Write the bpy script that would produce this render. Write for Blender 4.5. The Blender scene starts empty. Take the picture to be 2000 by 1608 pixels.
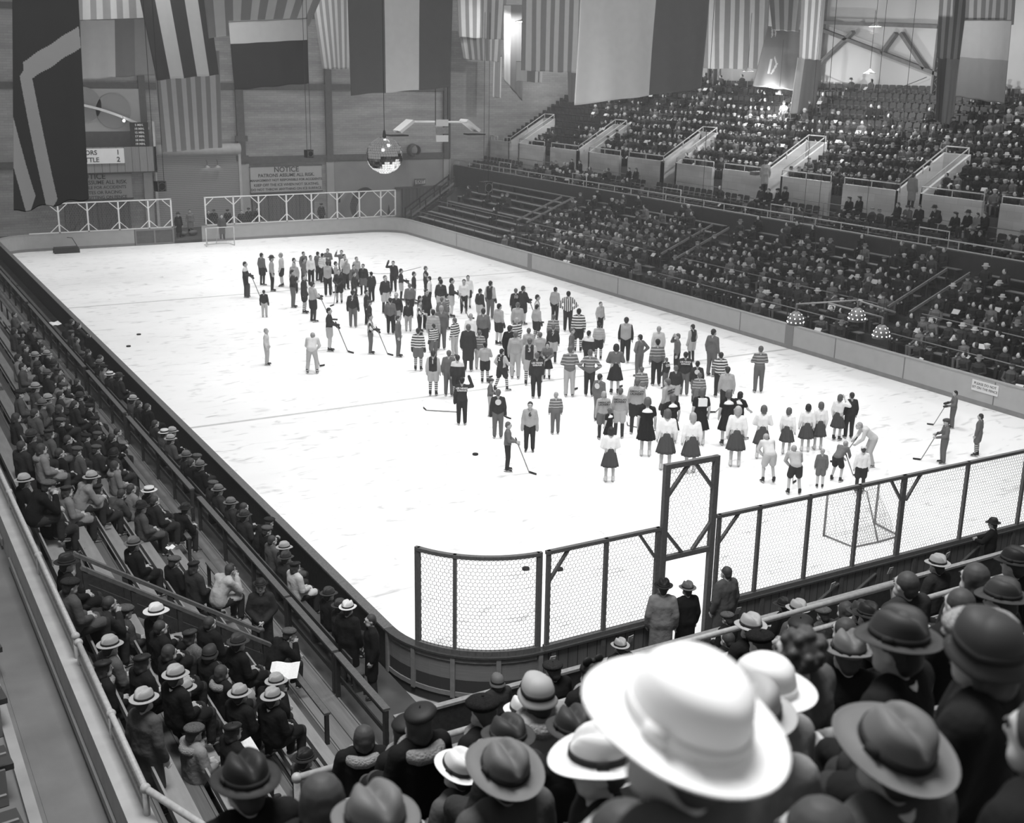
import bpy, bmesh, math, random
from mathutils import Vector, Matrix, Euler
random.seed(7)
PI = math.pi
C = bpy.context.scene.collection
SC = bpy.context.scene

# ------------------------------------------------------------------ materials
MATS = {}
def new_mat(name):
    m = bpy.data.materials.new(name); m.use_nodes = True
    nt = m.node_tree; b = nt.nodes['Principled BSDF']
    b.inputs['Roughness'].default_value = .75
    b.inputs['Specular IOR Level'].default_value = .25
    return m, nt, b
def N(nt, t, **kw):
    n = nt.nodes.new(t)
    for k, v in kw.items(): setattr(n, k, v)
    return n
def math_node(nt, op, a, b=None, c=None):
    n = N(nt, 'ShaderNodeMath', operation=op)
    for i, v in enumerate((a, b, c)):
        if v is None: continue
        if isinstance(v, (int, float)): n.inputs[i].default_value = v
        else: nt.links.new(v, n.inputs[i])
    return n.outputs[0]
def mix_val(nt, f, a, b):
    n = N(nt, 'ShaderNodeMix', data_type='RGBA')
    for s, v in ((n.inputs[0], f), (n.inputs[6], a), (n.inputs[7], b)):
        if isinstance(v, (int, float)):
            if s.type == 'VALUE': s.default_value = v
            else: s.default_value = (v, v, v, 1)
        else: nt.links.new(v, s)
    return n.outputs[2]
def mat(name, v, rough=.75, noise=0., nscale=6., metal=0., emit=0., spec=.25, bump=0., stretch=None):
    """A grey surface with an optional mottled grain of its own."""
    if name in MATS: return MATS[name]
    m, nt, b = new_mat(name)
    b.inputs['Base Color'].default_value = (v, v, v, 1)
    b.inputs['Roughness'].default_value = rough
    b.inputs['Metallic'].default_value = metal
    b.inputs['Specular IOR Level'].default_value = spec
    if emit:
        b.inputs['Emission Color'].default_value = (1, 1, 1, 1); b.inputs['Emission Strength'].default_value = emit
    if noise:
        tc = N(nt, 'ShaderNodeTexCoord'); src = tc.outputs['Object']
        if stretch:
            mp = N(nt, 'ShaderNodeMapping'); mp.inputs['Scale'].default_value = stretch
            nt.links.new(src, mp.inputs[0]); src = mp.outputs[0]
        t = N(nt, 'ShaderNodeTexNoise'); t.inputs['Scale'].default_value = nscale; t.inputs['Detail'].default_value = 5
        nt.links.new(src, t.inputs['Vector'])
        nt.links.new(mix_val(nt, t.outputs[0], v * (1 - noise), min(1, v * (1 + noise))), b.inputs['Base Color'])
        if bump:
            bp = N(nt, 'ShaderNodeBump'); bp.inputs['Strength'].default_value = bump; bp.inputs['Distance'].default_value = .02
            nt.links.new(t.outputs[0], bp.inputs['Height']); nt.links.new(bp.outputs[0], b.inputs['Normal'])
    MATS[name] = m
    return m
def cloth(pat):
    """Cloth whose colour is each object's own colour; PAT adds a woven or knitted pattern."""
    key = 'cloth_' + pat
    if key in MATS: return MATS[key]
    m, nt, b = new_mat(key)
    b.inputs['Roughness'].default_value = .9; b.inputs['Specular IOR Level'].default_value = .12
    oi = N(nt, 'ShaderNodeObjectInfo'); col = oi.outputs['Color']
    tc = N(nt, 'ShaderNodeTexCoord'); sp = N(nt, 'ShaderNodeSeparateXYZ')
    nt.links.new(tc.outputs['Object'], sp.inputs[0]); X, Y, Z = sp.outputs
    def stripes(s, period, duty=.5):
        return math_node(nt, 'LESS_THAN', math_node(nt, 'FRACT', math_node(nt, 'DIVIDE', s, period)), duty)
    if pat == 'hstripe': col = mix_val(nt, stripes(Z, .105), .035, .62)
    elif pat == 'hband':
        f = math_node(nt, 'MULTIPLY', stripes(Z, .11, .3), math_node(nt, 'GREATER_THAN', Z, 1.02)); col = mix_val(nt, f, col, .42)
    elif pat == 'vstripe': col = mix_val(nt, stripes(math_node(nt, 'ADD', X, .52), .08), .03, .62)
    elif pat == 'vest': col = mix_val(nt, math_node(nt, 'GREATER_THAN', math_node(nt, 'ABSOLUTE', X), .15), col, .42)
    elif pat == 'yoke': col = mix_val(nt, math_node(nt, 'GREATER_THAN', Z, 1.27), col, .6)
    elif pat == 'cuffs': col = mix_val(nt, math_node(nt, 'GREATER_THAN', math_node(nt, 'ABSOLUTE', X), .19), col, .03)
    elif pat == 'sock': col = mix_val(nt, stripes(Z, .075), .04, .6)
    elif pat == 'tweed':
        t = N(nt, 'ShaderNodeTexNoise'); t.inputs['Scale'].default_value = 160; nt.links.new(tc.outputs['Object'], t.inputs['Vector'])
        mul = N(nt, 'ShaderNodeMix', data_type='RGBA', blend_type='MULTIPLY'); mul.inputs[0].default_value = .8
        cr = N(nt, 'ShaderNodeValToRGB'); cr.color_ramp.elements[0].position = .35; cr.color_ramp.elements[1].position = .6
        nt.links.new(t.outputs[0], cr.inputs[0]); nt.links.new(col, mul.inputs[6]); nt.links.new(cr.outputs[0], mul.inputs[7]); col = mul.outputs[2]
    elif pat == 'fur':
        t = N(nt, 'ShaderNodeTexNoise'); t.inputs['Scale'].default_value = 60; t.inputs['Detail'].default_value = 6; nt.links.new(tc.outputs['Object'], t.inputs['Vector'])
        bp = N(nt, 'ShaderNodeBump'); bp.inputs['Strength'].default_value = 1; bp.inputs['Distance'].default_value = .03
        nt.links.new(t.outputs[0], bp.inputs['Height']); nt.links.new(bp.outputs[0], b.inputs['Normal'])
    nt.links.new(col, b.inputs['Base Color'])
    if pat in ('plain', 'tweed', 'hband', 'vest'):
        t = N(nt, 'ShaderNodeTexNoise'); t.inputs['Scale'].default_value = 9; nt.links.new(tc.outputs['Object'], t.inputs['Vector'])
        bp = N(nt, 'ShaderNodeBump'); bp.inputs['Strength'].default_value = .6; bp.inputs['Distance'].default_value = .03
        nt.links.new(t.outputs[0], bp.inputs['Height']); nt.links.new(bp.outputs[0], b.inputs['Normal'])
    MATS[key] = m
    return m
def obj_grey(name='tinted', rough=.6):
    key = name
    if key in MATS: return MATS[key]
    m, nt, b = new_mat(key); b.inputs['Roughness'].default_value = rough
    oi = N(nt, 'ShaderNodeObjectInfo'); nt.links.new(oi.outputs['Color'], b.inputs['Base Color'])
    MATS[key] = m
    return m
def brick_mat(name, a, b_, mortar, w, h, rough=.9, vscale=1.):
    if name in MATS: return MATS[name]
    m, nt, b = new_mat(name); b.inputs['Roughness'].default_value = rough
    tc = N(nt, 'ShaderNodeTexCoord'); sp = N(nt, 'ShaderNodeSeparateXYZ'); cb = N(nt, 'ShaderNodeCombineXYZ')
    nt.links.new(tc.outputs['Object'], sp.inputs[0])
    nt.links.new(math_node(nt, 'ADD', sp.outputs[0], sp.outputs[1]), cb.inputs[0]); nt.links.new(sp.outputs[2], cb.inputs[1])
    br = N(nt, 'ShaderNodeTexBrick'); br.inputs['Scale'].default_value = 1
    br.inputs['Brick Width'].default_value = w; br.inputs['Row Height'].default_value = h; br.inputs['Mortar Size'].default_value = .012
    for k, v in (('Color1', a), ('Color2', b_), ('Mortar', mortar)): br.inputs[k].default_value = (v, v, v, 1)
    nt.links.new(cb.outputs[0], br.inputs['Vector'])
    t = N(nt, 'ShaderNodeTexNoise'); t.inputs['Scale'].default_value = .5; t.inputs['Detail'].default_value = 6
    mp = N(nt, 'ShaderNodeMapping'); mp.inputs['Scale'].default_value = (.35, .35, 3)
    nt.links.new(tc.outputs['Object'], mp.inputs[0]); nt.links.new(mp.outputs[0], t.inputs['Vector'])
    f = math_node(nt, 'MULTIPLY_ADD', t.outputs[0], 1.0, .5)
    mul = N(nt, 'ShaderNodeMix', data_type='RGBA', blend_type='MULTIPLY'); mul.inputs[0].default_value = 1
    nt.links.new(br.outputs[0], mul.inputs[6]); nt.links.new(f, mul.inputs[7]); nt.links.new(mul.outputs[2], b.inputs['Base Color'])
    MATS[name] = m
    return m
def plank_mat(name, v, axis, period, var=.25, gap=.06):
    """Boards laid side by side along AXIS (0 x, 1 y, 2 z) with dark joints and grain."""
    if name in MATS: return MATS[name]
    m, nt, b = new_mat(name); b.inputs['Roughness'].default_value = .7
    tc = N(nt, 'ShaderNodeTexCoord'); sp = N(nt, 'ShaderNodeSeparateXYZ'); nt.links.new(tc.outputs['Object'], sp.inputs[0])
    q = math_node(nt, 'DIVIDE', sp.outputs[axis], period)
    joint = math_node(nt, 'LESS_THAN', math_node(nt, 'FRACT', q), gap)
    wn = N(nt, 'ShaderNodeTexWhiteNoise', noise_dimensions='1D'); nt.links.new(math_node(nt, 'FLOOR', q), wn.inputs['W'])
    t = N(nt, 'ShaderNodeTexNoise'); t.inputs['Scale'].default_value = 3; t.inputs['Detail'].default_value = 6
    mp = N(nt, 'ShaderNodeMapping'); s = [.6, .6, .6]; s[axis] = 12; mp.inputs['Scale'].default_value = s
    nt.links.new(tc.outputs['Object'], mp.inputs[0]); nt.links.new(mp.outputs[0], t.inputs['Vector'])
    k = math_node(nt, 'ADD', math_node(nt, 'MULTIPLY', wn.outputs[0], var), math_node(nt, 'MULTIPLY', t.outputs[0], .5))
    k = math_node(nt, 'MULTIPLY', math_node(nt, 'ADD', k, .65), v)
    nt.links.new(mix_val(nt, joint, k, v * .25), b.inputs['Base Color'])
    MATS[name] = m
    return m

# ------------------------------------------------------------------ mesh building
class MB:
    """Collects shapes and links them as ONE mesh object."""
    def __init__(s): s.v = []; s.f = []; s.mi = []; s.k = 0
    def add(s, vs, fs, mi=None):
        b = len(s.v); s.v += [tuple(v) for v in vs]; s.f += [tuple(b + i for i in f) for f in fs]
        s.mi += [s.k if mi is None else mi] * len(fs); return s
    def box(s, c, d, M=None, mi=None):
        x, y, z = d[0] / 2, d[1] / 2, d[2] / 2
        vs = [Vector((a, b, e)) for a in (-x, x) for b in (-y, y) for e in (-z, z)]
        if M is not None: vs = [M @ v for v in vs]
        vs = [v + Vector(c) for v in vs]
        return s.add(vs, [(0, 1, 3, 2), (4, 6, 7, 5), (0, 4, 5, 1), (2, 3, 7, 6), (0, 2, 6, 4), (1, 5, 7, 3)], mi)
    def span(s, a, b, mi=None):
        c = [(i + j) / 2 for i, j in zip(a, b)]; d = [abs(i - j) for i, j in zip(a, b)]
        return s.box(c, d, None, mi)
    def bar(s, p, q, w, h, up=(0, 0, 1), mi=None):
        p, q = Vector(p), Vector(q); d = (q - p); L = d.length; d.normalize()
        u = Vector(up); sx = d.cross(u)
        if sx.length < 1e-4: sx = d.cross(Vector((1, 0, 0)))
        sx.normalize(); sz = sx.cross(d)
        M = Matrix((sx, d, sz)).transposed()
        return s.box((p + q) / 2, (w, L, h), M, mi)
    def tube(s, pts, r, n=8, cap=True, mi=None):
        pts = [Vector(p) for p in pts]; rs = r if isinstance(r, (list, tuple)) else [r] * len(pts)
        vs, fs = [], []; prev = None
        for i, p in enumerate(pts):
            d = (pts[min(i + 1, len(pts) - 1)] - pts[max(i - 1, 0)]).normalized()
            if prev is None:
                a = d.cross(Vector((0, 0, 1)))
                if a.length < 1e-3: a = d.cross(Vector((1, 0, 0)))
            else: a = prev - d * prev.dot(d)
            a.normalize(); b = d.cross(a); prev = a
            for j in range(n):
                t = 2 * PI * j / n; vs.append(p + (a * math.cos(t) + b * math.sin(t)) * rs[i])
        for i in range(len(pts) - 1):
            for j in range(n):
                k = (j + 1) % n; fs.append((i * n + j, i * n + k, (i + 1) * n + k, (i + 1) * n + j))
        if cap: fs += [tuple(range(n - 1, -1, -1)), tuple((len(pts) - 1) * n + j for j in range(n))]
        return s.add(vs, fs, mi)
    def lathe(s, prof, n=24, c=(0, 0, 0), sx=1, sy=1, fn=None, mi=None, closed=False):
        """Surface of revolution of (radius, z) pairs about z; FN may bend each point."""
        vs, fs = [], []
        for r, z in prof:
            for j in range(n):
                t = 2 * PI * j / n; v = Vector((r * math.cos(t) * sx, r * math.sin(t) * sy, z))
                if fn: v = fn(v)
                vs.append(v + Vector(c))
        m = len(prof)
        for i in range(m - 1 + (1 if closed else 0)):
            a, b = i, (i + 1) % m
            for j in range(n):
                k = (j + 1) % n; fs.append((a * n + j, a * n + k, b * n + k, b * n + j))
        if not closed:
            if prof[0][0] > 1e-5: fs.append(tuple(range(n - 1, -1, -1)))
            if prof[-1][0] > 1e-5: fs.append(tuple((m - 1) * n + j for j in range(n)))
        return s.add(vs, fs, mi)
    def ball(s, c, r, n=10, sc=(1, 1, 1), mi=None):
        prof = [(max(r * math.sin(PI * i / n), 1e-4), -r * math.cos(PI * i / n)) for i in range(n + 1)]
        return s.lathe(prof, n + 2, c, fn=lambda v: Vector((v.x * sc[0], v.y * sc[1], v.z * sc[2])), mi=mi)
    def poly(s, pts, th, mi=None):
        """Flat outline PTS given thickness vector TH."""
        n = len(pts); th = Vector(th); a = [Vector(p) for p in pts]
        return s.add(a + [p + th for p in a], [tuple(range(n - 1, -1, -1)), tuple(range(n, 2 * n))] + [(i, (i + 1) % n, n + (i + 1) % n, n + i) for i in range(n)], mi)
    def mesh(s, name, mats, smooth=False):
        me = bpy.data.meshes.new(name); me.from_pydata(s.v, [], s.f); me.validate()
        for m in (mats if isinstance(mats, (list, tuple)) else [mats]): me.materials.append(m)
        if len(me.polygons) == len(s.mi): me.polygons.foreach_set('material_index', s.mi)
        bm = bmesh.new(); bm.from_mesh(me); bmesh.ops.recalc_face_normals(bm, faces=bm.faces); bm.to_mesh(me); bm.free()
        if smooth: me.polygons.foreach_set('use_smooth', [True] * len(me.polygons))
        me.update()
        return me
    def build(s, name, mats, parent=None, smooth=False, loc=None):
        o = bpy.data.objects.new(name, s.mesh(name, mats, smooth)); C.objects.link(o)
        if parent is not None: o.parent = parent
        if loc is not None: o.location = loc
        return o
def tag(o, label=None, cat=None, group=None, kind=None):
    for k, v in (('label', label), ('category', cat), ('group', group), ('kind', kind)):
        if v: o[k] = v
    return o
def thing(name, label, cat, loc=(0, 0, 0), rz=0, group=None, sc=1):
    o = bpy.data.objects.new(name, None); C.objects.link(o); o.empty_display_size = .1
    o.location = loc; o.rotation_euler = (0, 0, rz); o.scale = (sc, sc, sc)
    return tag(o, label, cat, group)
def part(name, me, parent, loc=(0, 0, 0), col=None, rot=None):
    o = bpy.data.objects.new(name, me); C.objects.link(o); o.parent = parent; o.location = loc
    if rot: o.rotation_euler = rot
    if col is not None: o.color = (col, col, col, 1)
    return o
def copy_tree(o, parent=None):
    c = o.copy(); C.objects.link(c); c.parent = parent
    for ch in o.children: copy_tree(ch, c)
    return c
def text_mesh(s, size, extrude=.006, mat_=None, align='CENTER', bold=.0):
    cu = bpy.data.curves.new('lettering', 'FONT'); cu.body = s; cu.size = size; cu.extrude = extrude; cu.align_x = align; cu.align_y = 'CENTER'
    cu.offset = bold; cu.resolution_u = 3
    o = bpy.data.objects.new('lettering', cu); C.objects.link(o)
    dg = bpy.context.evaluated_depsgraph_get(); dg.update()
    me = bpy.data.meshes.new_from_object(o.evaluated_get(dg)); C.objects.unlink(o); bpy.data.objects.remove(o)
    me.materials.clear(); me.materials.append(mat_); me.name = 'lettering'
    return me
def remeshed(name, caps, voxel, mats, smooth_it=4, dec=None):
    """One closed surface around tapered capsules (p, q, r0, r1) and balls (p, r): a body or a garment."""
    b = MB()
    for c in caps:
        if len(c) == 2: b.ball(c[0], c[1], 8)
        elif len(c) == 3: b.ball(c[0], c[1], 8, c[2])
        else:
            p, q = Vector(c[0]), Vector(c[1]); b.tube([p, q], [c[2], c[3]], 10); b.ball(p, c[2], 8); b.ball(q, c[3], 8)
    o = b.build(name, mats)
    m = o.modifiers.new('r', 'REMESH'); m.mode = 'VOXEL'; m.voxel_size = voxel; m.use_smooth_shade = True
    m = o.modifiers.new('s', 'SMOOTH'); m.factor = .5; m.iterations = smooth_it
    if dec:
        m = o.modifiers.new('d', 'DECIMATE'); m.ratio = dec
    dg = bpy.context.evaluated_depsgraph_get(); dg.update()
    me = bpy.data.meshes.new_from_object(o.evaluated_get(dg)); me.name = name
    old = o.data; C.objects.unlink(o); bpy.data.objects.remove(o); bpy.data.meshes.remove(old)
    return me
ICE_E, NEAR_FILL_E, PEND_E, WORLD, HAZE, FSTOP, EXPO = 7000, 7000, 750, .3, .0009, 2.6, 0
CAM = {'loc': (-8.515, -17.263, 11.6), 'r': (0.869265, -0.494099, 0.015624), 'u': (0.125369, 0.250913, 0.959857), 'f': (0.478184, 0.832412, -0.280055), 'focal': 2315.1}
FLAGS = [
('big dark flag with pale cross bars hanging close at the upper left', (-6.54, -3.0, 12.32), (-5.87, -3.0, 12.35), (-5.94, -3.0, 10.07), (-6.75, -3.0, 9.95), [(0.03, 1)], True, 0.1, 0, ((0.17, 0.37, 0.5, 0.985, 0.075, 0.2), (0.17, 0.37, 0.97, 0.23, 0.05, 0.2), (-0.05, 0.62, 0.22, 0.97, 0.07, 0.2)), (150, 190)),
('faded striped flag at the top left, partly behind the dark cross flag', (5.72, 60.0, 15.8), (10.63, 60.0, 16.01), (10.71, 60.0, 13.46), (5.51, 60.0, 12.68), [(0.17, 1), (0.34, 1), (0.17, 1), (0.34, 1), (0.17, 1), (0.34, 1), (0.17, 1), (0.34, 1), (0.17, 1), (0.34, 1), (0.17, 1), (0.34, 1), (0.17, 1)], True, 0.16, 1, (), (56, 40)),
('grey banded flag with folds beside the dark cross flag', (4.67, 54.0, 13.62), (8.68, 54.0, 13.88), (8.53, 54.0, 10.79), (4.46, 54.0, 10.48), [(0.3, 3.2), (0.1, 1.9), (0.15, 1.8)], True, 0.16, 2, (), (56, 40)),
('flag of bold black and pale stripes near the top left', (6.74, 49.0, 15.21), (10.38, 49.0, 15.37), (10.8, 49.0, 10.88), (7.42, 49.0, 10.56), [(0.025, 1.1), (0.36, 1.1), (0.025, 1.1), (0.36, 1), (0.025, 0.8)], True, 0.1, 3, (), (56, 40)),
('long striped flag hanging low in front of the far wall', (9.45, 58.0, 12.1), (13.5, 58.0, 12.18), (13.38, 58.0, 6.38), (9.67, 58.0, 6.14), [(0.13, 1), (0.28, 1), (0.13, 1), (0.28, 1), (0.13, 1), (0.28, 1), (0.13, 1), (0.28, 1), (0.13, 1), (0.28, 1), (0.13, 1), (0.28, 1), (0.13, 1)], True, 0.12, 4, (), (56, 40)),
('wide striped flag across the top left, above the black flag', (8.76, 44.0, 15.19), (15.28, 44.0, 15.48), (14.2, 44.0, 13.43), (8.92, 44.0, 12.67), [(0.17, 1), (0.38, 1), (0.17, 1), (0.38, 1), (0.17, 1), (0.38, 1), (0.17, 1), (0.38, 1), (0.17, 1), (0.38, 1), (0.17, 1), (0.38, 1), (0.17, 1)], True, 0.2, 5, (), (56, 40)),
('pale and black flag in two flat bands near the top', (8.75, 40.0, 13.38), (12.63, 40.0, 13.64), (12.6, 40.0, 10.62), (8.88, 40.0, 10.28), [(0.34, 1), (0.02, 2.1)], False, 0.06, 6, (), (56, 40)),
('narrow striped flag behind, left of the big three band flag', (20.28, 60.0, 16.13), (23.27, 60.0, 16.25), (23.01, 60.0, 11.22), (20.97, 60.0, 11.19), [(0.16, 1), (0.34, 1), (0.16, 1), (0.34, 1), (0.16, 1), (0.34, 1), (0.16, 1), (0.34, 1), (0.16, 1), (0.34, 1), (0.16, 1), (0.34, 1), (0.16, 1)], True, 0.1, 7, (), (56, 40)),
('big flag of three upright bands, dark, white and dark', (12.29, 34.0, 14.78), (17.44, 34.0, 15.0), (17.32, 34.0, 10.58), (12.35, 34.0, 10.22), [(0.085, 1.02), (0.5, 1.05), (0.085, 1)], True, 0.13, 8, (), (56, 40)),
('upper small striped flag of the two right of the three band flag', (32.97, 64.0, 16.48), (37.15, 64.0, 16.65), (36.94, 64.0, 13.45), (33.14, 64.0, 13.58), [(0.17, 1), (0.42, 1), (0.17, 1), (0.42, 1), (0.17, 1), (0.42, 1), (0.17, 1), (0.42, 1), (0.17, 1), (0.42, 1), (0.17, 1), (0.42, 1), (0.17, 1)], True, 0.12, 9, (), (56, 40)),
('lower small striped flag of the two right of the three band flag', (33.91, 65.5, 14.05), (37.59, 65.5, 13.93), (37.44, 65.5, 11.87), (34.31, 65.5, 12.04), [(0.2, 1), (0.46, 1), (0.2, 1), (0.46, 1), (0.2, 1), (0.46, 1), (0.2, 1), (0.46, 1), (0.2, 1), (0.46, 1), (0.2, 1), (0.46, 1), (0.2, 1)], True, 0.12, 10, (), (56, 40)),
('long narrow flag of pale and dark bands behind the striped flags', (35.78, 62.0, 15.82), (37.5, 62.0, 15.88), (37.47, 62.0, 9.06), (35.86, 62.0, 10.59), [(0.36, 1), (0.12, 2)], True, 0.1, 11, (), (56, 40)),
('large striped flag left of the great white flag', (30.36, 50.0, 16.27), (34.87, 50.0, 16.47), (34.84, 50.0, 11.21), (30.39, 50.0, 11.32), [(0.19, 1), (0.44, 1), (0.19, 1), (0.44, 1), (0.19, 1), (0.44, 1), (0.19, 1), (0.44, 1), (0.19, 1), (0.44, 1), (0.19, 1), (0.44, 1), (0.19, 1)], True, 0.14, 12, (), (56, 40)),
('short flag with rayed corner below the large striped flag', (35.74, 60.0, 11.91), (37.97, 60.0, 11.94), (37.93, 60.0, 10.43), (35.76, 60.0, 10.56), [(0.36, 2), (0.14, 1.6), (0.5, 0.5), (0.2, 0.3), (0.5, 0.5)], True, 0.1, 13, (), (56, 40)),
('dark narrow flag beside the great white flag', (35.06, 52.0, 11.93), (36.1, 52.0, 11.95), (35.96, 52.0, 9.31), (35.23, 52.0, 9.31), [(0.13, 1)], True, 0.1, 14, (), (56, 40)),
('folded pale pennant hanging against the far wall', (37.17, 66.0, 12.28), (37.89, 66.0, 12.29), (37.85, 66.0, 9.16), (37.12, 66.0, 9.24), [(0.6, 0.25), (0.25, 1), (0.6, 0.2)], True, 0.2, 15, (), (56, 40)),
('great flag half white and half grey with deep folds', (21.16, 29.0, 15.05), (28.33, 29.0, 15.36), (28.18, 29.0, 10.7), (21.03, 29.0, 9.94), [(0.62, 1.38), (0.13, 1)], True, 0.16, 16, (), (80, 50)),
('large striped flag right of the great white flag', (40.5, 44.87, 16.48), (45.81, 44.87, 16.71), (46.05, 44.87, 11.65), (40.8, 44.87, 11.62), [(0.19, 1), (0.46, 1), (0.19, 1), (0.46, 1), (0.19, 1), (0.46, 1), (0.19, 1), (0.46, 1), (0.19, 1), (0.46, 1), (0.19, 1), (0.46, 1), (0.19, 1)], True, 0.13, 17, (), (56, 40)),
('small striped flag top right above the grey emblem flag', (40.96, 39.49, 16.12), (43.83, 39.49, 16.24), (43.61, 39.49, 13.84), (41.5, 39.49, 13.9), [(0.2, 1), (0.48, 1), (0.2, 1), (0.48, 1), (0.2, 1), (0.48, 1), (0.2, 1)], True, 0.1, 18, (), (56, 40)),
('grey flag with a pale shield emblem', (41.99, 40.43, 14.11), (44.97, 40.43, 13.95), (45.03, 40.43, 10.36), (41.12, 40.43, 10.65), [(0.14, 1)], True, 0.1, 19, ((0.26, 0.55, 0.26, 0.75, 0.03, 0.38), (0.33, 0.5, 0.4, 0.6, 0.02, 0.38), (0.4, 0.6, 0.33, 0.75, 0.02, 0.38), (0.12, 0.02, 0.16, 0.14, 0.02, 0.45), (0.2, 0.02, 0.24, 0.12, 0.02, 0.45)), (56, 40)),
('narrow striped flag beside the roof bracing', (40.62, 36.25, 15.97), (42.47, 36.25, 16.05), (42.46, 36.25, 12.18), (40.8, 36.25, 12.27), [(0.2, 1), (0.46, 1), (0.2, 1), (0.46, 1), (0.2, 1), (0.46, 1), (0.2, 1)], True, 0.08, 20, (), (56, 40)),
('long pale and dark banded flag below the narrow striped flag', (42.87, 38.6, 12.35), (44.78, 38.6, 12.21), (44.58, 38.6, 8.98), (42.58, 38.6, 9.09), [(0.34, 1), (0.12, 2.3)], True, 0.1, 21, (), (56, 40)),
('striped flag hanging by the big right column', (40.77, 26.52, 15.56), (42.76, 26.52, 15.64), (42.79, 26.52, 12.27), (41.02, 26.52, 12.3), [(0.17, 1), (0.4, 1), (0.17, 1), (0.4, 1), (0.17, 1), (0.4, 1), (0.17, 1)], True, 0.1, 22, (), (56, 40)),
('twisted dark and pale flag hanging low by the big right column', (41.93, 27.2, 12.36), (43.7, 27.2, 12.34), (43.52, 27.2, 8.91), (42.22, 27.2, 9.24), [(0.08, 0.8), (0.3, 1.3)], True, 0.35, 23, (), (56, 40)),
('large plain grey flag of two flat bands at the far right', (40.48, 24.54, 14.06), (43.88, 24.54, 14.16), (44.14, 24.54, 10.13), (40.45, 24.54, 10.47), [(0.26, 1.05), (0.16, 1.2)], False, 0.1, 24, (), (56, 40)),
('striped flag at the top right corner', (41.54, 25.58, 15.79), (45.19, 25.58, 15.95), (45.38, 25.58, 14.03), (41.73, 25.58, 13.92), [(0.13, 1), (0.3, 1), (0.13, 1), (0.3, 1), (0.13, 1), (0.3, 1), (0.13, 1), (0.3, 1), (0.13, 1), (0.3, 1), (0.13, 1), (0.3, 1), (0.13, 1)], True, 0.1, 25, (), (56, 40))]
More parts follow.
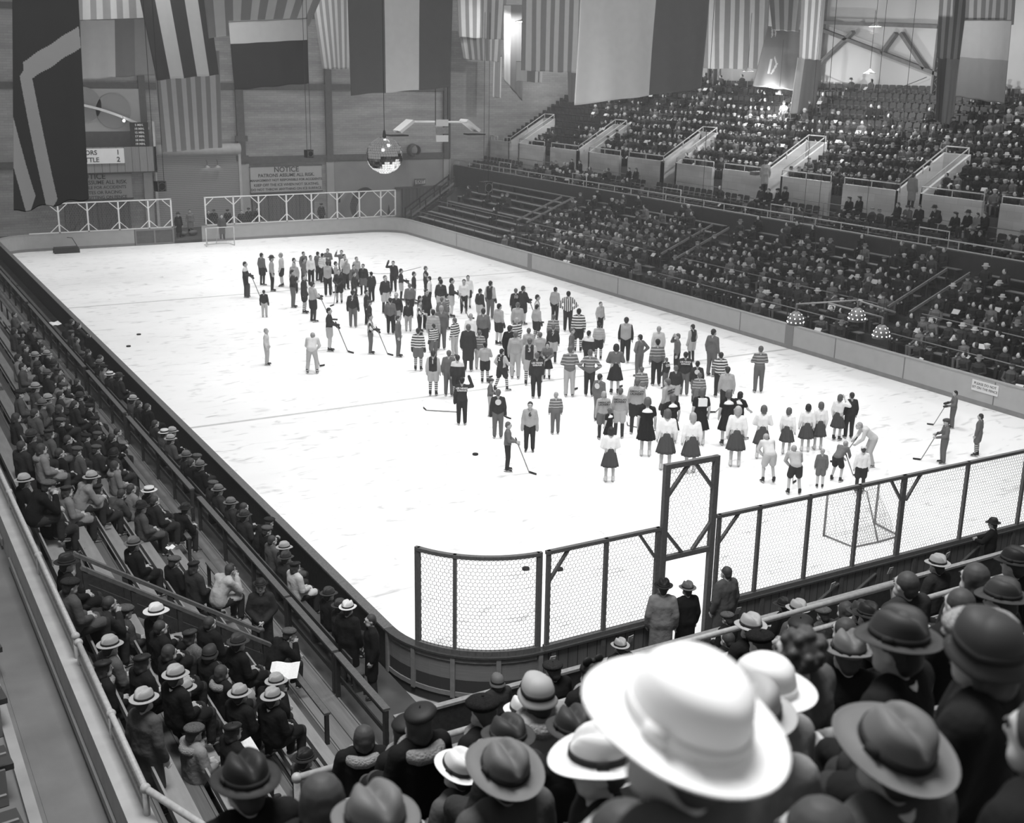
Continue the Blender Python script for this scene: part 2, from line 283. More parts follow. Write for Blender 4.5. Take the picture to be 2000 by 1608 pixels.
PEOPLE = [
(9.42, 41.46, 0, -2.1, 1.085, 'H', 'yoke', 0.035, 'trousers', 0.03, 'plainsock', 'short', 0.015, 'goalkeeper in leg pads and dark jersey with white shoulders, dark trousers', 'skaters lined up on the ice', ('leg_pads', 'gloves'), ''),
(11.23, 44.34, 0, -1.18, 1.044, 'D', 'plain', 0.13, 'shorts', 0.03, 'plainsock', 'short', 0.015, 'hockey player in mid grey jersey, dark shorts, first from the left', 'skaters lined up on the ice', ('gloves',), ''),
(11.17, 42.54, 0, -1.96, 1.088, 'D', 'plain', 0.34, 'trousers', 0.03, 'stripe', 'fedora', 0.04, 'hockey player in light grey jersey, dark trousers, striped socks', 'skaters lined up on the ice', (), ''),
(12.07, 43.61, 0, 1.04, 1.079, 'D', 'plain', 0.5, 'shorts', 0.03, 'palesock', 'short', 0.3, 'hockey player in pale jersey, dark shorts, pale socks', 'skaters lined up on the ice', (), ''),
(8.68, 36.27, 0, -0.52, 0.77, 'D', 'plain', 0.035, 'trousers', 0.38, 'skate', 'short', 0.03, 'hockey player in dark jersey, pale trousers, left of two', 'skaters lined up on the ice', ('gloves',), ''),
(12.5, 42.83, 0, -2.06, 0.968, 'D', 'plain', 0.7, 'trousers', 0.03, 'plainsock', 'short', 0.015, 'hockey player in white jersey, dark trousers, first from the left', 'skaters lined up on the ice', (), ''),
(12.05, 41.54, 0, 2.53, 0.968, 'D', 'plain', 0.34, 'trousers', 0.03, 'plainsock', 'short', 0.1, 'hockey player in light grey jersey, dark trousers, first from the left', 'skaters lined up on the ice', (), ''),
(10.68, 37.92, 0, -2.09, 1.108, 'A', 'plain', 0.035, 'trousers', 0.12, 'plainsock', 'short', 0.03, 'hockey player in dark jersey, grey trousers, arms folded', 'skaters lined up on the ice', (), ''),
(13.7, 44.66, 0, -2.86, 0.968, 'D', 'plain', 0.13, 'trousers', 0.03, 'plainsock', 'short', 0.015, 'hockey player in mid grey jersey, dark trousers, first from the left', 'skaters lined up on the ice', (), ''),
(12.97, 42.62, 0, -2.0, 0.968, 'D', 'plain', 0.13, 'trousers', 0.12, 'plainsock', 'short', 0.03, 'hockey player in mid grey jersey, grey trousers, first from the left', 'skaters lined up on the ice', (), ''),
(13.61, 43.31, 0, -3.02, 0.968, 'D', 'plain', 0.7, 'trousers', 0.03, 'plainsock', 'short', 0.015, 'hockey player in white jersey, dark trousers, second from the left', 'skaters lined up on the ice', (), ''),
(10.7, 36.38, 0, -2.15, 1.12, 'D', 'plain', 0.035, 'shorts', 0.03, 'stripe', 'short', 0.03, 'hockey player in dark jersey, dark shorts, striped socks', 'skaters lined up on the ice', ('gloves',), ''),
(10.37, 34.31, 0, -1.32, 1.12, 'H', 'plain', 0.34, 'shorts', 0.03, 'plainsock', 'short', 0.03, 'hockey player in light grey jersey, dark shorts, left of two', 'skaters lined up on the ice', ('gloves',), ''),
(14.41, 44.35, 0, -1.11, 0.968, 'D', 'plain', 0.13, 'trousers', 0.03, 'plainsock', 'short', 0.015, 'hockey player in mid grey jersey, dark trousers, second from the left', 'skaters lined up on the ice', (), ''),
(14.44, 43.73, 0, -1.14, 0.968, 'D', 'hband', 0.7, 'trousers', 0.03, 'plainsock', 'short', 0.015, 'hockey player in white jersey with pale bands, dark trousers', 'skaters lined up on the ice', (), ''),
(15.32, 45.19, 0, 2.48, 0.968, 'A', 'plain', 0.13, 'trousers', 0.03, 'plainsock', 'short', 0.015, 'hockey player in mid grey jersey, dark trousers, arms folded', 'skaters lined up on the ice', (), ''),
(13.29, 39.97, 0, -0.38, 1.085, 'H', 'cuffs', 0.34, 'trousers', 0.03, 'plainsock', 'short', 0.03, 'hockey player in light grey jersey with dark sleeves, dark trousers', 'skaters lined up on the ice', ('gloves',), ''),
(14.07, 40.83, 0, -1.95, 0.968, 'D', 'plain', 0.34, 'trousers', 0.03, 'plainsock', 'short', 0.015, 'hockey player in light grey jersey, dark trousers, second from the left', 'skaters lined up on the ice', (), ''),
(13.15, 38.06, 0, 2.67, 1.009, 'H', 'plain', 0.035, 'shorts', 0.03, 'stripe', 'short', 0.1, 'hockey player in dark jersey numbered 2, dark shorts', 'skaters lined up on the ice', ('gloves',), '2'),
(15.81, 44.35, 0, 2.65, 0.968, 'U', 'plain', 0.13, 'trousers', 0.03, 'plainsock', 'short', 0.03, 'hockey player in mid grey jersey, dark trousers, arm raised', 'skaters lined up on the ice', (), ''),
(15.39, 42.92, 0, -3.0, 0.968, 'D', 'plain', 0.7, 'trousers', 0.03, 'plainsock', 'short', 0.015, 'hockey player in white jersey, dark trousers, third from the left', 'skaters lined up on the ice', (), ''),
(14.87, 41.4, 0, -3.05, 0.968, 'E', 'plain', 0.34, 'trousers', 0.03, 'plainsock', 'short', 0.1, 'hockey player in light grey jersey, dark trousers, hand to face', 'skaters lined up on the ice', (), ''),
(15.65, 41.82, 0, -2.89, 0.968, 'D', 'plain', 0.34, 'trousers', 0.03, 'plainsock', 'short', 0.1, 'hockey player in light grey jersey, dark trousers, third from the left', 'skaters lined up on the ice', (), ''),
(14.55, 39.51, 0, -3.03, 0.968, 'D', 'plain', 0.13, 'trousers', 0.03, 'plainsock', 'short', 0.03, 'hockey player in mid grey jersey, dark trousers, third from the left', 'skaters lined up on the ice', (), ''),
(13.72, 37.47, 0, -2.18, 0.968, 'D', 'plain', 0.035, 'trousers', 0.03, 'plainsock', 'short', 0.03, 'hockey player in dark jersey, dark trousers, first from the left', 'skaters lined up on the ice', (), ''),
(15.06, 39.49, 0, 2.54, 0.968, 'D', 'plain', 0.035, 'shorts', 0.13, 'plainsock', 'short', 0.03, 'hockey player in dark jersey numbered 2, grey shorts', 'skaters lined up on the ice', (), '2'),
(14.72, 37.63, 0, 0.13, 0.91, 'D', 'plain', 0.035, 'trousers', 0.03, 'plainsock', 'short', 0.015, 'hockey player in dark jersey, dark trousers, third from the left', 'skaters lined up on the ice', (), ''),
(11.56, 32.37, 0, -0.53, 1.02, 'D', 'plain', 0.035, 'trousers', 0.12, 'plainsock', 'short', 0.03, 'hockey player in dark jersey numbered 7, grey trousers', 'skaters lined up on the ice', ('gloves',), '7'),
(12.36, 32.69, 0, -2.11, 0.968, 'D', 'plain', 0.035, 'trousers', 0.03, 'plainsock', 'short', 0.015, 'hockey player in dark jersey, dark trousers, second from the left', 'skaters lined up on the ice', (), ''),
(11.57, 30.47, 0, -1.99, 0.941, 'D', 'plain', 0.035, 'trousers', 0.12, 'plainsock', 'cap', 0.1, 'capped player in dark jersey, grey trousers', 'skaters lined up on the ice', (), ''),
(8.92, 28.49, 0, -2.08, 1.09, 'H', 'plain', 0.035, 'shorts', 0.4, 'palesock', 'short', 0.015, 'hockey player in dark jersey, light shorts, pale socks, first from the left', 'skaters lined up on the ice', ('gloves',), ''),
(10.27, 27.33, 0, -2.05, 0.997, 'H', 'vstripe', 0.13, 'trousers', 0.12, 'plainsock', 'short', 0.03, 'hockey player in upright striped jersey, grey trousers', 'skaters lined up on the ice', ('gloves',), ''),
(5.83, 27.35, 0, -2.09, 0.88, 'D', 'plain', 0.5, 'trousers', 0.38, 'palesock', 'short', 0.3, 'hockey player in pale jersey, pale trousers, pale socks', 'skaters lined up on the ice', (), ''),
(6.94, 25.25, 0, -0.47, 1.041, 'L', 'plain', 0.5, 'trousers', 0.38, 'palesock', 'short', 0.3, 'hockey player in pale jersey, pale trousers, pale socks, bending forward', 'skaters lined up on the ice', (), ''),
(14.2, 34.73, 0, -2.91, 1.09, 'D', 'plain', 0.035, 'shorts', 0.4, 'plainsock', 'short', 0.1, 'hockey player in dark jersey, light shorts, first from the left', 'skaters lined up on the ice', (), ''),
(16.88, 39.76, 0, 2.55, 0.968, 'U', 'plain', 0.035, 'trousers', 0.03, 'plainsock', 'short', 0.015, 'hockey player in dark jersey, dark trousers, arm raised', 'skaters lined up on the ice', ('gloves',), ''),
(16.23, 37.36, 0, -1.94, 0.968, 'H', 'plain', 0.035, 'shorts', 0.4, 'plainsock', 'short', 0.015, 'hockey player in dark jersey, light shorts, third from the left', 'skaters lined up on the ice', ('gloves',), ''),
(14.84, 33.31, 0, -0.37, 0.968, 'D', 'plain', 0.13, 'shorts', 0.03, 'plainsock', 'short', 0.1, 'hockey player in mid grey jersey, dark shorts, second from the left', 'skaters lined up on the ice', (), ''),
(16.43, 36.25, 0, -1.99, 0.968, 'D', 'plain', 0.035, 'trousers', 0.12, 'plainsock', 'short', 0.03, 'hockey player in dark jersey, grey trousers, left of two', 'skaters lined up on the ice', (), ''),
(17.71, 37.57, 0, -2.03, 0.968, 'D', 'plain', 0.035, 'trousers', 0.03, 'plainsock', 'short', 0.1, 'hockey player in dark jersey, dark trousers, fourth from the left', 'skaters lined up on the ice', (), ''),
(16.94, 35.85, 0, 0.99, 0.968, 'D', 'plain', 0.035, 'trousers', 0.12, 'plainsock', 'short', 0.015, 'hockey player in dark jersey, grey trousers, right of two', 'skaters lined up on the ice', (), ''),
(16.56, 34.72, 0, 0.97, 0.968, 'D', 'plain', 0.7, 'trousers', 0.03, 'plainsock', 'short', 0.015, 'hockey player in white jersey, dark trousers, fourth from the left', 'skaters lined up on the ice', (), ''),
(16.95, 34.36, 0, -2.15, 0.968, 'D', 'plain', 0.34, 'trousers', 0.03, 'plainsock', 'short', 0.015, 'hockey player in light grey jersey, dark trousers, fourth from the left', 'skaters lined up on the ice', (), ''),
(16.3, 32.93, 0, -0.65, 1.055, 'D', 'plain', 0.035, 'shorts', 0.4, 'stripe', 'short', 0.015, 'hockey player in dark jersey, light shorts, striped socks', 'skaters lined up on the ice', (), ''),
(16.65, 32.5, 0, -2.01, 1.12, 'H', 'plain', 0.035, 'shorts', 0.4, 'palesock', 'short', 0.015, 'hockey player in dark jersey, light shorts, pale socks, second from the left', 'skaters lined up on the ice', (), ''),
(17.63, 33.11, 0, 2.59, 0.985, 'D', 'plain', 0.7, 'trousers', 0.03, 'plainsock', 'short', 0.015, 'hockey player in white jersey, dark trousers, fifth from the left', 'skaters lined up on the ice', (), ''),
(18.41, 34.19, 0, 2.72, 0.968, 'D', 'plain', 0.7, 'shorts', 0.03, 'palesock', 'short', 0.015, 'hockey player in white jersey, dark shorts, pale socks', 'skaters lined up on the ice', (), ''),
(17.16, 30.58, 0, -1.23, 0.985, 'D', 'plain', 0.035, 'shorts', 0.4, 'palesock', 'short', 0.015, 'hockey player in dark jersey, light shorts, pale socks, third from the left', 'skaters lined up on the ice', (), ''),
(18.15, 31.4, 0, -1.06, 1.079, 'D', 'vest', 0.035, 'trousers', 0.12, 'plainsock', 'short', 0.03, 'hockey player in dark jersey with pale sleeves, grey trousers', 'skaters lined up on the ice', ('gloves',), ''),
(14.43, 30.64, 0, -2.8, 1.09, 'D', 'plain', 0.035, 'trousers', 0.03, 'plainsock', 'short', 0.015, 'hockey player in dark jersey, dark trousers, fifth from the left', 'skaters lined up on the ice', (), ''),
(12.99, 30.73, 0, 2.47, 1.05, 'D', 'plain', 0.035, 'shorts', 0.4, 'plainsock', 'short', 0.3, 'hockey player in dark jersey, light shorts, second from the left', 'skaters lined up on the ice', (), ''),
(12.53, 30.36, 0, -0.61, 0.974, 'D', 'plain', 0.13, 'trousers', 0.03, 'plainsock', 'short', 0.03, 'hockey player in mid grey jersey, dark trousers, fourth from the left', 'skaters lined up on the ice', (), ''),
(13.94, 30.3, 0, -1.97, 0.968, 'D', 'plain', 0.13, 'trousers', 0.12, 'plainsock', 'short', 0.015, 'hockey player in mid grey jersey, grey trousers, third from the left', 'skaters lined up on the ice', (), ''),
(13.64, 29.72, 0, -2.1, 0.921, 'H', 'vstripe', 0.13, 'trousers', 0.03, 'plainsock', 'short', 0.03, 'hockey player in upright striped jersey, dark trousers, left of two', 'skaters lined up on the ice', (), ''),
(13.46, 30.5, 0, -0.38, 0.822, 'D', 'plain', 0.035, 'trousers', 0.38, 'plainsock', 'short', 0.03, 'hockey player in dark jersey, pale trousers, right of two', 'skaters lined up on the ice', (), ''),
(12.73, 26.44, 0, -0.55, 1.073, 'D', 'hband', 0.34, 'trousers', 0.12, 'stripe', 'short', 0.03, 'hockey player in light grey jersey with pale bands, grey trousers, striped socks', 'skaters lined up on the ice', (), ''),
(14.82, 29.85, 0, -0.65, 0.933, 'D', 'plain', 0.13, 'trousers', 0.12, 'plainsock', 'short', 0.1, 'hockey player in mid grey jersey, grey trousers, fourth from the left', 'skaters lined up on the ice', (), ''),
(15.28, 30.24, 0, -2.05, 0.968, 'D', 'hband', 0.13, 'trousers', 0.03, 'plainsock', 'short', 0.015, 'hockey player in mid grey jersey with pale bands, dark trousers, left of two', 'skaters lined up on the ice', (), ''),
(13.24, 26.71, 0, -0.44, 1.12, 'D', 'plain', 0.13, 'trousers', 0.12, 'stripe', 'short', 0.3, 'hockey player in mid grey jersey, grey trousers, striped socks, left of two', 'skaters lined up on the ice', (), ''),
(11.08, 26.33, 0, -2.16, 1.015, 'D', 'plain', 0.13, 'trousers', 0.12, 'plainsock', 'short', 0.03, 'hockey player in mid grey jersey, grey trousers, second from the left', 'skaters lined up on the ice', (), ''),
(10.83, 23.88, 0, -0.64, 1.009, 'D', 'hstripe', 0.13, 'shorts', 0.13, 'stripe', 'short', 0.03, 'hockey player in black and white hooped jersey, grey shorts, striped socks', 'skaters lined up on the ice', ('gloves',), ''),
(12.27, 25.45, 0, 0.22, 0.851, 'D', 'hstripe', 0.13, 'trousers', 0.12, 'stripe', 'short', 0.03, 'hockey player in black and white hooped jersey, grey trousers, striped socks', 'skaters lined up on the ice', ('gloves',), ''),
(13.17, 25.32, 0, 0.41, 0.968, 'D', 'hstripe', 0.13, 'trousers', 0.38, 'stripe', 'short', 0.1, 'hockey player in black and white hooped jersey, pale trousers, striped socks', 'skaters lined up on the ice', (), ''),
(14.61, 25.53, 0, -0.44, 1.102, 'D', 'plain', 0.13, 'shorts', 0.03, 'plainsock', 'short', 0.03, 'hockey player in mid grey jersey, dark shorts, third from the left', 'skaters lined up on the ice', (), ''),
(14.14, 25.76, 0, -0.63, 0.974, 'D', 'plain', 0.7, 'trousers', 0.38, 'plainsock', 'short', 0.3, 'hockey player in white jersey, pale trousers', 'skaters lined up on the ice', (), ''),
(12.53, 22.9, 0, -0.6, 1.12, 'D', 'coat', 0.035, 'coat', 0.03, 'shoe', 'short', 0.1, 'person in long dark coat among the players', 'skaters lined up on the ice', (), ''),
(13.05, 22.95, 0, -0.64, 0.945, 'D', 'hband', 0.13, 'trousers', 0.38, 'palesock', 'short', 0.1, 'hockey player in mid grey jersey with pale bands, pale trousers, pale socks', 'skaters lined up on the ice', (), ''),
(15.85, 26.41, 0, -1.33, 1.073, 'D', 'plain', 0.34, 'shorts', 0.03, 'palesock', 'short', 0.015, 'hockey player in light grey jersey, dark shorts, pale socks', 'skaters lined up on the ice', ('gloves',), ''),
(18.78, 30.08, 0, -0.43, 0.968, 'D', 'plain', 0.035, 'shorts', 0.03, 'plainsock', 'short', 0.1, 'hockey player in dark jersey numbered 10, dark shorts', 'skaters lined up on the ice', (), '10'),
(18.88, 29.58, 0, -1.3, 1.085, 'H', 'plain', 0.035, 'shorts', 0.03, 'palesock', 'short', 0.03, 'hockey player in dark jersey, dark shorts, pale socks', 'skaters lined up on the ice', ('gloves',), ''),
(16.87, 26.57, 0, -0.5, 1.038, 'D', 'plain', 0.34, 'trousers', 0.12, 'plainsock', 'short', 0.1, 'hockey player in light grey jersey, grey trousers', 'skaters lined up on the ice', (), ''),
(18.43, 27.54, 0, -2.11, 1.067, 'D', 'vstripe', 0.13, 'trousers', 0.03, 'plainsock', 'short', 0.015, 'hockey player in upright striped jersey, dark trousers, right of two', 'skaters lined up on the ice', (), ''),
(17.69, 26.32, 0, -1.29, 0.968, 'D', 'plain', 0.34, 'shorts', 0.03, 'stripe', 'short', 0.015, 'hockey player in light grey jersey, dark shorts, striped socks, right of two', 'skaters lined up on the ice', ('gloves',), ''),
(20.51, 29.37, 0, -1.13, 0.997, 'D', 'plain', 0.34, 'trousers', 0.03, 'plainsock', 'short', 0.015, 'hockey player in light grey jersey, dark trousers, sixth from the left', 'skaters lined up on the ice', ('gloves',), ''),
(19.98, 27.39, 0, -0.63, 1.102, 'P', 'vstripe', 0.13, 'trousers', 0.03, 'plainsock', 'short', 0.015, 'hockey player in upright striped jersey, dark trousers, hand on hip', 'skaters lined up on the ice', (), ''),
(18.22, 23.78, 0, -0.48, 1.108, 'D', 'hstripe', 0.13, 'shorts', 0.03, 'stripe', 'short', 0.015, 'hockey player in black and white hooped jersey, dark shorts, striped socks', 'skaters lined up on the ice', (), ''),
(21.01, 26.3, 0, -3.02, 0.88, 'D', 'plain', 0.34, 'trousers', 0.03, 'plainsock', 'short', 0.1, 'hockey player in light grey jersey, dark trousers, seventh from the left', 'skaters lined up on the ice', (), ''),
(17.26, 24.25, 0, -0.54, 0.95, 'D', 'hband', 0.13, 'trousers', 0.12, 'plainsock', 'short', 0.1, 'hockey player in mid grey jersey with pale bands, grey trousers', 'skaters lined up on the ice', (), ''),
(16.22, 22.56, 0, -0.61, 0.956, 'D', 'plain', 0.035, 'shorts', 0.4, 'plainsock', 'short', 0.1, 'hockey player in dark jersey numbered 7, light shorts', 'skaters lined up on the ice', (), '7'),
(15.41, 24.12, 0, 0.2, 0.985, 'D', 'hstripe', 0.13, 'trousers', 0.38, 'plainsock', 'short', 0.3, 'hockey player in black and white hooped jersey, pale trousers', 'skaters lined up on the ice', (), ''),
(14.92, 22.3, 0, -0.38, 0.968, 'D', 'plain', 0.34, 'trousers', 0.03, 'plainsock', 'short', 0.1, 'hockey player in light grey jersey, dark trousers, fifth from the left', 'skaters lined up on the ice', (), ''),
(14.94, 21.46, 0, -0.43, 0.968, 'D', 'plain', 0.34, 'shorts', 0.03, 'plainsock', 'short', 0.1, 'hockey player in light grey jersey, dark shorts, right of two', 'skaters lined up on the ice', (), ''),
(13.63, 21.09, 0, -0.58, 1.108, 'D', 'plain', 0.34, 'trousers', 0.38, 'stripe', 'short', 0.1, 'hockey player in light grey jersey, pale trousers, striped socks', 'skaters lined up on the ice', (), ''),
(13.89, 22.02, 0, -1.08, 1.12, 'D', 'coat', 0.012, 'coat', 0.03, 'shoe', 'short', 0.03, 'person in long black coat among the players', 'skaters lined up on the ice', (), ''),
(13.61, 20.0, 0, -0.61, 1.079, 'D', 'vest', 0.035, 'shorts', 0.4, 'stripe', 'short', 0.1, 'hockey player in dark jersey with pale sleeves numbered 3, light shorts', 'skaters lined up on the ice', (), '3'),
(14.73, 20.55, 0, 2.59, 0.851, 'H', 'shirt', 0.13, 'skirt', 0.025, 'skate', 'bob', 0.02, 'girl skater in mid grey shirt and dark skirt, black hair, left of two', 'skaters lined up on the ice', (), ''),
(12.93, 18.33, 0, -0.41, 1.009, 'D', 'plain', 0.035, 'trousers', 0.03, 'plainsock', 'short', 0.1, 'hockey player in dark jersey lettered for a garage, dark trousers', 'skaters lined up on the ice', (), 'GARAGE'),
(14.12, 17.97, 0, -0.48, 1.12, 'H', 'hband', 0.13, 'trousers', 0.38, 'plainsock', 'short', 0.1, 'hockey player in mid grey jersey with pale bands, pale trousers, left of two', 'skaters lined up on the ice', (), ''),
(16.53, 21.65, 0, -2.21, 0.956, 'D', 'plain', 0.13, 'trousers', 0.12, 'plainsock', 'short', 0.1, 'hockey player in mid grey jersey, grey trousers, fifth from the left', 'skaters lined up on the ice', (), ''),
(16.82, 20.87, 0, -1.05, 0.968, 'D', 'yoke', 0.035, 'trousers', 0.03, 'stripe', 'short', 0.015, 'hockey player in dark jersey with white shoulders, dark trousers, striped socks', 'skaters lined up on the ice', (), ''),
(14.81, 17.7, 0, -0.61, 1.038, 'P', 'hband', 0.13, 'trousers', 0.03, 'plainsock', 'short', 0.1, 'hockey player in mid grey jersey with pale bands, dark trousers, hand on hip', 'skaters lined up on the ice', (), ''),
(18.24, 22.25, 0, -0.59, 0.921, 'D', 'hband', 0.34, 'shorts', 0.03, 'stripe', 'short', 0.03, 'hockey player in light grey jersey with pale bands, dark shorts, striped socks', 'skaters lined up on the ice', (), ''),
(12.29, 21.06, 0, -0.44, 0.933, 'H', 'plain', 0.34, 'shorts', 0.03, 'stripe', 'short', 0.015, 'hockey player in light grey jersey, dark shorts, striped socks, left of two', 'skaters lined up on the ice', (), ''),
(12.31, 19.82, 0, -1.25, 0.941, 'S', 'vest', 0.035, 'shorts', 0.03, 'stripe', 'short', 0.015, 'hockey player in dark jersey with pale sleeves numbered 2, dark shorts', 'skaters lined up on the ice', (), '2'),
(9.74, 20.3, 0, -0.58, 0.997, 'D', 'vest', 0.035, 'shorts', 0.4, 'stripe', 'short', 0.03, 'hockey player in dark jersey with pale sleeves numbered 1, light shorts', 'skaters lined up on the ice', (), '1'),
(10.23, 20.01, 0, -0.65, 1.009, 'D', 'plain', 0.13, 'trousers', 0.12, 'stripe', 'short', 0.1, 'hockey player in mid grey jersey, grey trousers, striped socks, right of two', 'skaters lined up on the ice', (), ''),
(10.32, 19.5, 0, -0.64, 0.968, 'D', 'yoke', 0.035, 'shorts', 0.03, 'stripe', 'short', 0.03, 'hockey player in dark jersey with white shoulders, dark shorts, striped socks', 'skaters lined up on the ice', (), ''),
(8.99, 16.58, 0, -0.5, 0.974, 'U', 'plain', 0.035, 'trousers', 0.03, 'palesock', 'short', 0.015, 'hockey player in dark jersey lettered for a garage, dark trousers, arm raised', 'skaters lined up on the ice', ('gloves',), 'GARAGE'),
(10.33, 17.06, 0, -2.17, 0.788, 'H', 'plain', 0.13, 'trousers', 0.38, 'skate', 'cap', 0.1, 'capped player in mid grey jersey, pale trousers', 'skaters lined up on the ice', ('gloves',), ''),
(9.35, 14.74, 0, -0.49, 0.968, 'D', 'plain', 0.035, 'trousers', 0.12, 'stripe', 'short', 0.1, 'hockey player in dark jersey with a round pale badge, grey trousers', 'skaters lined up on the ice', ('gloves',), 'CIRC'),
(9.57, 13.09, 0, 2.58, 0.956, 'D', 'plain', 0.34, 'trousers', 0.03, 'palesock', 'short', 0.03, 'hockey player in light grey jersey numbered 6, dark trousers', 'skaters lined up on the ice', ('gloves', 'pale_gloves'), '6'),
(8.04, 11.78, 0, -2.1, 0.904, 'H', 'plain', 0.13, 'trousers', 0.03, 'plainsock', 'short', 0.1, 'hockey player in mid grey jersey, dark trousers, fifth from the left', 'skaters lined up on the ice', (), ''),
(11.25, 14.28, 0, -0.38, 0.845, 'D', 'hband', 0.13, 'trousers', 0.12, 'stripe', 'short', 0.3, 'hockey player in mid grey jersey with pale bands, grey trousers, striped socks', 'skaters lined up on the ice', (), ''),
(13.34, 14.87, 0, -1.2, 0.985, 'D', 'plain', 0.13, 'trousers', 0.12, 'stripe', 'short', 0.03, 'hockey player in mid grey jersey with a round pale badge, grey trousers', 'skaters lined up on the ice', (), 'CIRC'),
(15.82, 17.52, 0, -0.5, 1.12, 'H', 'shirt', 0.13, 'skirt', 0.025, 'skate', 'bob', 0.02, 'girl skater in mid grey shirt and dark skirt, black hair, right of two', 'skaters lined up on the ice', (), ''),
(12.32, 13.1, 0, -0.41, 0.956, 'D', 'plain', 0.34, 'shorts', 0.13, 'plainsock', 'short', 0.3, 'hockey player in light grey jersey lettered across the back, grey shorts', 'skaters lined up on the ice', (), 'AMER'),
(12.87, 12.97, 0, -0.62, 1.003, 'D', 'plain', 0.34, 'shorts', 0.4, 'plainsock', 'short', 0.1, 'hockey player in light grey jersey lettered across the back, light shorts', 'skaters lined up on the ice', (), 'AMER'),
(13.61, 13.09, 0, -0.62, 1.12, 'D', 'plain', 0.34, 'shorts', 0.03, 'plainsock', 'short', 0.1, 'hockey player in light grey jersey lettered across the back, dark shorts, left of two', 'skaters lined up on the ice', ('gloves',), 'AMER'),
(15.55, 15.52, 0, -0.4, 0.898, 'D', 'hband', 0.13, 'trousers', 0.38, 'plainsock', 'short', 0.1, 'hockey player in mid grey jersey with pale bands, pale trousers, right of two', 'skaters lined up on the ice', (), ''),
(14.68, 12.87, 0, 0.37, 1.079, 'D', 'plain', 0.34, 'shorts', 0.03, 'stripe', 'short', 0.1, 'hockey player in light grey jersey lettered across the back, dark shorts, right of two', 'skaters lined up on the ice', ('gloves',), 'AMER'),
(12.56, 11.06, 0, -0.6, 1.12, 'D', 'dress', 0.015, 'skirt', 0.015, 'whiteskate', 'bob', 0.09, 'girl skater in black dress with white round collar, brown hair, second from the left', 'skaters lined up on the ice', ('round_collar',), ''),
(12.21, 12.59, 0, 0.18, 0.706, 'D', 'dress', 0.015, 'skirt', 0.015, 'skate', 'bob', 0.09, 'girl skater in black dress with white round collar, brown hair, first from the left', 'skaters lined up on the ice', ('round_collar',), ''),
(10.22, 9.6, 0, -0.45, 0.98, 'C', 'blouse', 0.75, 'skirt', 0.06, 'whiteskate', 'bob', 0.02, 'girl skater in white blouse and dark skirt, black hair, left of two', 'skaters lined up on the ice', (), ''),
(13.99, 11.67, 0, -0.39, 0.985, 'D', 'dress', 0.015, 'skirt', 0.015, 'whiteskate', 'bob', 0.09, 'girl skater in black dress with white round collar, brown hair, third from the left', 'skaters lined up on the ice', ('round_collar',), ''),
(12.31, 9.71, 0, -0.61, 1.12, 'D', 'blouse', 0.75, 'skirt', 0.06, 'whiteskate', 'bob', 0.09, 'girl skater in white blouse and dark skirt, brown hair, first from the left', 'skaters lined up on the ice', (), ''),
(12.84, 9.18, 0, -0.38, 1.096, 'D', 'blouse', 0.75, 'skirt', 0.06, 'whiteskate', 'bob', 0.3, 'girl skater in white blouse and dark skirt, fair hair, left of two', 'skaters lined up on the ice', (), ''),
(14.75, 11.17, 0, -0.41, 1.12, 'D', 'dress', 0.015, 'skirt', 0.015, 'whiteskate', 'bob', 0.09, 'girl skater in black dress with white sailor collar, brown hair', 'skaters lined up on the ice', ('sailor_collar',), ''),
(15.52, 10.78, 0, -0.49, 1.085, 'D', 'dress', 0.015, 'skirt', 0.015, 'skate', 'bob', 0.09, 'girl skater in black dress with white round collar, brown hair, fourth from the left', 'skaters lined up on the ice', ('round_collar',), ''),
(16.29, 11.12, 0, -1.22, 0.947, 'S', 'dress', 0.015, 'skirt', 0.015, 'skate', 'bob', 0.02, 'girl skater in black dress with white round collar, black hair', 'skaters lined up on the ice', ('round_collar',), ''),
(14.41, 9.01, 0, -0.64, 1.12, 'D', 'blouse', 0.75, 'skirt', 0.06, 'whiteskate', 'bob', 0.3, 'girl skater in white blouse and dark skirt, fair hair, right of two', 'skaters lined up on the ice', (), ''),
(15.62, 9.22, 0, -0.66, 1.015, 'H', 'blouse', 0.75, 'skirt', 0.06, 'whiteskate', 'bob', 0.09, 'girl skater in white blouse and dark skirt, brown hair, second from the left', 'skaters lined up on the ice', (), ''),
(16.61, 9.17, 0, -1.06, 0.904, 'D', 'blouse', 0.75, 'skirt', 0.06, 'whiteskate', 'bob', 0.09, 'girl skater in white blouse and dark skirt, brown hair, third from the left', 'skaters lined up on the ice', (), ''),
(17.37, 9.13, 0, -0.6, 0.921, 'D', 'blouse', 0.75, 'skirt', 0.06, 'whiteskate', 'bob', 0.02, 'girl skater in white blouse and dark skirt, black hair, right of two', 'skaters lined up on the ice', (), ''),
(17.88, 9.1, 0, -0.46, 0.927, 'D', 'blouse', 0.75, 'skirt', 0.06, 'whiteskate', 'bob', 0.09, 'girl skater in white blouse and dark skirt, brown hair, fourth from the left', 'skaters lined up on the ice', (), ''),
(19.14, 9.55, 0, -1.27, 0.915, 'E', 'blouse', 0.75, 'skirt', 0.06, 'skate', 'bob', 0.09, 'girl skater in white blouse and dark skirt, brown hair, hand to face', 'skaters lined up on the ice', (), ''),
(19.65, 9.54, 0, -0.42, 0.921, 'D', 'jacket', 0.03, 'trousers', 0.03, 'skate', 'short', 0.03, 'person in dark suit', 'skaters lined up on the ice', (), ''),
(20.78, 15.3, 0, -0.49, 1.055, 'A', 'hband', 0.13, 'trousers', 0.12, 'skate', 'short', 0.1, 'hockey player in mid grey jersey with pale bands, grey trousers, arms folded', 'skaters lined up on the ice', (), ''),
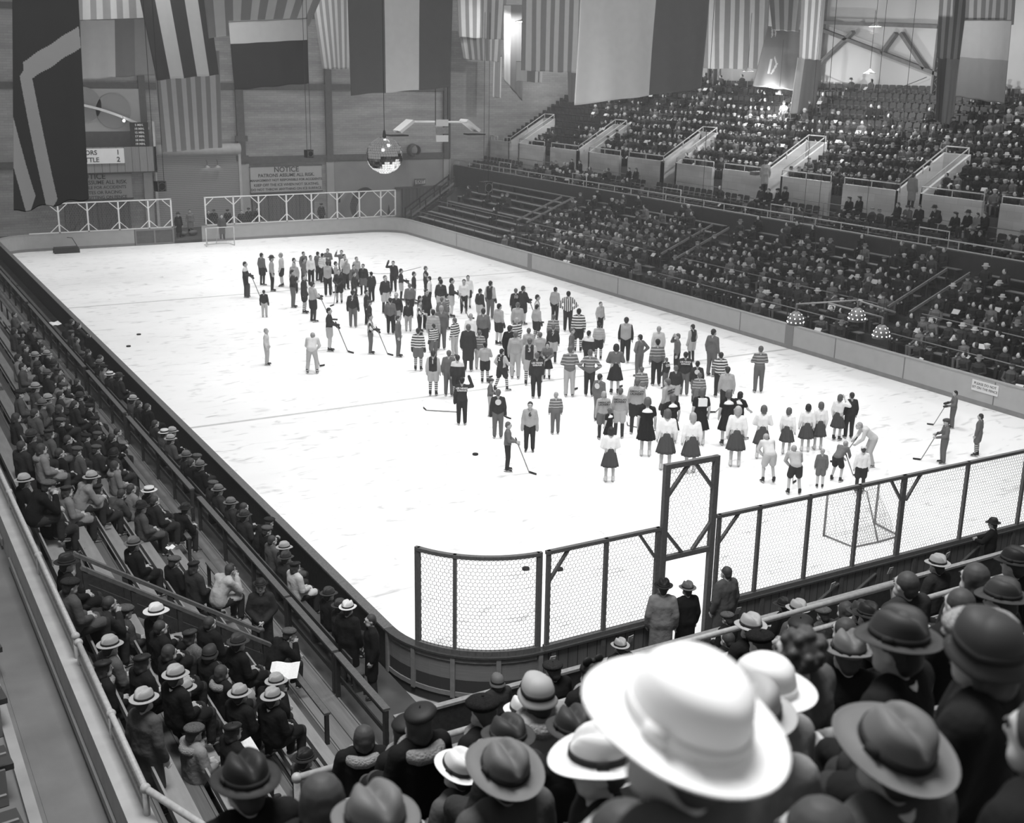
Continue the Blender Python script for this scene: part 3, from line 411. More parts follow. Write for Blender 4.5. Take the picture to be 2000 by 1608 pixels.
(20.74, 18.03, 0, -1.26, 1.12, 'D', 'plain', 0.13, 'trousers', 0.12, 'skate', 'short', 0.03, 'hockey player in mid grey jersey, grey trousers, sixth from the left', 'skaters lined up on the ice', (), ''),
(21.45, 20.2, 0, 0.17, 0.945, 'D', 'vest', 0.035, 'shorts', 0.4, 'plainsock', 'short', 0.03, 'hockey player in dark jersey with pale sleeves, light shorts', 'skaters lined up on the ice', (), ''),
(19.6, 18.77, 0, 1.12, 0.991, 'E', 'plain', 0.13, 'trousers', 0.03, 'plainsock', 'short', 0.1, 'hockey player in mid grey jersey, dark trousers, hand to face', 'skaters lined up on the ice', (), ''),
(18.98, 21.4, 0, -0.65, 1.114, 'D', 'cuffs', 0.34, 'trousers', 0.03, 'stripe', 'short', 0.03, 'hockey player in light grey jersey with dark sleeves, dark trousers, striped socks', 'skaters lined up on the ice', (), ''),
(18.13, 19.23, 0, 0.19, 0.997, 'P', 'plain', 0.13, 'trousers', 0.12, 'plainsock', 'short', 0.03, 'hockey player in mid grey jersey, grey trousers, hand on hip', 'skaters lined up on the ice', (), ''),
(19.67, 20.11, 0, -0.5, 1.003, 'D', 'plain', 0.5, 'trousers', 0.38, 'plainsock', 'short', 0.3, 'hockey player in pale jersey, pale trousers', 'skaters lined up on the ice', (), ''),
(17.92, 17.82, 0, -0.41, 1.073, 'D', 'hband', 0.13, 'trousers', 0.03, 'plainsock', 'short', 0.015, 'hockey player in mid grey jersey with pale bands, dark trousers, right of two', 'skaters lined up on the ice', (), ''),
(19.03, 15.45, 0, -0.49, 1.003, 'A', 'hstripe', 0.13, 'trousers', 0.03, 'skate', 'short', 0.03, 'hockey player in black and white hooped jersey, dark trousers', 'skaters lined up on the ice', (), ''),
(17.97, 17.3, 0, 0.2, 0.711, 'D', 'plain', 0.035, 'trousers', 0.12, 'plainsock', 'short', 0.1, 'hockey player in dark jersey lettered for a garage, grey trousers, left of two', 'skaters lined up on the ice', ('gloves',), 'GARAGE'),
(16.63, 14.98, 0, -0.39, 0.933, 'D', 'plain', 0.035, 'shorts', 0.4, 'plainsock', 'short', 0.1, 'hockey player in dark jersey, light shorts, fourth from the left', 'skaters lined up on the ice', (), ''),
(18.0, 16.2, 0, -0.61, 0.98, 'D', 'plain', 0.035, 'trousers', 0.12, 'plainsock', 'short', 0.03, 'hockey player in dark jersey lettered for a garage, grey trousers, right of two', 'skaters lined up on the ice', ('gloves',), 'GARAGE'),
(17.74, 15.17, 0, -0.67, 0.927, 'D', 'plain', 0.035, 'shorts', 0.13, 'plainsock', 'short', 0.015, 'hockey player in dark jersey with a round pale badge, grey shorts', 'skaters lined up on the ice', (), 'CIRC'),
(17.64, 13.4, 0, -0.59, 1.05, 'D', 'plain', 0.34, 'trousers', 0.03, 'plainsock', 'short', 0.03, 'hockey player in light grey jersey, dark trousers, eighth from the left', 'skaters lined up on the ice', (), ''),
(14.31, 6.29, 0, -0.54, 0.911, 'L', 'plain', 0.34, 'shorts', 0.03, 'skate', 'short', 0.3, 'hockey player in light grey jersey, dark shorts, bending forward', 'skaters lined up on the ice', (), ''),
(15.37, 6.37, 0, -0.65, 0.7, 'D', 'plain', 0.13, 'shorts', 0.13, 'palesock', 'short', 0.3, 'hockey player in mid grey jersey, grey shorts, pale socks', 'skaters lined up on the ice', (), ''),
(16.21, 6.58, 0, -1.3, 0.795, 'L', 'plain', 0.13, 'shorts', 0.03, 'skate', 'short', 0.3, 'hockey player in mid grey jersey, dark shorts, bending forward', 'skaters lined up on the ice', (), ''),
(16.09, 5.52, 0, -0.56, 0.834, 'D', 'plain', 0.7, 'shorts', 0.03, 'plainsock', 'net', 0.6, 'boy in a net cap in white jersey, dark shorts', 'skaters lined up on the ice', (), ''),
(18.2, 7.13, 0, 1.07, 0.952, 'L', 'plain', 0.5, 'trousers', 0.38, 'skate', 'short', 0.3, 'hockey player in pale jersey, pale trousers, bending forward', 'skaters lined up on the ice', (), ''),
(23.7, 8.79, 0, 0.94, 0.776, 'H', 'plain', 0.13, 'trousers', 0.12, 'skate', 'short', 0.015, 'hockey player in mid grey jersey, grey trousers, seventh from the left', 'skaters lined up on the ice', ('gloves',), ''),
(20.39, 6.29, 0, 1.01, 0.844, 'H', 'plain', 0.13, 'trousers', 0.12, 'skate', 'cap', 0.1, 'capped player in mid grey jersey, grey trousers', 'skaters lined up on the ice', (), ''),
(21.93, 6.3, 0, 0.39, 0.822, 'D', 'plain', 0.13, 'shorts', 0.13, 'stripe', 'short', 0.03, 'hockey player in mid grey jersey, grey shorts, striped socks', 'skaters lined up on the ice', (), ''),
(14.33, 7.39, 0, -0.38, 0.932, 'L', 'plain', 0.5, 'shorts', 0.4, 'skate', 'short', 0.3, 'hockey player in pale jersey, light shorts', 'skaters lined up on the ice', (), ''),
(16.9, 13.98, 0, -0.47, 0.892, 'D', 'hband', 0.13, 'shorts', 0.13, 'plainsock', 'short', 0.1, 'hockey player in mid grey jersey with pale bands, grey shorts', 'skaters lined up on the ice', (), ''),
(-0.8, 32.94, 0.16, -1.27, 1.0, 'lean', 'coat', 0.029, '', 0.03, 'shoe', 'short', 0.05, 'bare headed person in dark coat, leaning forward on the rinkside bench', 'spectators on the rinkside bench', (), ''),
(-0.98, 30.44, 0.16, -1.49, 1.0, 'sit', 'coat', 0.069, '', 0.03, 'shoe', 'cap', 0.12, 'person in grey coat, grey flat cap on the rinkside bench', 'spectators on the rinkside bench', (), ''),
(-1.02, 29.15, 0.16, -1.54, 1.0, 'sit', 'coat', 0.09, '', 0.03, 'shoe', 'short', 0.05, 'bare headed figure in grey coat on the rinkside bench, second from near end', 'spectators on the rinkside bench', (), ''),
(-0.8, 29.81, 0.16, -1.22, 1.0, 'R', 'coat', 0.032, '', 0.03, 'shoe', 'short', 0.05, 'bare headed figure in dark coat on the rinkside bench, sixth from near end', 'spectators on the rinkside bench', (), ''),
(-1.02, 26.91, 0.16, -1.54, 1.0, 'sit', 'coat', 0.029, '', 0.03, 'shoe', 'parted', 0.05, 'bare headed figure in dark coat on the rinkside bench, fifth from near end', 'spectators on the rinkside bench', (), ''),
(-0.8, 25.85, 0.16, -1.36, 1.0, 'sit', 'coat', 0.03, '', 0.03, 'shoe', 'short', 0.05, 'bare headed figure in dark coat on the rinkside bench, fourth from near end', 'spectators on the rinkside bench', (), ''),
(-1.02, 24.92, 0.16, -1.42, 1.0, 'sit', 'coat', 0.032, '', 0.03, 'shoe', 'fedora', 0.12, 'figure in dark coat, grey fedora on the rinkside bench, fourth from near end', 'spectators on the rinkside bench', (), ''),
(-1.0, 24.3, 0.16, -1.52, 1.0, 'sit', 'coat', 0.203, '', 0.03, 'shoe', 'cap', 0.035, 'person in light coat, dark flat cap on the rinkside bench', 'spectators on the rinkside bench', (), ''),
(-1.02, 23.17, 0.16, -1.26, 1.0, 'sit', 'coat', 0.031, '', 0.03, 'shoe', 'boater', 0.6, 'person in dark coat, pale straw boater on the rinkside bench', 'spectators on the rinkside bench', (), ''),
(-0.8, 22.77, 0.16, -1.26, 1.0, 'sit', 'coat', 0.03, '', 0.03, 'shoe', 'fedora', 0.035, 'figure in dark coat, dark fedora on the rinkside bench, fourth from near end', 'spectators on the rinkside bench', (), ''),
(-1.02, 19.7, 0.16, -1.23, 1.0, 'sit', 'coat', 0.09, '', 0.03, 'shoe', 'fedora', 0.32, 'figure in grey coat, light fedora on the rinkside bench, third from near end', 'spectators on the rinkside bench', (), ''),
(-0.96, 19.21, 0.16, -1.41, 1.0, 'sit', 'coat', 0.03, '', 0.03, 'shoe', 'short', 0.05, 'bare headed figure in dark coat on the rinkside bench, third from near end', 'spectators on the rinkside bench', (), ''),
(-0.8, 18.75, 0.16, -1.19, 1.0, 'sit', 'coat', 0.013, '', 0.03, 'shoe', 'short', 0.05, 'bare headed figure in black coat on the rinkside bench, third from near end', 'spectators on the rinkside bench', (), ''),
(-1.02, 16.87, 0.16, -1.38, 1.0, 'sit', 'coat', 0.03, '', 0.03, 'shoe', 'short', 0.05, 'bare headed figure in dark coat on the rinkside bench, second from near end', 'spectators on the rinkside bench', (), ''),
(-1.02, 15.78, 0.16, -1.2, 1.0, 'sit', 'coat', 0.082, '', 0.03, 'shoe', 'boater', 0.6, 'person in grey coat, pale straw boater on the rinkside bench', 'spectators on the rinkside bench', (), ''),
(-1.02, 15.07, 0.16, -1.3, 1.0, 'sit', 'coat', 0.077, '', 0.03, 'shoe', 'fedora', 0.32, 'figure in grey coat, light fedora on the rinkside bench, second from near end', 'spectators on the rinkside bench', (), ''),
(-0.8, 15.76, 0.16, -1.32, 1.0, 'sit', 'coat', 0.012, '', 0.03, 'shoe', 'fedora', 0.32, 'person in black coat, light fedora on the rinkside bench', 'spectators on the rinkside bench', (), ''),
(-1.02, 13.42, 0.16, -1.52, 1.0, 'sit', 'coat', 0.029, '', 0.03, 'shoe', 'fedora', 0.12, 'figure in dark coat, grey fedora on the rinkside bench, third from near end', 'spectators on the rinkside bench', (), ''),
(-1.02, 12.92, 0.16, -1.15, 1.0, 'sit', 'coat', 0.013, '', 0.03, 'shoe', 'short', 0.05, 'bare headed figure in black coat on the rinkside bench, second from near end', 'spectators on the rinkside bench', (), ''),
(-0.8, 13.2, 0.16, -1.26, 1.0, 'sit', 'coat', 0.027, '', 0.03, 'shoe', 'cap', 0.12, 'figure in dark coat, grey flat cap on the rinkside bench, second from near end', 'spectators on the rinkside bench', (), ''),
(-0.91, 12.45, 0.16, -1.26, 1.0, 'sit', 'coat', 0.012, '', 0.03, 'shoe', 'fedora', 0.12, 'person in black coat, grey fedora on the rinkside bench', 'spectators on the rinkside bench', (), ''),
(-1.02, 10.9, 0.16, -1.37, 1.0, 'sit', 'coat', 0.031, '', 0.03, 'shoe', 'cap', 0.12, 'figure in dark coat, grey flat cap on the rinkside bench, first from near end', 'spectators on the rinkside bench', (), ''),
(-1.02, 10.4, 0.16, -1.52, 1.0, 'sit', 'coat', 0.03, '', 0.03, 'shoe', 'fedora', 0.12, 'figure in dark coat, grey fedora on the rinkside bench, second from near end', 'spectators on the rinkside bench', (), ''),
(-1.02, 9.36, 0.16, -1.54, 1.0, 'sit', 'coat', 0.029, '', 0.03, 'shoe', 'fedora', 0.12, 'figure in dark coat, grey fedora on the rinkside bench, first from near end', 'spectators on the rinkside bench', (), ''),
(-0.8, 9.03, 0.16, -1.36, 1.0, 'sit', 'coat', 0.026, '', 0.03, 'shoe', 'short', 0.05, 'bare headed figure in dark coat on the rinkside bench, first from near end', 'spectators on the rinkside bench', (), ''),
(-0.98, 8.41, 0.16, -1.27, 1.0, 'sit', 'coat', 0.028, '', 0.03, 'shoe', 'fedora', 0.035, 'figure in dark coat, dark fedora on the rinkside bench, third from near end', 'spectators on the rinkside bench', (), ''),
(-0.8, 7.95, 0.16, -1.3, 1.0, 'lean', 'coat', 0.014, '', 0.03, 'shoe', 'cap', 0.035, 'person in black coat, dark flat cap on the rinkside bench', 'spectators on the rinkside bench', (), ''),
(-0.8, 7.34, 0.16, -1.45, 1.0, 'sit', 'coat', 0.01, '', 0.03, 'shoe', 'cap', 0.12, 'person in black coat, grey flat cap on the rinkside bench', 'spectators on the rinkside bench', (), ''),
(-0.87, 6.74, 0.16, -1.43, 1.0, 'sit', 'coat', 0.084, '', 0.03, 'shoe', 'short', 0.05, 'bare headed figure in grey coat on the rinkside bench, first from near end', 'spectators on the rinkside bench', (), ''),
(-0.8, 6.13, 0.16, -1.47, 1.0, 'sit', 'coat', 0.072, '', 0.03, 'shoe', 'fedora', 0.32, 'figure in grey coat, light fedora on the rinkside bench, first from near end', 'spectators on the rinkside bench', (), ''),
(-0.95, 5.6, 0.16, -1.19, 1.0, 'sit', 'coat', 0.029, '', 0.03, 'shoe', 'fedora', 0.035, 'figure in dark coat, dark fedora on the rinkside bench, second from near end', 'spectators on the rinkside bench', (), ''),
(-0.92, 5.09, 0.16, -1.37, 1.0, 'sit', 'coat', 0.469, '', 0.03, 'shoe', 'beret', 0.015, 'person in pale coat, black beret on the rinkside bench', 'spectators on the rinkside bench', (), ''),
(-0.8, 3.46, 0.16, -1.42, 1.0, 'sit', 'coat', 0.013, '', 0.03, 'shoe', 'fedora', 0.035, 'person in black coat, dark fedora on the rinkside bench', 'spectators on the rinkside bench', (), ''),
(-0.8, 2.84, 0.16, -1.47, 1.0, 'sit', 'coat', 0.027, '', 0.03, 'shoe', 'fedora', 0.035, 'figure in dark coat, dark fedora on the rinkside bench, first from near end', 'spectators on the rinkside bench', (), ''),
(-1.02, 1.87, 0.16, -0.88, 1.0, 'D', 'coat', 0.013, '', 0.03, 'shoe', 'fedora', 0.6, 'person in black coat, pale fedora on the rinkside bench', 'spectators on the rinkside bench', (), ''),
(-0.8, 1.25, 0.16, 1.35, 1.0, 'D', 'coat', 0.012, '', 0.03, 'shoe', 'short', 0.05, 'bare headed figure in black coat on the rinkside bench, first from near end', 'spectators on the rinkside bench', (), ''),
(-2.22, 3.32, 0.3, 2.78, 1.0, 'C', 'coat', 0.026, '', 0.03, 'shoe', 'bowler', 0.015, 'person in dark coat, black bowler on the left walk', 'spectators on the left walk', (), ''),
(-4.22, 10.7, 1.59, -1.15, 1.0, 'sit', 'coat', 0.08, '', 0.03, 'shoe', 'cap', 0.12, 'figure in grey coat, grey flat cap in the left stand, second from near end', 'spectators in the left stand', (), ''),
(-3.52, 12.29, 1.07, -1.17, 1.0, 'sit', 'coat', 0.031, '', 0.03, 'shoe', 'cap', 0.12, 'figure in dark coat, grey flat cap in the left stand, first from near end', 'spectators in the left stand', (), ''),
(-3.19, 11.76, 1.07, -1.22, 1.0, 'sit', 'coat', 0.032, '', 0.03, 'shoe', 'cloche', 0.015, 'person in dark coat, black cloche hat in the left stand', 'spectators in the left stand', (), ''),
(-3.37, 10.82, 1.07, -1.39, 1.0, 'sit', 'fur', 0.18, '', 0.25, 'shoe', 'bob', 0.05, 'long haired figure in light coat, fur collar in the left stand, first from near end', 'spectators in the left stand', (), ''),
(-5.96, 5.91, 2.63, -1.32, 1.0, 'sit', 'coat', 0.011, '', 0.03, 'shoe', 'fedora', 0.32, 'figure in black coat, light fedora in the left stand, fifth from near end', 'spectators in the left stand', (), ''),
(-5.34, 7.91, 2.63, -1.41, 1.0, 'sit', 'fur', 0.195, '', 0.25, 'shoe', 'bob', 0.05, 'long haired figure in light coat, fur collar in the left stand, second from near end', 'spectators in the left stand', (), ''),
(-4.83, 9.1, 2.11, -1.25, 1.0, 'sit', 'coat', 0.012, '', 0.03, 'shoe', 'short', 0.05, 'bare headed figure in black coat in the left stand, third from near end', 'spectators in the left stand', (), ''),
(-4.79, 7.23, 2.11, -1.37, 1.0, 'lean', 'coat', 0.22, '', 0.03, 'shoe', 'fedora', 0.32, 'figure in light coat, light fedora in the left stand, first from near end', 'spectators in the left stand', (), ''),
(-4.32, 7.79, 1.59, -1.11, 1.0, 'sit', 'coat', 0.028, '', 0.03, 'shoe', 'beret', 0.015, 'figure in dark coat, black beret in the left stand, second from near end', 'spectators in the left stand', (), ''),
(-5.12, 6.51, 2.11, -1.47, 1.0, 'sit', 'coat', 0.172, '', 0.03, 'shoe', 'beret', 0.035, 'figure in light coat, dark beret in the left stand, second from near end', 'spectators in the left stand', (), ''),
(-3.87, 8.87, 1.07, -1.15, 1.0, 'lean', 'coat', 0.069, '', 0.03, 'shoe', 'short', 0.05, 'bare headed person in grey coat, leaning forward in the left stand', 'spectators in the left stand', (), ''),
(-3.39, 8.99, 1.07, -1.22, 1.0, 'sit', 'coat', 0.204, '', 0.03, 'shoe', 'short', 0.05, 'bare headed person in light coat in the left stand', 'spectators in the left stand', (), ''),
(-3.08, 8.6, 1.07, -1.38, 1.0, 'sit', 'coat', 0.013, '', 0.03, 'shoe', 'boater', 0.6, 'person in black coat, pale straw boater in the left stand', 'spectators in the left stand', (), ''),
(-3.47, 7.65, 1.07, -1.49, 1.0, 'sit', 'coat', 0.071, '', 0.03, 'shoe', 'fedora', 0.015, 'figure in grey coat, black fedora in the left stand, second from near end', 'spectators in the left stand', (), ''),
(-3.1, 7.99, 1.07, -1.32, 1.0, 'sit', 'coat', 0.024, '', 0.03, 'shoe', 'short', 0.05, 'bare headed figure in dark coat in the left stand, first from near end', 'spectators in the left stand', (), ''),
(-2.54, 8.57, 0.55, -1.17, 1.0, 'lean', 'coat', 0.011, '', 0.03, 'shoe', 'fedora', 0.015, 'figure in black coat, black fedora in the left stand, second from near end', 'spectators in the left stand', (), ''),
(-6.06, 4.16, 3.15, -1.44, 1.0, 'chin', 'coat', 0.01, '', 0.03, 'shoe', 'cap', 0.12, 'figure in black coat, grey cap, hand raised in the left stand, second from near end', 'spectators in the left stand', (), ''),
(-4.33, 4.36, 1.59, -1.25, 1.0, 'sit', 'coat', 0.012, '', 0.03, 'shoe', 'fedora', 0.12, 'person in black coat, grey fedora in the left stand', 'spectators in the left stand', ('shirt_collar',), ''),
(-3.59, 4.43, 1.07, -1.25, 1.0, 'sit', 'coat', 0.013, '', 0.03, 'shoe', 'cap', 0.12, 'figure in black coat, grey flat cap in the left stand, first from near end', 'spectators in the left stand', (), ''),
(-3.31, 4.01, 1.07, -1.18, 1.0, 'sit', 'coat', 0.032, '', 0.03, 'shoe', 'beret', 0.015, 'figure in dark coat, black beret in the left stand, first from near end', 'spectators in the left stand', (), ''),
(-2.96, 3.66, 1.07, -1.23, 1.0, 'chin', 'coat', 0.382, '', 0.03, 'shoe', 'parted', 0.05, 'bare headed person in pale coat in the left stand', 'spectators in the left stand', (), ''),
(-6.22, -0.57, 3.15, -1.31, 1.0, 'sit', 'coat', 0.072, '', 0.03, 'shoe', 'cap', 0.035, 'figure in grey coat, dark flat cap in the left stand, first from near end', 'spectators in the left stand', (), ''),
(-6.12, 0.25, 3.15, -1.5, 1.0, 'sit', 'coat', 0.012, '', 0.03, 'shoe', 'fedora', 0.015, 'figure in black coat, black fedora in the left stand, first from near end', 'spectators in the left stand', (), ''),
(-5.89, -0.19, 2.63, -1.21, 1.0, 'chin', 'coat', 0.025, '', 0.03, 'shoe', 'short', 0.05, 'bare headed person in dark coat, hand raised in the left stand', 'spectators in the left stand', (), ''),
(-5.31, 0.42, 2.11, -1.39, 1.0, 'sit', 'coat', 0.076, '', 0.03, 'shoe', 'cap', 0.12, 'figure in grey coat, grey flat cap in the left stand, first from near end', 'spectators in the left stand', ('tweed',), ''),
(-4.89, 0.14, 2.11, -1.22, 1.0, 'sit', 'coat', 0.012, '', 0.03, 'shoe', 'fedora_wide', 0.6, 'person in black coat, pale wide fedora in the left stand', 'spectators in the left stand', (), ''),
(-5.93, -1.7, 2.63, -1.25, 1.0, 'sit', 'coat', 0.086, '', 0.03, 'shoe', 'fedora', 0.32, 'figure in grey coat, light fedora in the left stand, second from near end', 'spectators in the left stand', (), ''),
(-4.95, -0.36, 2.11, -1.34, 1.0, 'sit', 'coat', 0.013, '', 0.03, 'shoe', 'short', 0.05, 'bare headed figure in black coat in the left stand, second from near end', 'spectators in the left stand', (), ''),
(-4.39, 0.15, 1.59, -1.14, 1.0, 'sit', 'coat', 0.175, '', 0.03, 'shoe', 'beret', 0.035, 'figure in light coat, dark beret in the left stand, first from near end', 'spectators in the left stand', ('tweed',), ''),
(-3.98, 0.48, 1.59, -1.13, 1.0, 'sit', 'coat', 0.013, '', 0.03, 'shoe', 'short', 0.05, 'bare headed figure in black coat in the left stand, first from near end', 'spectators in the left stand', (), ''),
(-6.13, -2.27, 2.63, -1.45, 1.0, 'sit', 'fur', 0.012, '', 0.25, 'shoe', 'beret', 0.015, 'person in black coat, fur collar and black beret in the left stand', 'spectators in the left stand', (), ''),
(-5.64, -2.35, 2.63, -1.25, 1.0, 'sit', 'coat', 0.013, '', 0.03, 'shoe', 'beret', 0.015, 'figure in black coat, black beret in the left stand, second from near end', 'spectators in the left stand', (), ''),
(-5.03, -1.22, 2.11, -1.35, 1.0, 'sit', 'coat', 0.012, '', 0.03, 'shoe', 'bob', 0.05, 'long haired person in black coat in the left stand', 'spectators in the left stand', (), ''),
(-4.27, -0.56, 1.59, -1.15, 1.0, 'sit', 'coat', 0.013, '', 0.03, 'shoe', 'cloche', 0.035, 'person in black coat, dark cloche hat in the left stand', 'spectators in the left stand', (), ''),
(-6.0, -4.14, 2.63, -1.02, 1.0, 'D', 'coat', 0.079, '', 0.03, 'shoe', 'fedora', 0.32, 'figure in grey coat, light fedora in the left stand, first from near end', 'spectators in the left stand', (), ''),
(-5.14, -2.43, 2.11, -1.24, 1.0, 'sit', 'coat', 0.011, '', 0.03, 'shoe', 'fedora', 0.32, 'figure in black coat, light fedora in the left stand, fourth from near end', 'spectators in the left stand', (), ''),
(-5.35, -2.96, 2.63, -1.21, 1.0, 'sit', 'coat', 0.013, '', 0.03, 'shoe', 'fedora', 0.32, 'figure in black coat, light fedora in the left stand, third from near end', 'spectators in the left stand', ('shirt_collar',), ''),
(-4.28, -1.22, 1.59, -1.24, 1.0, 'sit', 'fur', 0.013, '', 0.25, 'shoe', 'bob', 0.05, 'long haired person in black coat, fur collar in the left stand', 'spectators in the left stand', (), ''),
(-3.63, -0.93, 1.07, -1.41, 1.0, 'chin', 'coat', 0.013, '', 0.03, 'shoe', 'fedora', 0.32, 'person in black coat, light fedora, hand raised in the left stand', 'spectators in the left stand', (), ''),
(-4.25, -2.02, 1.59, -1.11, 1.0, 'sit', 'coat', 0.014, '', 0.03, 'shoe', 'fedora', 0.32, 'figure in black coat, light fedora in the left stand, second from near end', 'spectators in the left stand', (), ''),
(-5.31, -3.56, 2.11, -1.29, 1.0, 'sit', 'fur', 0.217, '', 0.25, 'shoe', 'cap', 0.12, 'person in light coat, fur collar and grey flat cap in the left stand', 'spectators in the left stand', (), ''),
(-4.85, -3.76, 2.11, -1.37, 1.0, 'sit', 'coat', 0.013, '', 0.03, 'shoe', 'beret', 0.015, 'figure in black coat, black beret in the left stand, first from near end', 'spectators in the left stand', (), ''),
(-3.86, -2.33, 1.59, -1.16, 1.0, 'sit', 'coat', 0.011, '', 0.03, 'shoe', 'fedora', 0.32, 'figure in black coat, light fedora in the left stand, first from near end', 'spectators in the left stand', ('shirt_collar',), ''),
(-2.57, 1.59, 0.55, -1.47, 1.0, 'chin', 'coat', 0.012, '', 0.03, 'shoe', 'cap', 0.12, 'figure in black coat, grey cap, hand raised in the left stand, first from near end', 'spectators in the left stand', (), ''),
(-3.73, -3.27, 1.07, -1.28, 1.0, 'sit', 'coat', 0.086, '', 0.03, 'shoe', 'fedora', 0.015, 'figure in grey coat, black fedora in the left stand, first from near end', 'spectators in the left stand', ('shirt_collar',), ''),
(-3.79, -0.45, 1.59, -1.31, 1.0, 'sit', 'coat', 0.01, '', 0.03, 'shoe', 'fedora', 0.035, 'person in black coat, dark fedora in the left stand', 'spectators in the left stand', (), ''),
(-5.73, 4.72, 2.63, -1.18, 1.0, 'sit', 'coat', 0.024, '', 0.03, 'shoe', 'short', 0.05, 'bare headed figure in dark coat in the left stand, second from near end', 'spectators in the left stand', (), ''),
(-5.4, 8.84, 2.63, -1.18, 1.0, 'sit', 'coat', 0.025, '', 0.03, 'shoe', 'fedora', 0.035, 'figure in dark coat, dark fedora in the left stand, first from near end', 'spectators in the left stand', (), ''),
(-4.79, 10.66, 2.11, -1.37, 1.0, 'sit', 'coat', 0.087, '', 0.03, 'shoe', 'beret', 0.035, 'figure in grey coat, dark beret in the left stand, first from near end', 'spectators in the left stand', (), ''),
(-4.24, 11.73, 1.59, -1.44, 1.0, 'sit', 'coat', 0.025, '', 0.03, 'shoe', 'short', 0.05, 'bare headed figure in dark coat in the left stand, fourth from near end', 'spectators in the left stand', (), ''),
(-3.56, 13.38, 1.07, -1.29, 1.0, 'sit', 'coat', 0.03, '', 0.03, 'shoe', 'cap', 0.035, 'figure in dark coat, dark flat cap in the left stand, first from near end', 'spectators in the left stand', (), ''),
(-2.97, 15.14, 0.55, -1.16, 1.0, 'sit', 'coat', 0.03, '', 0.03, 'shoe', 'cap', 0.12, 'figure in dark coat, grey flat cap in the left stand, second from near end', 'spectators in the left stand', (), ''),
(-2.75, 16.63, 0.55, -1.12, 1.0, 'sit', 'coat', 0.028, '', 0.03, 'shoe', 'cap', 0.035, 'figure in dark coat, dark flat cap in the left stand, second from near end', 'spectators in the left stand', (), ''),
(-2.4, 21.22, 0.55, -1.12, 1.0, 'sit', 'coat', 0.011, '', 0.03, 'shoe', 'short', 0.05, 'bare headed figure in black coat in the left stand, fifth from near end', 'spectators in the left stand', (), ''),
(-3.08, 19.74, 1.07, -1.41, 1.0, 'sit', 'coat', 0.028, '', 0.03, 'shoe', 'short', 0.05, 'bare headed figure in dark coat in the left stand, seventh from near end', 'spectators in the left stand', (), ''),
(-4.19, 16.97, 1.59, -1.38, 1.0, 'sit', 'coat', 0.085, '', 0.03, 'shoe', 'fedora', 0.32, 'figure in grey coat, light fedora in the left stand, fourth from near end', 'spectators in the left stand', (), ''),
(-4.08, 15.59, 1.59, -1.24, 1.0, 'sit', 'coat', 0.081, '', 0.03, 'shoe', 'fedora', 0.32, 'figure in grey coat, light fedora in the left stand, third from near end', 'spectators in the left stand', (), ''),
(-3.96, 14.57, 1.59, -1.16, 1.0, 'sit', 'coat', 0.029, '', 0.03, 'shoe', 'bob', 0.05, 'long haired figure in dark coat in the left stand, first from near end', 'spectators in the left stand', (), ''),
(-3.23, 16.73, 1.07, -1.38, 1.0, 'sit', 'coat', 0.027, '', 0.03, 'shoe', 'short', 0.05, 'bare headed figure in dark coat in the left stand, fifth from near end', 'spectators in the left stand', (), ''),
(-4.82, 12.59, 2.11, -1.16, 1.0, 'sit', 'coat', 0.09, '', 0.03, 'shoe', 'short', 0.05, 'bare headed figure in grey coat in the left stand, first from near end', 'spectators in the left stand', (), ''),
(-5.27, 12.37, 2.11, -1.42, 1.0, 'sit', 'coat', 0.031, '', 0.03, 'shoe', 'bob', 0.05, 'long haired figure in dark coat in the left stand, second from near end', 'spectators in the left stand', (), ''),
(-5.67, 8.29, 2.63, -1.11, 1.0, 'sit', 'coat', 0.028, '', 0.03, 'shoe', 'short', 0.05, 'bare headed figure in dark coat in the left stand, third from near end', 'spectators in the left stand', (), ''),
(-4.73, -7.89, 4.24, -0.27, 1.0, 'turn', 'fur', 0.011, '', 0.25, 'shoe', 'bob', 0.05, 'long haired person in black coat, fur collar in the near stand, first from left', 'spectators in the near stand', (), ''),
(-5.04, -9.58, 5.29, 0.11, 1.0, 'sit', 'fur', 0.012, '', 0.25, 'shoe', 'beret', 0.015, 'person in black coat, fur collar and black beret in the near stand, first from left', 'spectators in the near stand', (), ''),
(-5.26, -10.31, 5.82, 0.14, 1.0, 'sit', 'fur', 0.01, '', 0.25, 'shoe', 'beret', 0.015, 'person in black coat, fur collar and black beret in the near stand, second from left', 'spectators in the near stand', (), ''),
(-4.76, -10.4, 5.82, 0.29, 1.0, 'sit', 'fur', 0.012, '', 0.25, 'shoe', 'cap', 0.015, 'person in black coat, fur collar and black flat cap in the near stand', 'spectators in the near stand', (), ''),
(0.17, -1.81, 0.55, 0.06, 1.0, 'sit', 'coat', 0.031, '', 0.03, 'shoe', 'cloche', 0.12, 'person in dark coat, grey cloche hat in the near stand', 'spectators in the near stand', (), ''),
(-5.23, -11.58, 6.35, 0.13, 1.0, 'sit', 'coat', 0.028, '', 0.03, 'shoe', 'fedora', 0.035, 'person in dark coat, dark fedora in the near stand, first from left', 'spectators in the near stand', (), ''),
(-1.47, -5.53, 2.66, 0.18, 1.0, 'sit', 'coat', 0.01, '', 0.03, 'shoe', 'cloche', 0.015, 'person in black coat, black cloche hat in the near stand', 'spectators in the near stand', (), ''),
(-1.4, -6.03, 3.19, 0.12, 1.0, 'sit', 'coat', 0.012, '', 0.03, 'shoe', 'cap', 0.035, 'person in black coat, dark flat cap in the near stand, first from left', 'spectators in the near stand', (), ''),
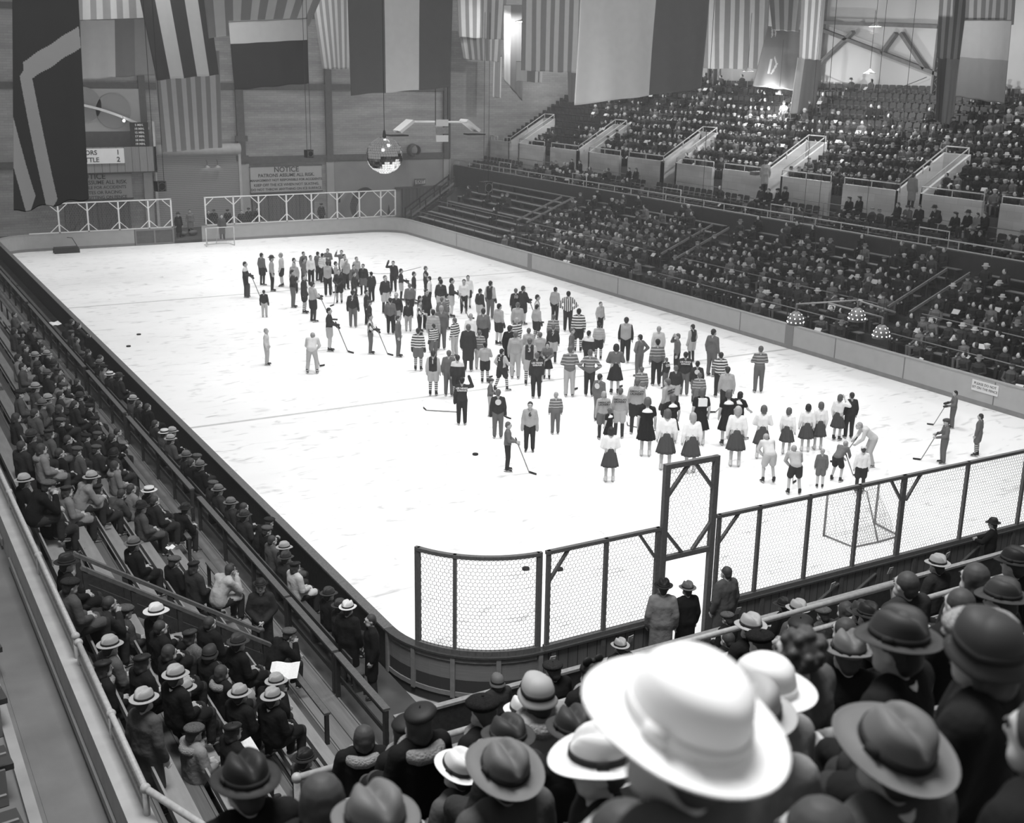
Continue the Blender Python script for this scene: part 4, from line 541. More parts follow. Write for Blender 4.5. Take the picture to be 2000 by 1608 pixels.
(-4.77, -11.16, 6.35, 0.28, 1.0, 'sit', 'fur', 0.225, '', 0.25, 'shoe', 'cloche', 0.32, 'person in light coat, fur collar and light cloche hat in the near stand', 'spectators in the near stand', (), ''),
(-3.19, -9.49, 5.29, 0.01, 1.0, 'sit', 'fur', 0.012, '', 0.25, 'shoe', 'bow', 0.015, 'person in black coat, fur collar and black bow hat in the near stand', 'spectators in the near stand', (), ''),
(2.69, -1.76, 0.55, -0.05, 1.0, 'sit', 'coat', 0.012, '', 0.03, 'shoe', 'fedora', 0.32, 'person in black coat, light fedora in the near stand, first from left', 'spectators in the near stand', (), ''),
(5.14, -1.75, 0.55, 0.23, 1.0, 'sit', 'coat', 0.013, '', 0.03, 'shoe', 'cap', 0.12, 'person in black coat, grey flat cap in the near stand', 'spectators in the near stand', (), ''),
(1.8, -5.58, 2.66, 0.09, 1.0, 'sit', 'coat', 0.011, '', 0.03, 'shoe', 'short', 0.05, 'bare headed person in black coat in the near stand, first from left', 'spectators in the near stand', (), ''),
(-0.64, -8.69, 4.77, -0.02, 1.0, 'sit', 'coat', 0.012, '', 0.03, 'shoe', 'fedora', 0.32, 'person in black coat, light fedora in the near stand, second from left', 'spectators in the near stand', (), ''),
(-1.47, -9.75, 5.29, 0.27, 1.0, 'sit', 'coat', 0.025, '', 0.03, 'shoe', 'cap', 0.015, 'person in dark coat, black flat cap in the near stand', 'spectators in the near stand', (), ''),
(6.43, -1.84, 0.55, 0.21, 1.0, 'sit', 'coat', 0.01, '', 0.03, 'shoe', 'fedora_wide', 0.015, 'person in black coat, black wide fedora in the near stand', 'spectators in the near stand', (), ''),
(2.51, -6.18, 3.19, -0.02, 1.0, 'sit', 'coat', 0.073, '', 0.03, 'shoe', 'fedora', 0.32, 'person in grey coat, light fedora in the near stand', 'spectators in the near stand', (), ''),
(-0.97, -9.71, 5.29, 0.17, 1.0, 'sit', 'coat', 0.076, '', 0.03, 'shoe', 'beret', 0.015, 'person in grey coat, black beret in the near stand', 'spectators in the near stand', (), ''),
(4.4, -4.84, 2.13, 0.04, 1.0, 'sit', 'coat', 0.083, '', 0.03, 'shoe', 'cap', 0.12, 'person in grey coat, grey flat cap in the near stand', 'spectators in the near stand', ('tweed',), ''),
(2.3, -7.23, 3.71, -0.06, 1.0, 'sit', 'coat', 0.03, '', 0.03, 'shoe', 'bob', 0.05, 'long haired person in dark coat in the near stand, first from left', 'spectators in the near stand', (), ''),
(1.51, -8.21, 4.24, -0.05, 1.0, 'sit', 'coat', 0.028, '', 0.03, 'shoe', 'fedora', 0.035, 'person in dark coat, dark fedora in the near stand, second from left', 'spectators in the near stand', ('shirt_collar',), ''),
(-1.14, -11.06, 6.35, 0.0, 1.0, 'sit', 'coat', 0.025, '', 0.03, 'shoe', 'short', 0.05, 'bare headed person in dark coat in the near stand', 'spectators in the near stand', (), ''),
(4.51, -6.8, 3.71, 0.11, 1.0, 'sit', 'coat', 0.027, '', 0.03, 'shoe', 'fedora', 0.32, 'person in dark coat, light fedora in the near stand', 'spectators in the near stand', (), ''),
(-1.47, -11.93, 6.82, -0.05, 1.0, 'turn', 'coat', 0.027, '', 0.03, 'shoe', 'bob', 0.05, 'long haired person in dark coat in the near stand, second from left', 'spectators in the near stand', (), ''),
(-0.32, -11.2, 6.12, 0.01, 1.0, 'sit', 'coat', 0.072, '', 0.03, 'shoe', 'cloche', 0.035, 'person in grey coat, dark cloche hat in the near stand', 'spectators in the near stand', (), ''),
(4.57, -0.48, 0.16, -0.57, 1.123, 'D', 'coat', 0.208, '', 0.03, 'shoe', 'fedora', 0.015, 'person in light coat, black fedora by the near boards', 'spectators by the near boards', (), ''),
(5.17, -0.48, 0.16, -0.14, 1.019, 'D', 'coat', 0.012, '', 0.03, 'shoe', 'fedora', 0.12, 'person in black coat, grey fedora by the near boards', 'spectators by the near boards', (), ''),
(6.14, -0.48, 0.16, 0.04, 1.125, 'D', 'coat', 0.083, '', 0.03, 'shoe', 'short', 0.05, 'bare headed person in grey coat by the near boards', 'spectators by the near boards', (), ''),
(13.92, -0.62, 0.16, 0.49, 0.91, 'R', 'coat', 0.011, '', 0.03, 'shoe', 'fedora', 0.015, 'person in black coat, black fedora by the near boards', 'spectators by the near boards', (), ''),
(11.53, 62.71, 0.16, 3.4, 1.0, 'D', 'coat', 0.013, '', 0.03, 'shoe', 'fedora', 0.035, 'person in black coat, dark fedora behind the far boards', 'spectators behind the far boards', (), ''),
(12.71, 64.2, 0.16, 2.86, 1.0, 'D', 'coat', 0.189, '', 0.03, 'shoe', 'short', 0.05, 'bare headed person in light coat behind the far boards', 'spectators behind the far boards', (), ''),
(13.79, 63.44, 0.16, 2.83, 1.0, 'D', 'coat', 0.014, '', 0.03, 'shoe', 'short', 0.05, 'bare headed person in black coat behind the far boards, first from left', 'spectators behind the far boards', (), ''),
(14.22, 63.68, 0.16, 2.99, 1.0, 'D', 'coat', 0.014, '', 0.03, 'shoe', 'cap', 0.035, 'person in black coat, dark flat cap behind the far boards, first from left', 'spectators behind the far boards', (), ''),
(13.93, 60.9, 0.16, 3.06, 1.0, 'D', 'coat', 0.071, '', 0.03, 'shoe', 'short', 0.05, 'bare headed person in grey coat behind the far boards', 'spectators behind the far boards', (), ''),
(15.07, 63.34, 0.16, 2.9, 1.0, 'D', 'coat', 0.013, '', 0.03, 'shoe', 'cap', 0.035, 'person in black coat, dark flat cap behind the far boards, second from left', 'spectators behind the far boards', (), ''),
(15.82, 62.63, 0.16, 2.9, 1.0, 'D', 'coat', 0.025, '', 0.03, 'shoe', 'short', 0.05, 'bare headed person in dark coat behind the far boards', 'spectators behind the far boards', (), ''),
(16.65, 63.68, 0.16, 3.13, 1.0, 'D', 'coat', 0.012, '', 0.03, 'shoe', 'cap', 0.035, 'person in black coat, dark flat cap behind the far boards, third from left', 'spectators behind the far boards', (), ''),
(17.27, 63.67, 0.16, 3.12, 1.0, 'D', 'coat', 0.011, '', 0.03, 'shoe', 'short', 0.05, 'bare headed person in black coat behind the far boards, second from left', 'spectators behind the far boards', (), ''),
(22.3, 64.54, 0.16, 3.16, 1.0, 'D', 'coat', 0.013, '', 0.03, 'shoe', 'cap', 0.035, 'person in black coat, dark flat cap behind the far boards, fourth from left', 'spectators behind the far boards', (), ''),
(36.62, 23.94, 4.25, 1.31, 1.0, 'sit', 'coat', 0.011, '', 0.03, 'shoe', 'short', 0.05, 'bare headed person in black coat on the balcony, fourth from left', 'spectators on the balcony', (), ''),
(36.62, 23.3, 4.18, 1.57, 1.0, 'fold', 'coat', 0.09, '', 0.03, 'shoe', 'cap', 0.12, 'person in grey coat, grey flat cap on the balcony', 'spectators on the balcony', (), ''),
(36.62, 22.61, 4.27, 1.59, 1.0, 'sit', 'coat', 0.011, '', 0.03, 'shoe', 'short', 0.05, 'bare headed person in black coat on the balcony, fifth from left', 'spectators on the balcony', (), ''),
(36.62, 21.44, 4.43, 1.5, 1.0, 'lean', 'coat', 0.03, '', 0.03, 'shoe', 'fedora', 0.035, 'person in dark coat, dark fedora on the balcony', 'spectators on the balcony', (), ''),
(36.62, 20.45, 4.15, 1.5, 1.0, 'sit', 'coat', 0.013, '', 0.03, 'shoe', 'beret', 0.015, 'person in black coat, black beret on the balcony, third from left', 'spectators on the balcony', (), ''),
(36.62, 19.76, 4.29, 1.38, 1.0, 'sit', 'coat', 0.01, '', 0.03, 'shoe', 'fedora', 0.035, 'person in black coat, dark fedora on the balcony, second from left', 'spectators on the balcony', (), ''),
(36.62, 19.25, 4.27, 1.24, 1.0, 'sit', 'coat', 0.172, '', 0.03, 'shoe', 'short', 0.05, 'bare headed person in light coat on the balcony, second from left', 'spectators on the balcony', (), ''),
(36.62, 18.84, 4.34, 1.42, 1.0, 'sit', 'coat', 0.012, '', 0.03, 'shoe', 'bob', 0.05, 'long haired person in black coat on the balcony, third from left', 'spectators on the balcony', (), ''),
(36.62, 27.17, 4.19, 1.53, 1.0, 'sit', 'coat', 0.011, '', 0.03, 'shoe', 'beret', 0.015, 'person in black coat, black beret on the balcony, first from left', 'spectators on the balcony', (), ''),
(36.62, 26.48, 4.29, 1.37, 1.0, 'sit', 'coat', 0.011, '', 0.03, 'shoe', 'beret', 0.015, 'person in black coat, black beret on the balcony, second from left', 'spectators on the balcony', (), ''),
(36.62, 33.85, 4.1, 1.64, 1.0, 'sit', 'coat', 0.032, '', 0.03, 'shoe', 'cap', 0.035, 'person in dark coat, dark flat cap on the balcony', 'spectators on the balcony', (), ''),
(36.62, 33.25, 4.05, 1.67, 1.0, 'sit', 'coat', 0.011, '', 0.03, 'shoe', 'short', 0.05, 'bare headed person in black coat on the balcony, third from left', 'spectators on the balcony', (), ''),
(36.62, 32.48, 4.12, 1.22, 1.0, 'sit', 'coat', 0.014, '', 0.03, 'shoe', 'cap', 0.035, 'person in black coat, dark flat cap on the balcony', 'spectators on the balcony', (), ''),
(36.62, 31.92, 4.23, 1.48, 1.0, 'sit', 'coat', 0.013, '', 0.03, 'shoe', 'fedora', 0.035, 'person in black coat, dark fedora on the balcony, first from left', 'spectators on the balcony', (), ''),
(36.62, 46.63, 4.14, 1.43, 1.0, 'sit', 'coat', 0.012, '', 0.03, 'shoe', 'short', 0.05, 'bare headed person in black coat on the balcony, second from left', 'spectators on the balcony', (), ''),
(36.62, 45.84, 4.17, 1.51, 1.0, 'sit', 'coat', 0.012, '', 0.03, 'shoe', 'bob', 0.05, 'long haired person in black coat on the balcony, first from left', 'spectators on the balcony', (), ''),
(36.62, 53.54, 4.2, 1.54, 1.0, 'sit', 'coat', 0.024, '', 0.03, 'shoe', 'short', 0.05, 'bare headed person in dark coat on the balcony', 'spectators on the balcony', (), ''),
(36.62, 52.49, 4.17, 1.48, 1.0, 'sit', 'coat', 0.013, '', 0.03, 'shoe', 'short', 0.05, 'bare headed person in black coat on the balcony, first from left', 'spectators on the balcony', (), ''),
(35.75, 18.68, 3.65, 1.37, 1.0, 'sit', 'coat', 0.012, '', 0.03, 'shoe', 'fedora', 0.12, 'person in black coat, grey fedora on the balcony', 'spectators on the balcony', (), ''),
(35.75, 18.27, 3.63, 1.6, 1.0, 'sit', 'coat', 0.012, '', 0.03, 'shoe', 'bob', 0.05, 'long haired person in black coat on the balcony, second from left', 'spectators on the balcony', (), ''),
(35.75, 16.71, 3.65, 1.38, 1.0, 'sit', 'coat', 0.072, '', 0.03, 'shoe', 'bob', 0.05, 'long haired person in grey coat on the balcony', 'spectators on the balcony', (), ''),
(36.62, 33.64, 5.13, -0.59, 1.0, 'D', 'coat', 0.359, '', 0.03, 'shoe', 'cap', 0.32, 'person in pale coat, light flat cap on the balcony', 'spectators on the balcony', (), ''),
(36.62, 23.19, 5.29, -1.44, 1.0, 'D', 'coat', 0.218, '', 0.03, 'shoe', 'short', 0.05, 'bare headed person in light coat on the balcony, first from left', 'spectators on the balcony', (), ''),
(-4.01, -9.72, 5.23, 0.18, 1.0, 'sit', 'coat', 0.089, '', 0.03, 'shoe', 'fedora', 0.6, 'person in grey coat, pale fedora in the near stand, second from left', 'spectators in the near stand', (), ''),
(-5.18, -10.8, 5.67, 0.35, 1.0, 'sit', 'coat', 0.078, '', 0.03, 'shoe', 'fedora', 0.6, 'person in grey coat, pale fedora in the near stand, first from left', 'spectators in the near stand', ('shirt_collar', 'tilted'), ''),
(-6.1, -13.05, 7.23, 0.04, 1.0, 'sit', 'coat', 0.08, '', 0.03, 'shoe', 'fedora_wide', 0.12, 'person in grey coat, grey wide fedora in the near stand, first from left', 'spectators in the near stand', ('tilted',), ''),
(-5.09, -12.06, 6.62, -0.21, 1.0, 'turn', 'coat', 0.013, '', 0.03, 'shoe', 'fedora', 0.035, 'person in black coat, dark fedora in the near stand, first from left', 'spectators in the near stand', (), ''),
(-4.33, -11.41, 6.29, -0.5, 1.0, 'sit', 'coat', 0.013, '', 0.03, 'shoe', 'cap', 0.035, 'person in black coat, dark flat cap in the near stand, second from left', 'spectators in the near stand', (), ''),
(-6.09, -13.82, 7.71, 1.1, 1.0, 'turn', 'coat', 0.013, '', 0.03, 'shoe', 'fedora_wide', 0.6, 'person in black coat, pale wide fedora in the near stand', 'spectators in the near stand', (), ''),
(-7.24, -15.72, 9.21, 0.33, 1.0, 'sit', 'coat', 0.078, '', 0.03, 'shoe', 'panama', 0.85, 'person in grey coat, white panama hat in the near stand', 'spectators in the near stand', ('tilted',), ''),
(-5.65, -14.26, 8.12, 0.16, 1.0, 'sit', 'coat', 0.223, '', 0.03, 'shoe', 'panama', 0.6, 'person in light coat, pale panama hat in the near stand', 'spectators in the near stand', (), ''),
(-6.03, -14.58, 8.29, -0.42, 1.0, 'sit', 'coat', 0.216, '', 0.03, 'shoe', 'fedora', 0.32, 'person in light coat, light fedora in the near stand', 'spectators in the near stand', (), ''),
(-4.88, -13.65, 7.85, 0.31, 1.0, 'sit', 'coat', 0.078, '', 0.03, 'shoe', 'curly', 0.05, 'curly haired person in grey coat in the near stand', 'spectators in the near stand', (), ''),
(-3.04, -12.25, 6.72, -0.51, 1.0, 'sit', 'coat', 0.01, '', 0.03, 'shoe', 'brim_up', 0.12, 'person in black coat, grey upturned hat in the near stand', 'spectators in the near stand', (), ''),
(-4.81, -14.15, 8.09, 0.34, 1.0, 'sit', 'coat', 0.012, '', 0.03, 'shoe', 'fedora', 0.035, 'person in black coat, dark fedora in the near stand, second from left', 'spectators in the near stand', ('shirt_collar',), ''),
(-4.93, -14.63, 8.36, 0.5, 1.0, 'turn', 'coat', 0.011, '', 0.03, 'shoe', 'cap', 0.32, 'person in black coat, light flat cap in the near stand', 'spectators in the near stand', (), ''),
(-5.37, -14.98, 8.59, 0.36, 1.0, 'sit', 'coat', 0.012, '', 0.03, 'shoe', 'cloche', 0.035, 'person in black coat, dark cloche hat in the near stand', 'spectators in the near stand', (), ''),
(-5.86, -15.06, 8.38, -0.01, 1.0, 'sit', 'coat', 0.091, '', 0.03, 'shoe', 'fedora_wide', 0.12, 'person in grey coat, grey wide fedora in the near stand, second from left', 'spectators in the near stand', ('shirt_collar', 'tilted'), ''),
(-7.15, -12.44, 7.14, 0.07, 1.0, 'sit', 'coat', 0.011, '', 0.03, 'shoe', 'fedora', 0.015, 'person in black coat, black fedora in the near stand, first from left', 'spectators in the near stand', (), ''),
(-6.97, -12.9, 7.3, -0.24, 1.0, 'turn', 'coat', 0.012, '', 0.03, 'shoe', 'bob', 0.05, 'long haired person in black coat in the near stand, first from left', 'spectators in the near stand', (), ''),
(-7.03, -13.72, 7.68, 0.01, 1.0, 'sit', 'coat', 0.077, '', 0.03, 'shoe', 'fedora', 0.12, 'person in grey coat, grey fedora in the near stand', 'spectators in the near stand', (), ''),
(-7.03, -15.27, 8.62, 0.4, 1.0, 'sit', 'coat', 0.209, '', 0.03, 'shoe', 'short', 0.05, 'bare headed person in light coat in the near stand', 'spectators in the near stand', (), ''),
(-6.33, -15.23, 8.37, 0.28, 1.0, 'sit', 'coat', 0.013, '', 0.03, 'shoe', 'bob', 0.05, 'long haired person in black coat in the near stand, second from left', 'spectators in the near stand', (), ''),
(-1.72, -12.39, 6.88, 0.39, 1.0, 'sit', 'coat', 0.01, '', 0.03, 'shoe', 'fedora', 0.035, 'person in black coat, dark fedora in the near stand, third from left', 'spectators in the near stand', (), ''),
(0.66, -10.75, 6.04, 0.25, 1.0, 'sit', 'coat', 0.013, '', 0.03, 'shoe', 'fedora', 0.015, 'person in black coat, black fedora in the near stand, third from left', 'spectators in the near stand', (), ''),
(-2.3, -12.49, 7.03, -0.1, 1.0, 'sit', 'coat', 0.012, '', 0.03, 'shoe', 'short', 0.05, 'bare headed person in black coat in the near stand, third from left', 'spectators in the near stand', (), ''),
(-0.04, -10.28, 5.55, -0.18, 1.0, 'sit', 'coat', 0.011, '', 0.03, 'shoe', 'short', 0.05, 'bare headed person in black coat in the near stand, second from left', 'spectators in the near stand', (), ''),
(-5.85, -15.56, 8.73, 0.15, 1.0, 'sit', 'coat', 0.011, '', 0.03, 'shoe', 'bob', 0.05, 'long haired person in black coat in the near stand, third from left', 'spectators in the near stand', (), ''),
(0.1, -8.62, 4.48, -0.1, 1.0, 'sit', 'coat', 0.013, '', 0.03, 'shoe', 'beret', 0.015, 'person in black coat, black beret in the near stand', 'spectators in the near stand', (), ''),
(1.04, -8.74, 4.55, 0.02, 1.0, 'sit', 'coat', 0.012, '', 0.03, 'shoe', 'fedora', 0.015, 'person in black coat, black fedora in the near stand, second from left', 'spectators in the near stand', (), ''),
(-0.88, -10.2, 5.49, 0.19, 1.0, 'sit', 'fur', 0.012, '', 0.25, 'shoe', 'bob', 0.05, 'long haired person in black coat, fur collar in the near stand, second from left', 'spectators in the near stand', (), ''),
(0.15, -9.82, 5.12, 0.2, 1.0, 'sit', 'coat', 0.012, '', 0.03, 'shoe', 'cap', 0.015, 'person in black coat, black flat cap in the near stand', 'spectators in the near stand', (), ''),
(-2.64, 14.77, 0.55, -1.22, 1.0, 'sit', 'coat', 0.012, '', 0.03, 'shoe', 'short', 0.04, 'bare headed figure in black coat in the left stand, fourth from near end', 'spectators in the left stand', (), ''),
(-2.65, 15.53, 0.55, -1.58, 1.0, 'lean', 'coat', 0.012, '', 0.03, 'shoe', 'short', 0.04, 'bare headed person in black coat, leaning forward in the left stand', 'spectators in the left stand', (), ''),
(-2.63, 18.09, 0.55, -1.67, 1.0, 'sit', 'coat', 0.012, '', 0.03, 'shoe', 'cap', 0.035, 'person in black coat, dark flat cap in the left stand', 'spectators in the left stand', (), ''),
(-2.66, 19.36, 0.55, -1.62, 1.0, 'sit', 'coat', 0.028, '', 0.03, 'shoe', 'fedora', 0.035, 'figure in dark coat, dark fedora in the left stand, second from near end', 'spectators in the left stand', (), ''),
(-2.7, 22.84, 0.55, -1.96, 1.0, 'sit', 'coat', 0.08, '', 0.03, 'shoe', 'beret', 0.035, 'figure in grey coat, dark beret in the left stand, second from near end', 'spectators in the left stand', (), ''),
(-2.63, 24.1, 0.55, -1.45, 1.0, 'fold', 'coat', 0.08, '', 0.03, 'shoe', 'cloche', 0.035, 'person in grey coat, dark cloche hat in the left stand', 'spectators in the left stand', (), ''),
(-2.65, 25.41, 0.55, -1.6, 1.0, 'sit', 'coat', 0.012, '', 0.03, 'shoe', 'fedora', 0.32, 'figure in black coat, light fedora in the left stand, sixth from near end', 'spectators in the left stand', (), ''),
(-2.61, 26.72, 0.55, -1.85, 1.0, 'fold', 'coat', 0.028, '', 0.03, 'shoe', 'parted', 0.04, 'bare headed person in dark coat, arms folded in the left stand', 'spectators in the left stand', (), ''),
(-2.73, 28.55, 0.55, -1.97, 1.0, 'lean', 'coat', 0.012, '', 0.03, 'shoe', 'cap', 0.12, 'person in black coat, grey flat cap, leaning forward in the left stand', 'spectators in the left stand', (), ''),
(-2.67, 30.38, 0.55, -1.73, 1.0, 'lean', 'coat', 0.028, '', 0.03, 'shoe', 'beret', 0.035, 'person in dark coat, dark beret in the left stand', 'spectators in the left stand', (), ''),
(-2.67, 33.07, 0.55, -1.88, 1.0, 'fold', 'coat', 0.08, '', 0.03, 'shoe', 'short', 0.04, 'bare headed person in grey coat, arms folded in the left stand', 'spectators in the left stand', (), ''),
(-3.43, 17.88, 1.07, -1.65, 1.0, 'sit', 'coat', 0.028, '', 0.03, 'shoe', 'short', 0.04, 'bare headed figure in dark coat in the left stand, sixth from near end', 'spectators in the left stand', (), ''),
(-3.43, 19.22, 1.07, -1.68, 1.0, 'lean', 'coat', 0.2, '', 0.03, 'shoe', 'cap', 0.12, 'person in light coat, grey flat cap in the left stand', 'spectators in the left stand', (), ''),
(-3.37, 20.53, 1.07, -1.53, 1.0, 'fold', 'coat', 0.028, '', 0.03, 'shoe', 'fedora', 0.12, 'person in dark coat, grey fedora in the left stand', 'spectators in the left stand', (), ''),
(-3.45, 21.84, 1.07, -1.39, 1.0, 'sit', 'coat', 0.028, '', 0.03, 'shoe', 'cloche', 0.035, 'person in dark coat, dark cloche hat in the left stand', 'spectators in the left stand', (), ''),
(-3.33, 23.09, 1.07, -1.48, 1.0, 'fold', 'coat', 0.2, '', 0.03, 'shoe', 'fedora', 0.32, 'figure in light coat, light fedora in the left stand, second from near end', 'spectators in the left stand', (), ''),
(-3.44, 24.44, 1.07, -1.92, 1.0, 'sit', 'coat', 0.028, '', 0.03, 'shoe', 'short', 0.04, 'bare headed figure in dark coat in the left stand, eighth from near end', 'spectators in the left stand', (), ''),
(-3.4, 25.7, 1.07, -1.27, 1.0, 'sit', 'coat', 0.08, '', 0.03, 'shoe', 'cap', 0.035, 'figure in grey coat, dark flat cap in the left stand, third from near end', 'spectators in the left stand', (), ''),
(-3.37, 27.49, 1.07, -1.27, 1.0, 'sit', 'coat', 0.08, '', 0.03, 'shoe', 'bob', 0.04, 'long haired person in grey coat in the left stand', 'spectators in the left stand', (), ''),
(-4.15, 13.3, 1.59, -1.42, 1.0, 'sit', 'coat', 0.012, '', 0.03, 'shoe', 'cap', 0.12, 'figure in black coat, grey flat cap in the left stand, second from near end', 'spectators in the left stand', (), ''),
(-4.3, 15.14, 1.59, -1.85, 1.0, 'fold', 'coat', 0.08, '', 0.03, 'shoe', 'fedora', 0.12, 'person in grey coat, grey fedora in the left stand', 'spectators in the left stand', (), ''),
(-4.15, 19.7, 1.59, -1.82, 1.0, 'sit', 'coat', 0.08, '', 0.03, 'shoe', 'short', 0.04, 'bare headed figure in grey coat in the left stand, second from near end', 'spectators in the left stand', (), ''),
(-4.1, 20.93, 1.59, -1.95, 1.0, 'fold', 'coat', 0.2, '', 0.03, 'shoe', 'bob', 0.04, 'long haired person in light coat in the left stand', 'spectators in the left stand', (), ''),
(-4.89, 14.56, 2.11, -1.58, 1.0, 'sit', 'coat', 0.08, '', 0.03, 'shoe', 'cap', 0.035, 'figure in grey coat, dark flat cap in the left stand, second from near end', 'spectators in the left stand', (), '')]
PAPERS = [(-1.09, 33.41, 1.15, 0.4, 0.3, 0.3, 0.4, 'open newspaper held by a man on the rinkside bench near the top left'), (-2.61, 0.88, 1.35, 0.5, 0.4, 0.3, -0.5, 'open newspaper on the lap of the capped man by the walk'), (-5.8, 4.35, 3.6, 0.3, 0.35, 0.9, -0.8, 'folded pale paper held by the capped person by the gallery wall'), (-4.71, -3.81, 3.0, 0.3, 0.25, 0.6, 0.3, 'crumpled white paper beside the dark hats at the bottom left'), (-3.44, 5.26, 2.2, 0.18, 0.1, 0.3, 0.5, 'small white card on the bench beside the big dark coat in the left stand')]
# ------------------------------------------------------------------ people
SKIN = mat('skin', .42, .6, .12, 30); FEAT = mat('face_features', .07, .6)
BLADE = mat('skate_blade', .5, .3, metal=.8); BLACK = mat('black_leather', .02, .5); BAND = mat('hat_band', .02, .8)
TINT = obj_grey()
def V(*a): return Vector(a)
def mirror(p): return V(-p[0], p[1], p[2])
def joints(k):
    """Where the joints stand for each pose; the figure faces +Y, 1.70 m tall on its feet or 1.28 m over the floor when seated."""
    if k in ('sit', 'lean', 'fold', 'chin', 'turn'):
        j = dict(pel=V(0, 0, .53), wai=V(0, -.02, .68), che=V(0, -.01, .88), nec=V(0, 0, 1.03), hea=V(0, .015, 1.165))
        lean = V(0, 0, 0)
        if k in ('lean', 'chin'):
            j['wai'] = V(0, .02, .67); j['che'] = V(0, .15, .83); j['nec'] = V(0, .24, .96); j['hea'] = V(0, .31, 1.08)
        for s, n in ((-1, 'l'), (1, 'r')):
            c = j['che']
            j['sh' + n] = V(s * .18, c.y, c.z + .09); j['el' + n] = V(s * .25, c.y + .03, c.z - .18); j['wr' + n] = V(s * .09, c.y + .25, c.z - .26)
            j['hi' + n] = V(s * .09, .03, .49); j['kn' + n] = V(s * .11, .44, .5); j['an' + n] = V(s * .12, .42, .09); j['to' + n] = V(s * .13, .56, .035)
            if k == 'fold': j['el' + n] = V(s * .25, .06, .68); j['wr' + n] = V(-s * .05, .22, .76)
            if k == 'lean': j['el' + n] = V(s * .2, .3, .62); j['wr' + n] = V(s * .05, .48, .62)
        if k == 'chin': j['elr'] = V(.17, .38, .64); j['wrr'] = V(.07, .4, .9); j['ell'] = V(-.2, .3, .62); j['wrl'] = V(-.04, .46, .6)
        if k == 'turn': j['hea'] = V(.02, .01, 1.165)
        return j
    j = dict(pel=V(0, 0, .95), wai=V(0, 0, 1.08), che=V(0, 0, 1.27), nec=V(0, -.005, 1.43), hea=V(0, .015, 1.585))
    for s, n in ((-1, 'l'), (1, 'r')):
        j['sh' + n] = V(s * .163, 0, 1.37); j['el' + n] = V(s * .232, -.03, 1.1); j['wr' + n] = V(s * .24, .05, .86)
        j['hi' + n] = V(s * .09, 0, .9); j['kn' + n] = V(s * .105, .02, .5); j['an' + n] = V(s * .11, -.015, .1); j['to' + n] = V(s * .125, .13, .045)
        if k == 'H': j['el' + n] = V(s * .26, .04, 1.11); j['wr' + n] = V(.09 + s * .08, .3 - s * .02, 1.02 + s * .05)
        if k == 'A': j['el' + n] = V(s * .26, .07, 1.12); j['wr' + n] = V(-s * .05, .2, 1.16)
        if k == 'C': j['el' + n] = V(s * .25, .02, 1.1); j['wr' + n] = V(s * .05, .2, .93)
        if k == 'P': j['el' + n] = V(s * .37, -.1, 1.13); j['wr' + n] = V(s * .19, -.02, .97)
    if k == 'U': j['elr'] = V(.36, .08, 1.36); j['wrr'] = V(.27, .1, 1.6)
    if k == 'E': j['elr'] = V(.31, .17, 1.3); j['wrr'] = V(.1, .14, 1.56)
    if k == 'S':
        j['knr'] = V(.16, .13, .5); j['anr'] = V(.22, .1, .1); j['tor'] = V(.28, .24, .045)
        j['knl'] = V(-.14, -.02, .5); j['anl'] = V(-.2, -.16, .1); j['tol'] = V(-.24, -.02, .045)
        j['elr'] = V(.3, .05, 1.12); j['wrr'] = V(.28, .28, 1.0); j['ell'] = V(-.3, -.05, 1.12); j['wrl'] = V(-.3, .14, .93)
    if k == 'L':                                                       # bent forward over the stick
        j['che'] = V(0, .26, 1.17); j['wai'] = V(0, .1, 1.04); j['nec'] = V(0, .4, 1.26); j['hea'] = V(0, .5, 1.35)
        for s, n in ((-1, 'l'), (1, 'r')):
            j['sh' + n] = V(s * .18, .34, 1.24); j['el' + n] = V(s * .25, .42, .97); j['wr' + n] = V(s * .12 + .05, .56, .8 + s * .05)
            j['kn' + n] = V(s * .15, .12, .5); j['an' + n] = V(s * .18, 0, .1); j['to' + n] = V(s * .2, .14, .045)
    if k == 'R':                                                       # leaning on the boards
        j['elr'] = V(.27, .16, 1.14); j['wrr'] = V(.12, .34, 1.1); j['ell'] = V(-.27, .16, 1.14); j['wrl'] = V(-.1, .34, 1.1)
    return j
J = {}
def jt(k):
    if k not in J: J[k] = joints(k)
    return J[k]
def torso_caps(j, g):
    w = V(.074, 0, 0); out = []
    for s in (-1, 1):
        out += [(j['che'] + s * w, j['wai'] + s * w * .75, .104 + g, .096 + g), (j['wai'] + s * w * .75, j['pel'] + s * w * .85, .098 + g, .112 + g), (j['che'] + s * w, (j['sh' + 'lr'[s > 0]] + j['nec']) / 2, .1 + g, .05 + g)]
    out += [(j['che'] - w, j['che'] + w, .104 + g, .104 + g), (j['wai'] - w * .7, j['wai'] + w * .7, .098 + g, .098 + g), (j['pel'] - w * .8, j['pel'] + w * .8, .112 + g, .112 + g)]
    return out
def arm_caps(j, n, g, cut=1.):
    e, w = j['el' + n], j['wr' + n]
    return [(j['che'] + V(.07 * (1 if n == 'r' else -1), 0, .05), j['sh' + n], .085 + g, .06 + g), (j['sh' + n], e, .06 + g, .045 + g), (e, e.lerp(w, cut), .045 + g, .034 + g)]
def leg_caps(j, n, g, to=2.):
    h, k, a = j['hi' + n], j['kn' + n], j['an' + n]
    if to <= 1: return [(h, h.lerp(k, to), .088 + g, .075 + g)]
    return [(h, k, .088 + g, .058 + g), (k, k.lerp(a, to - 1), .056 + g, .042 + g)]
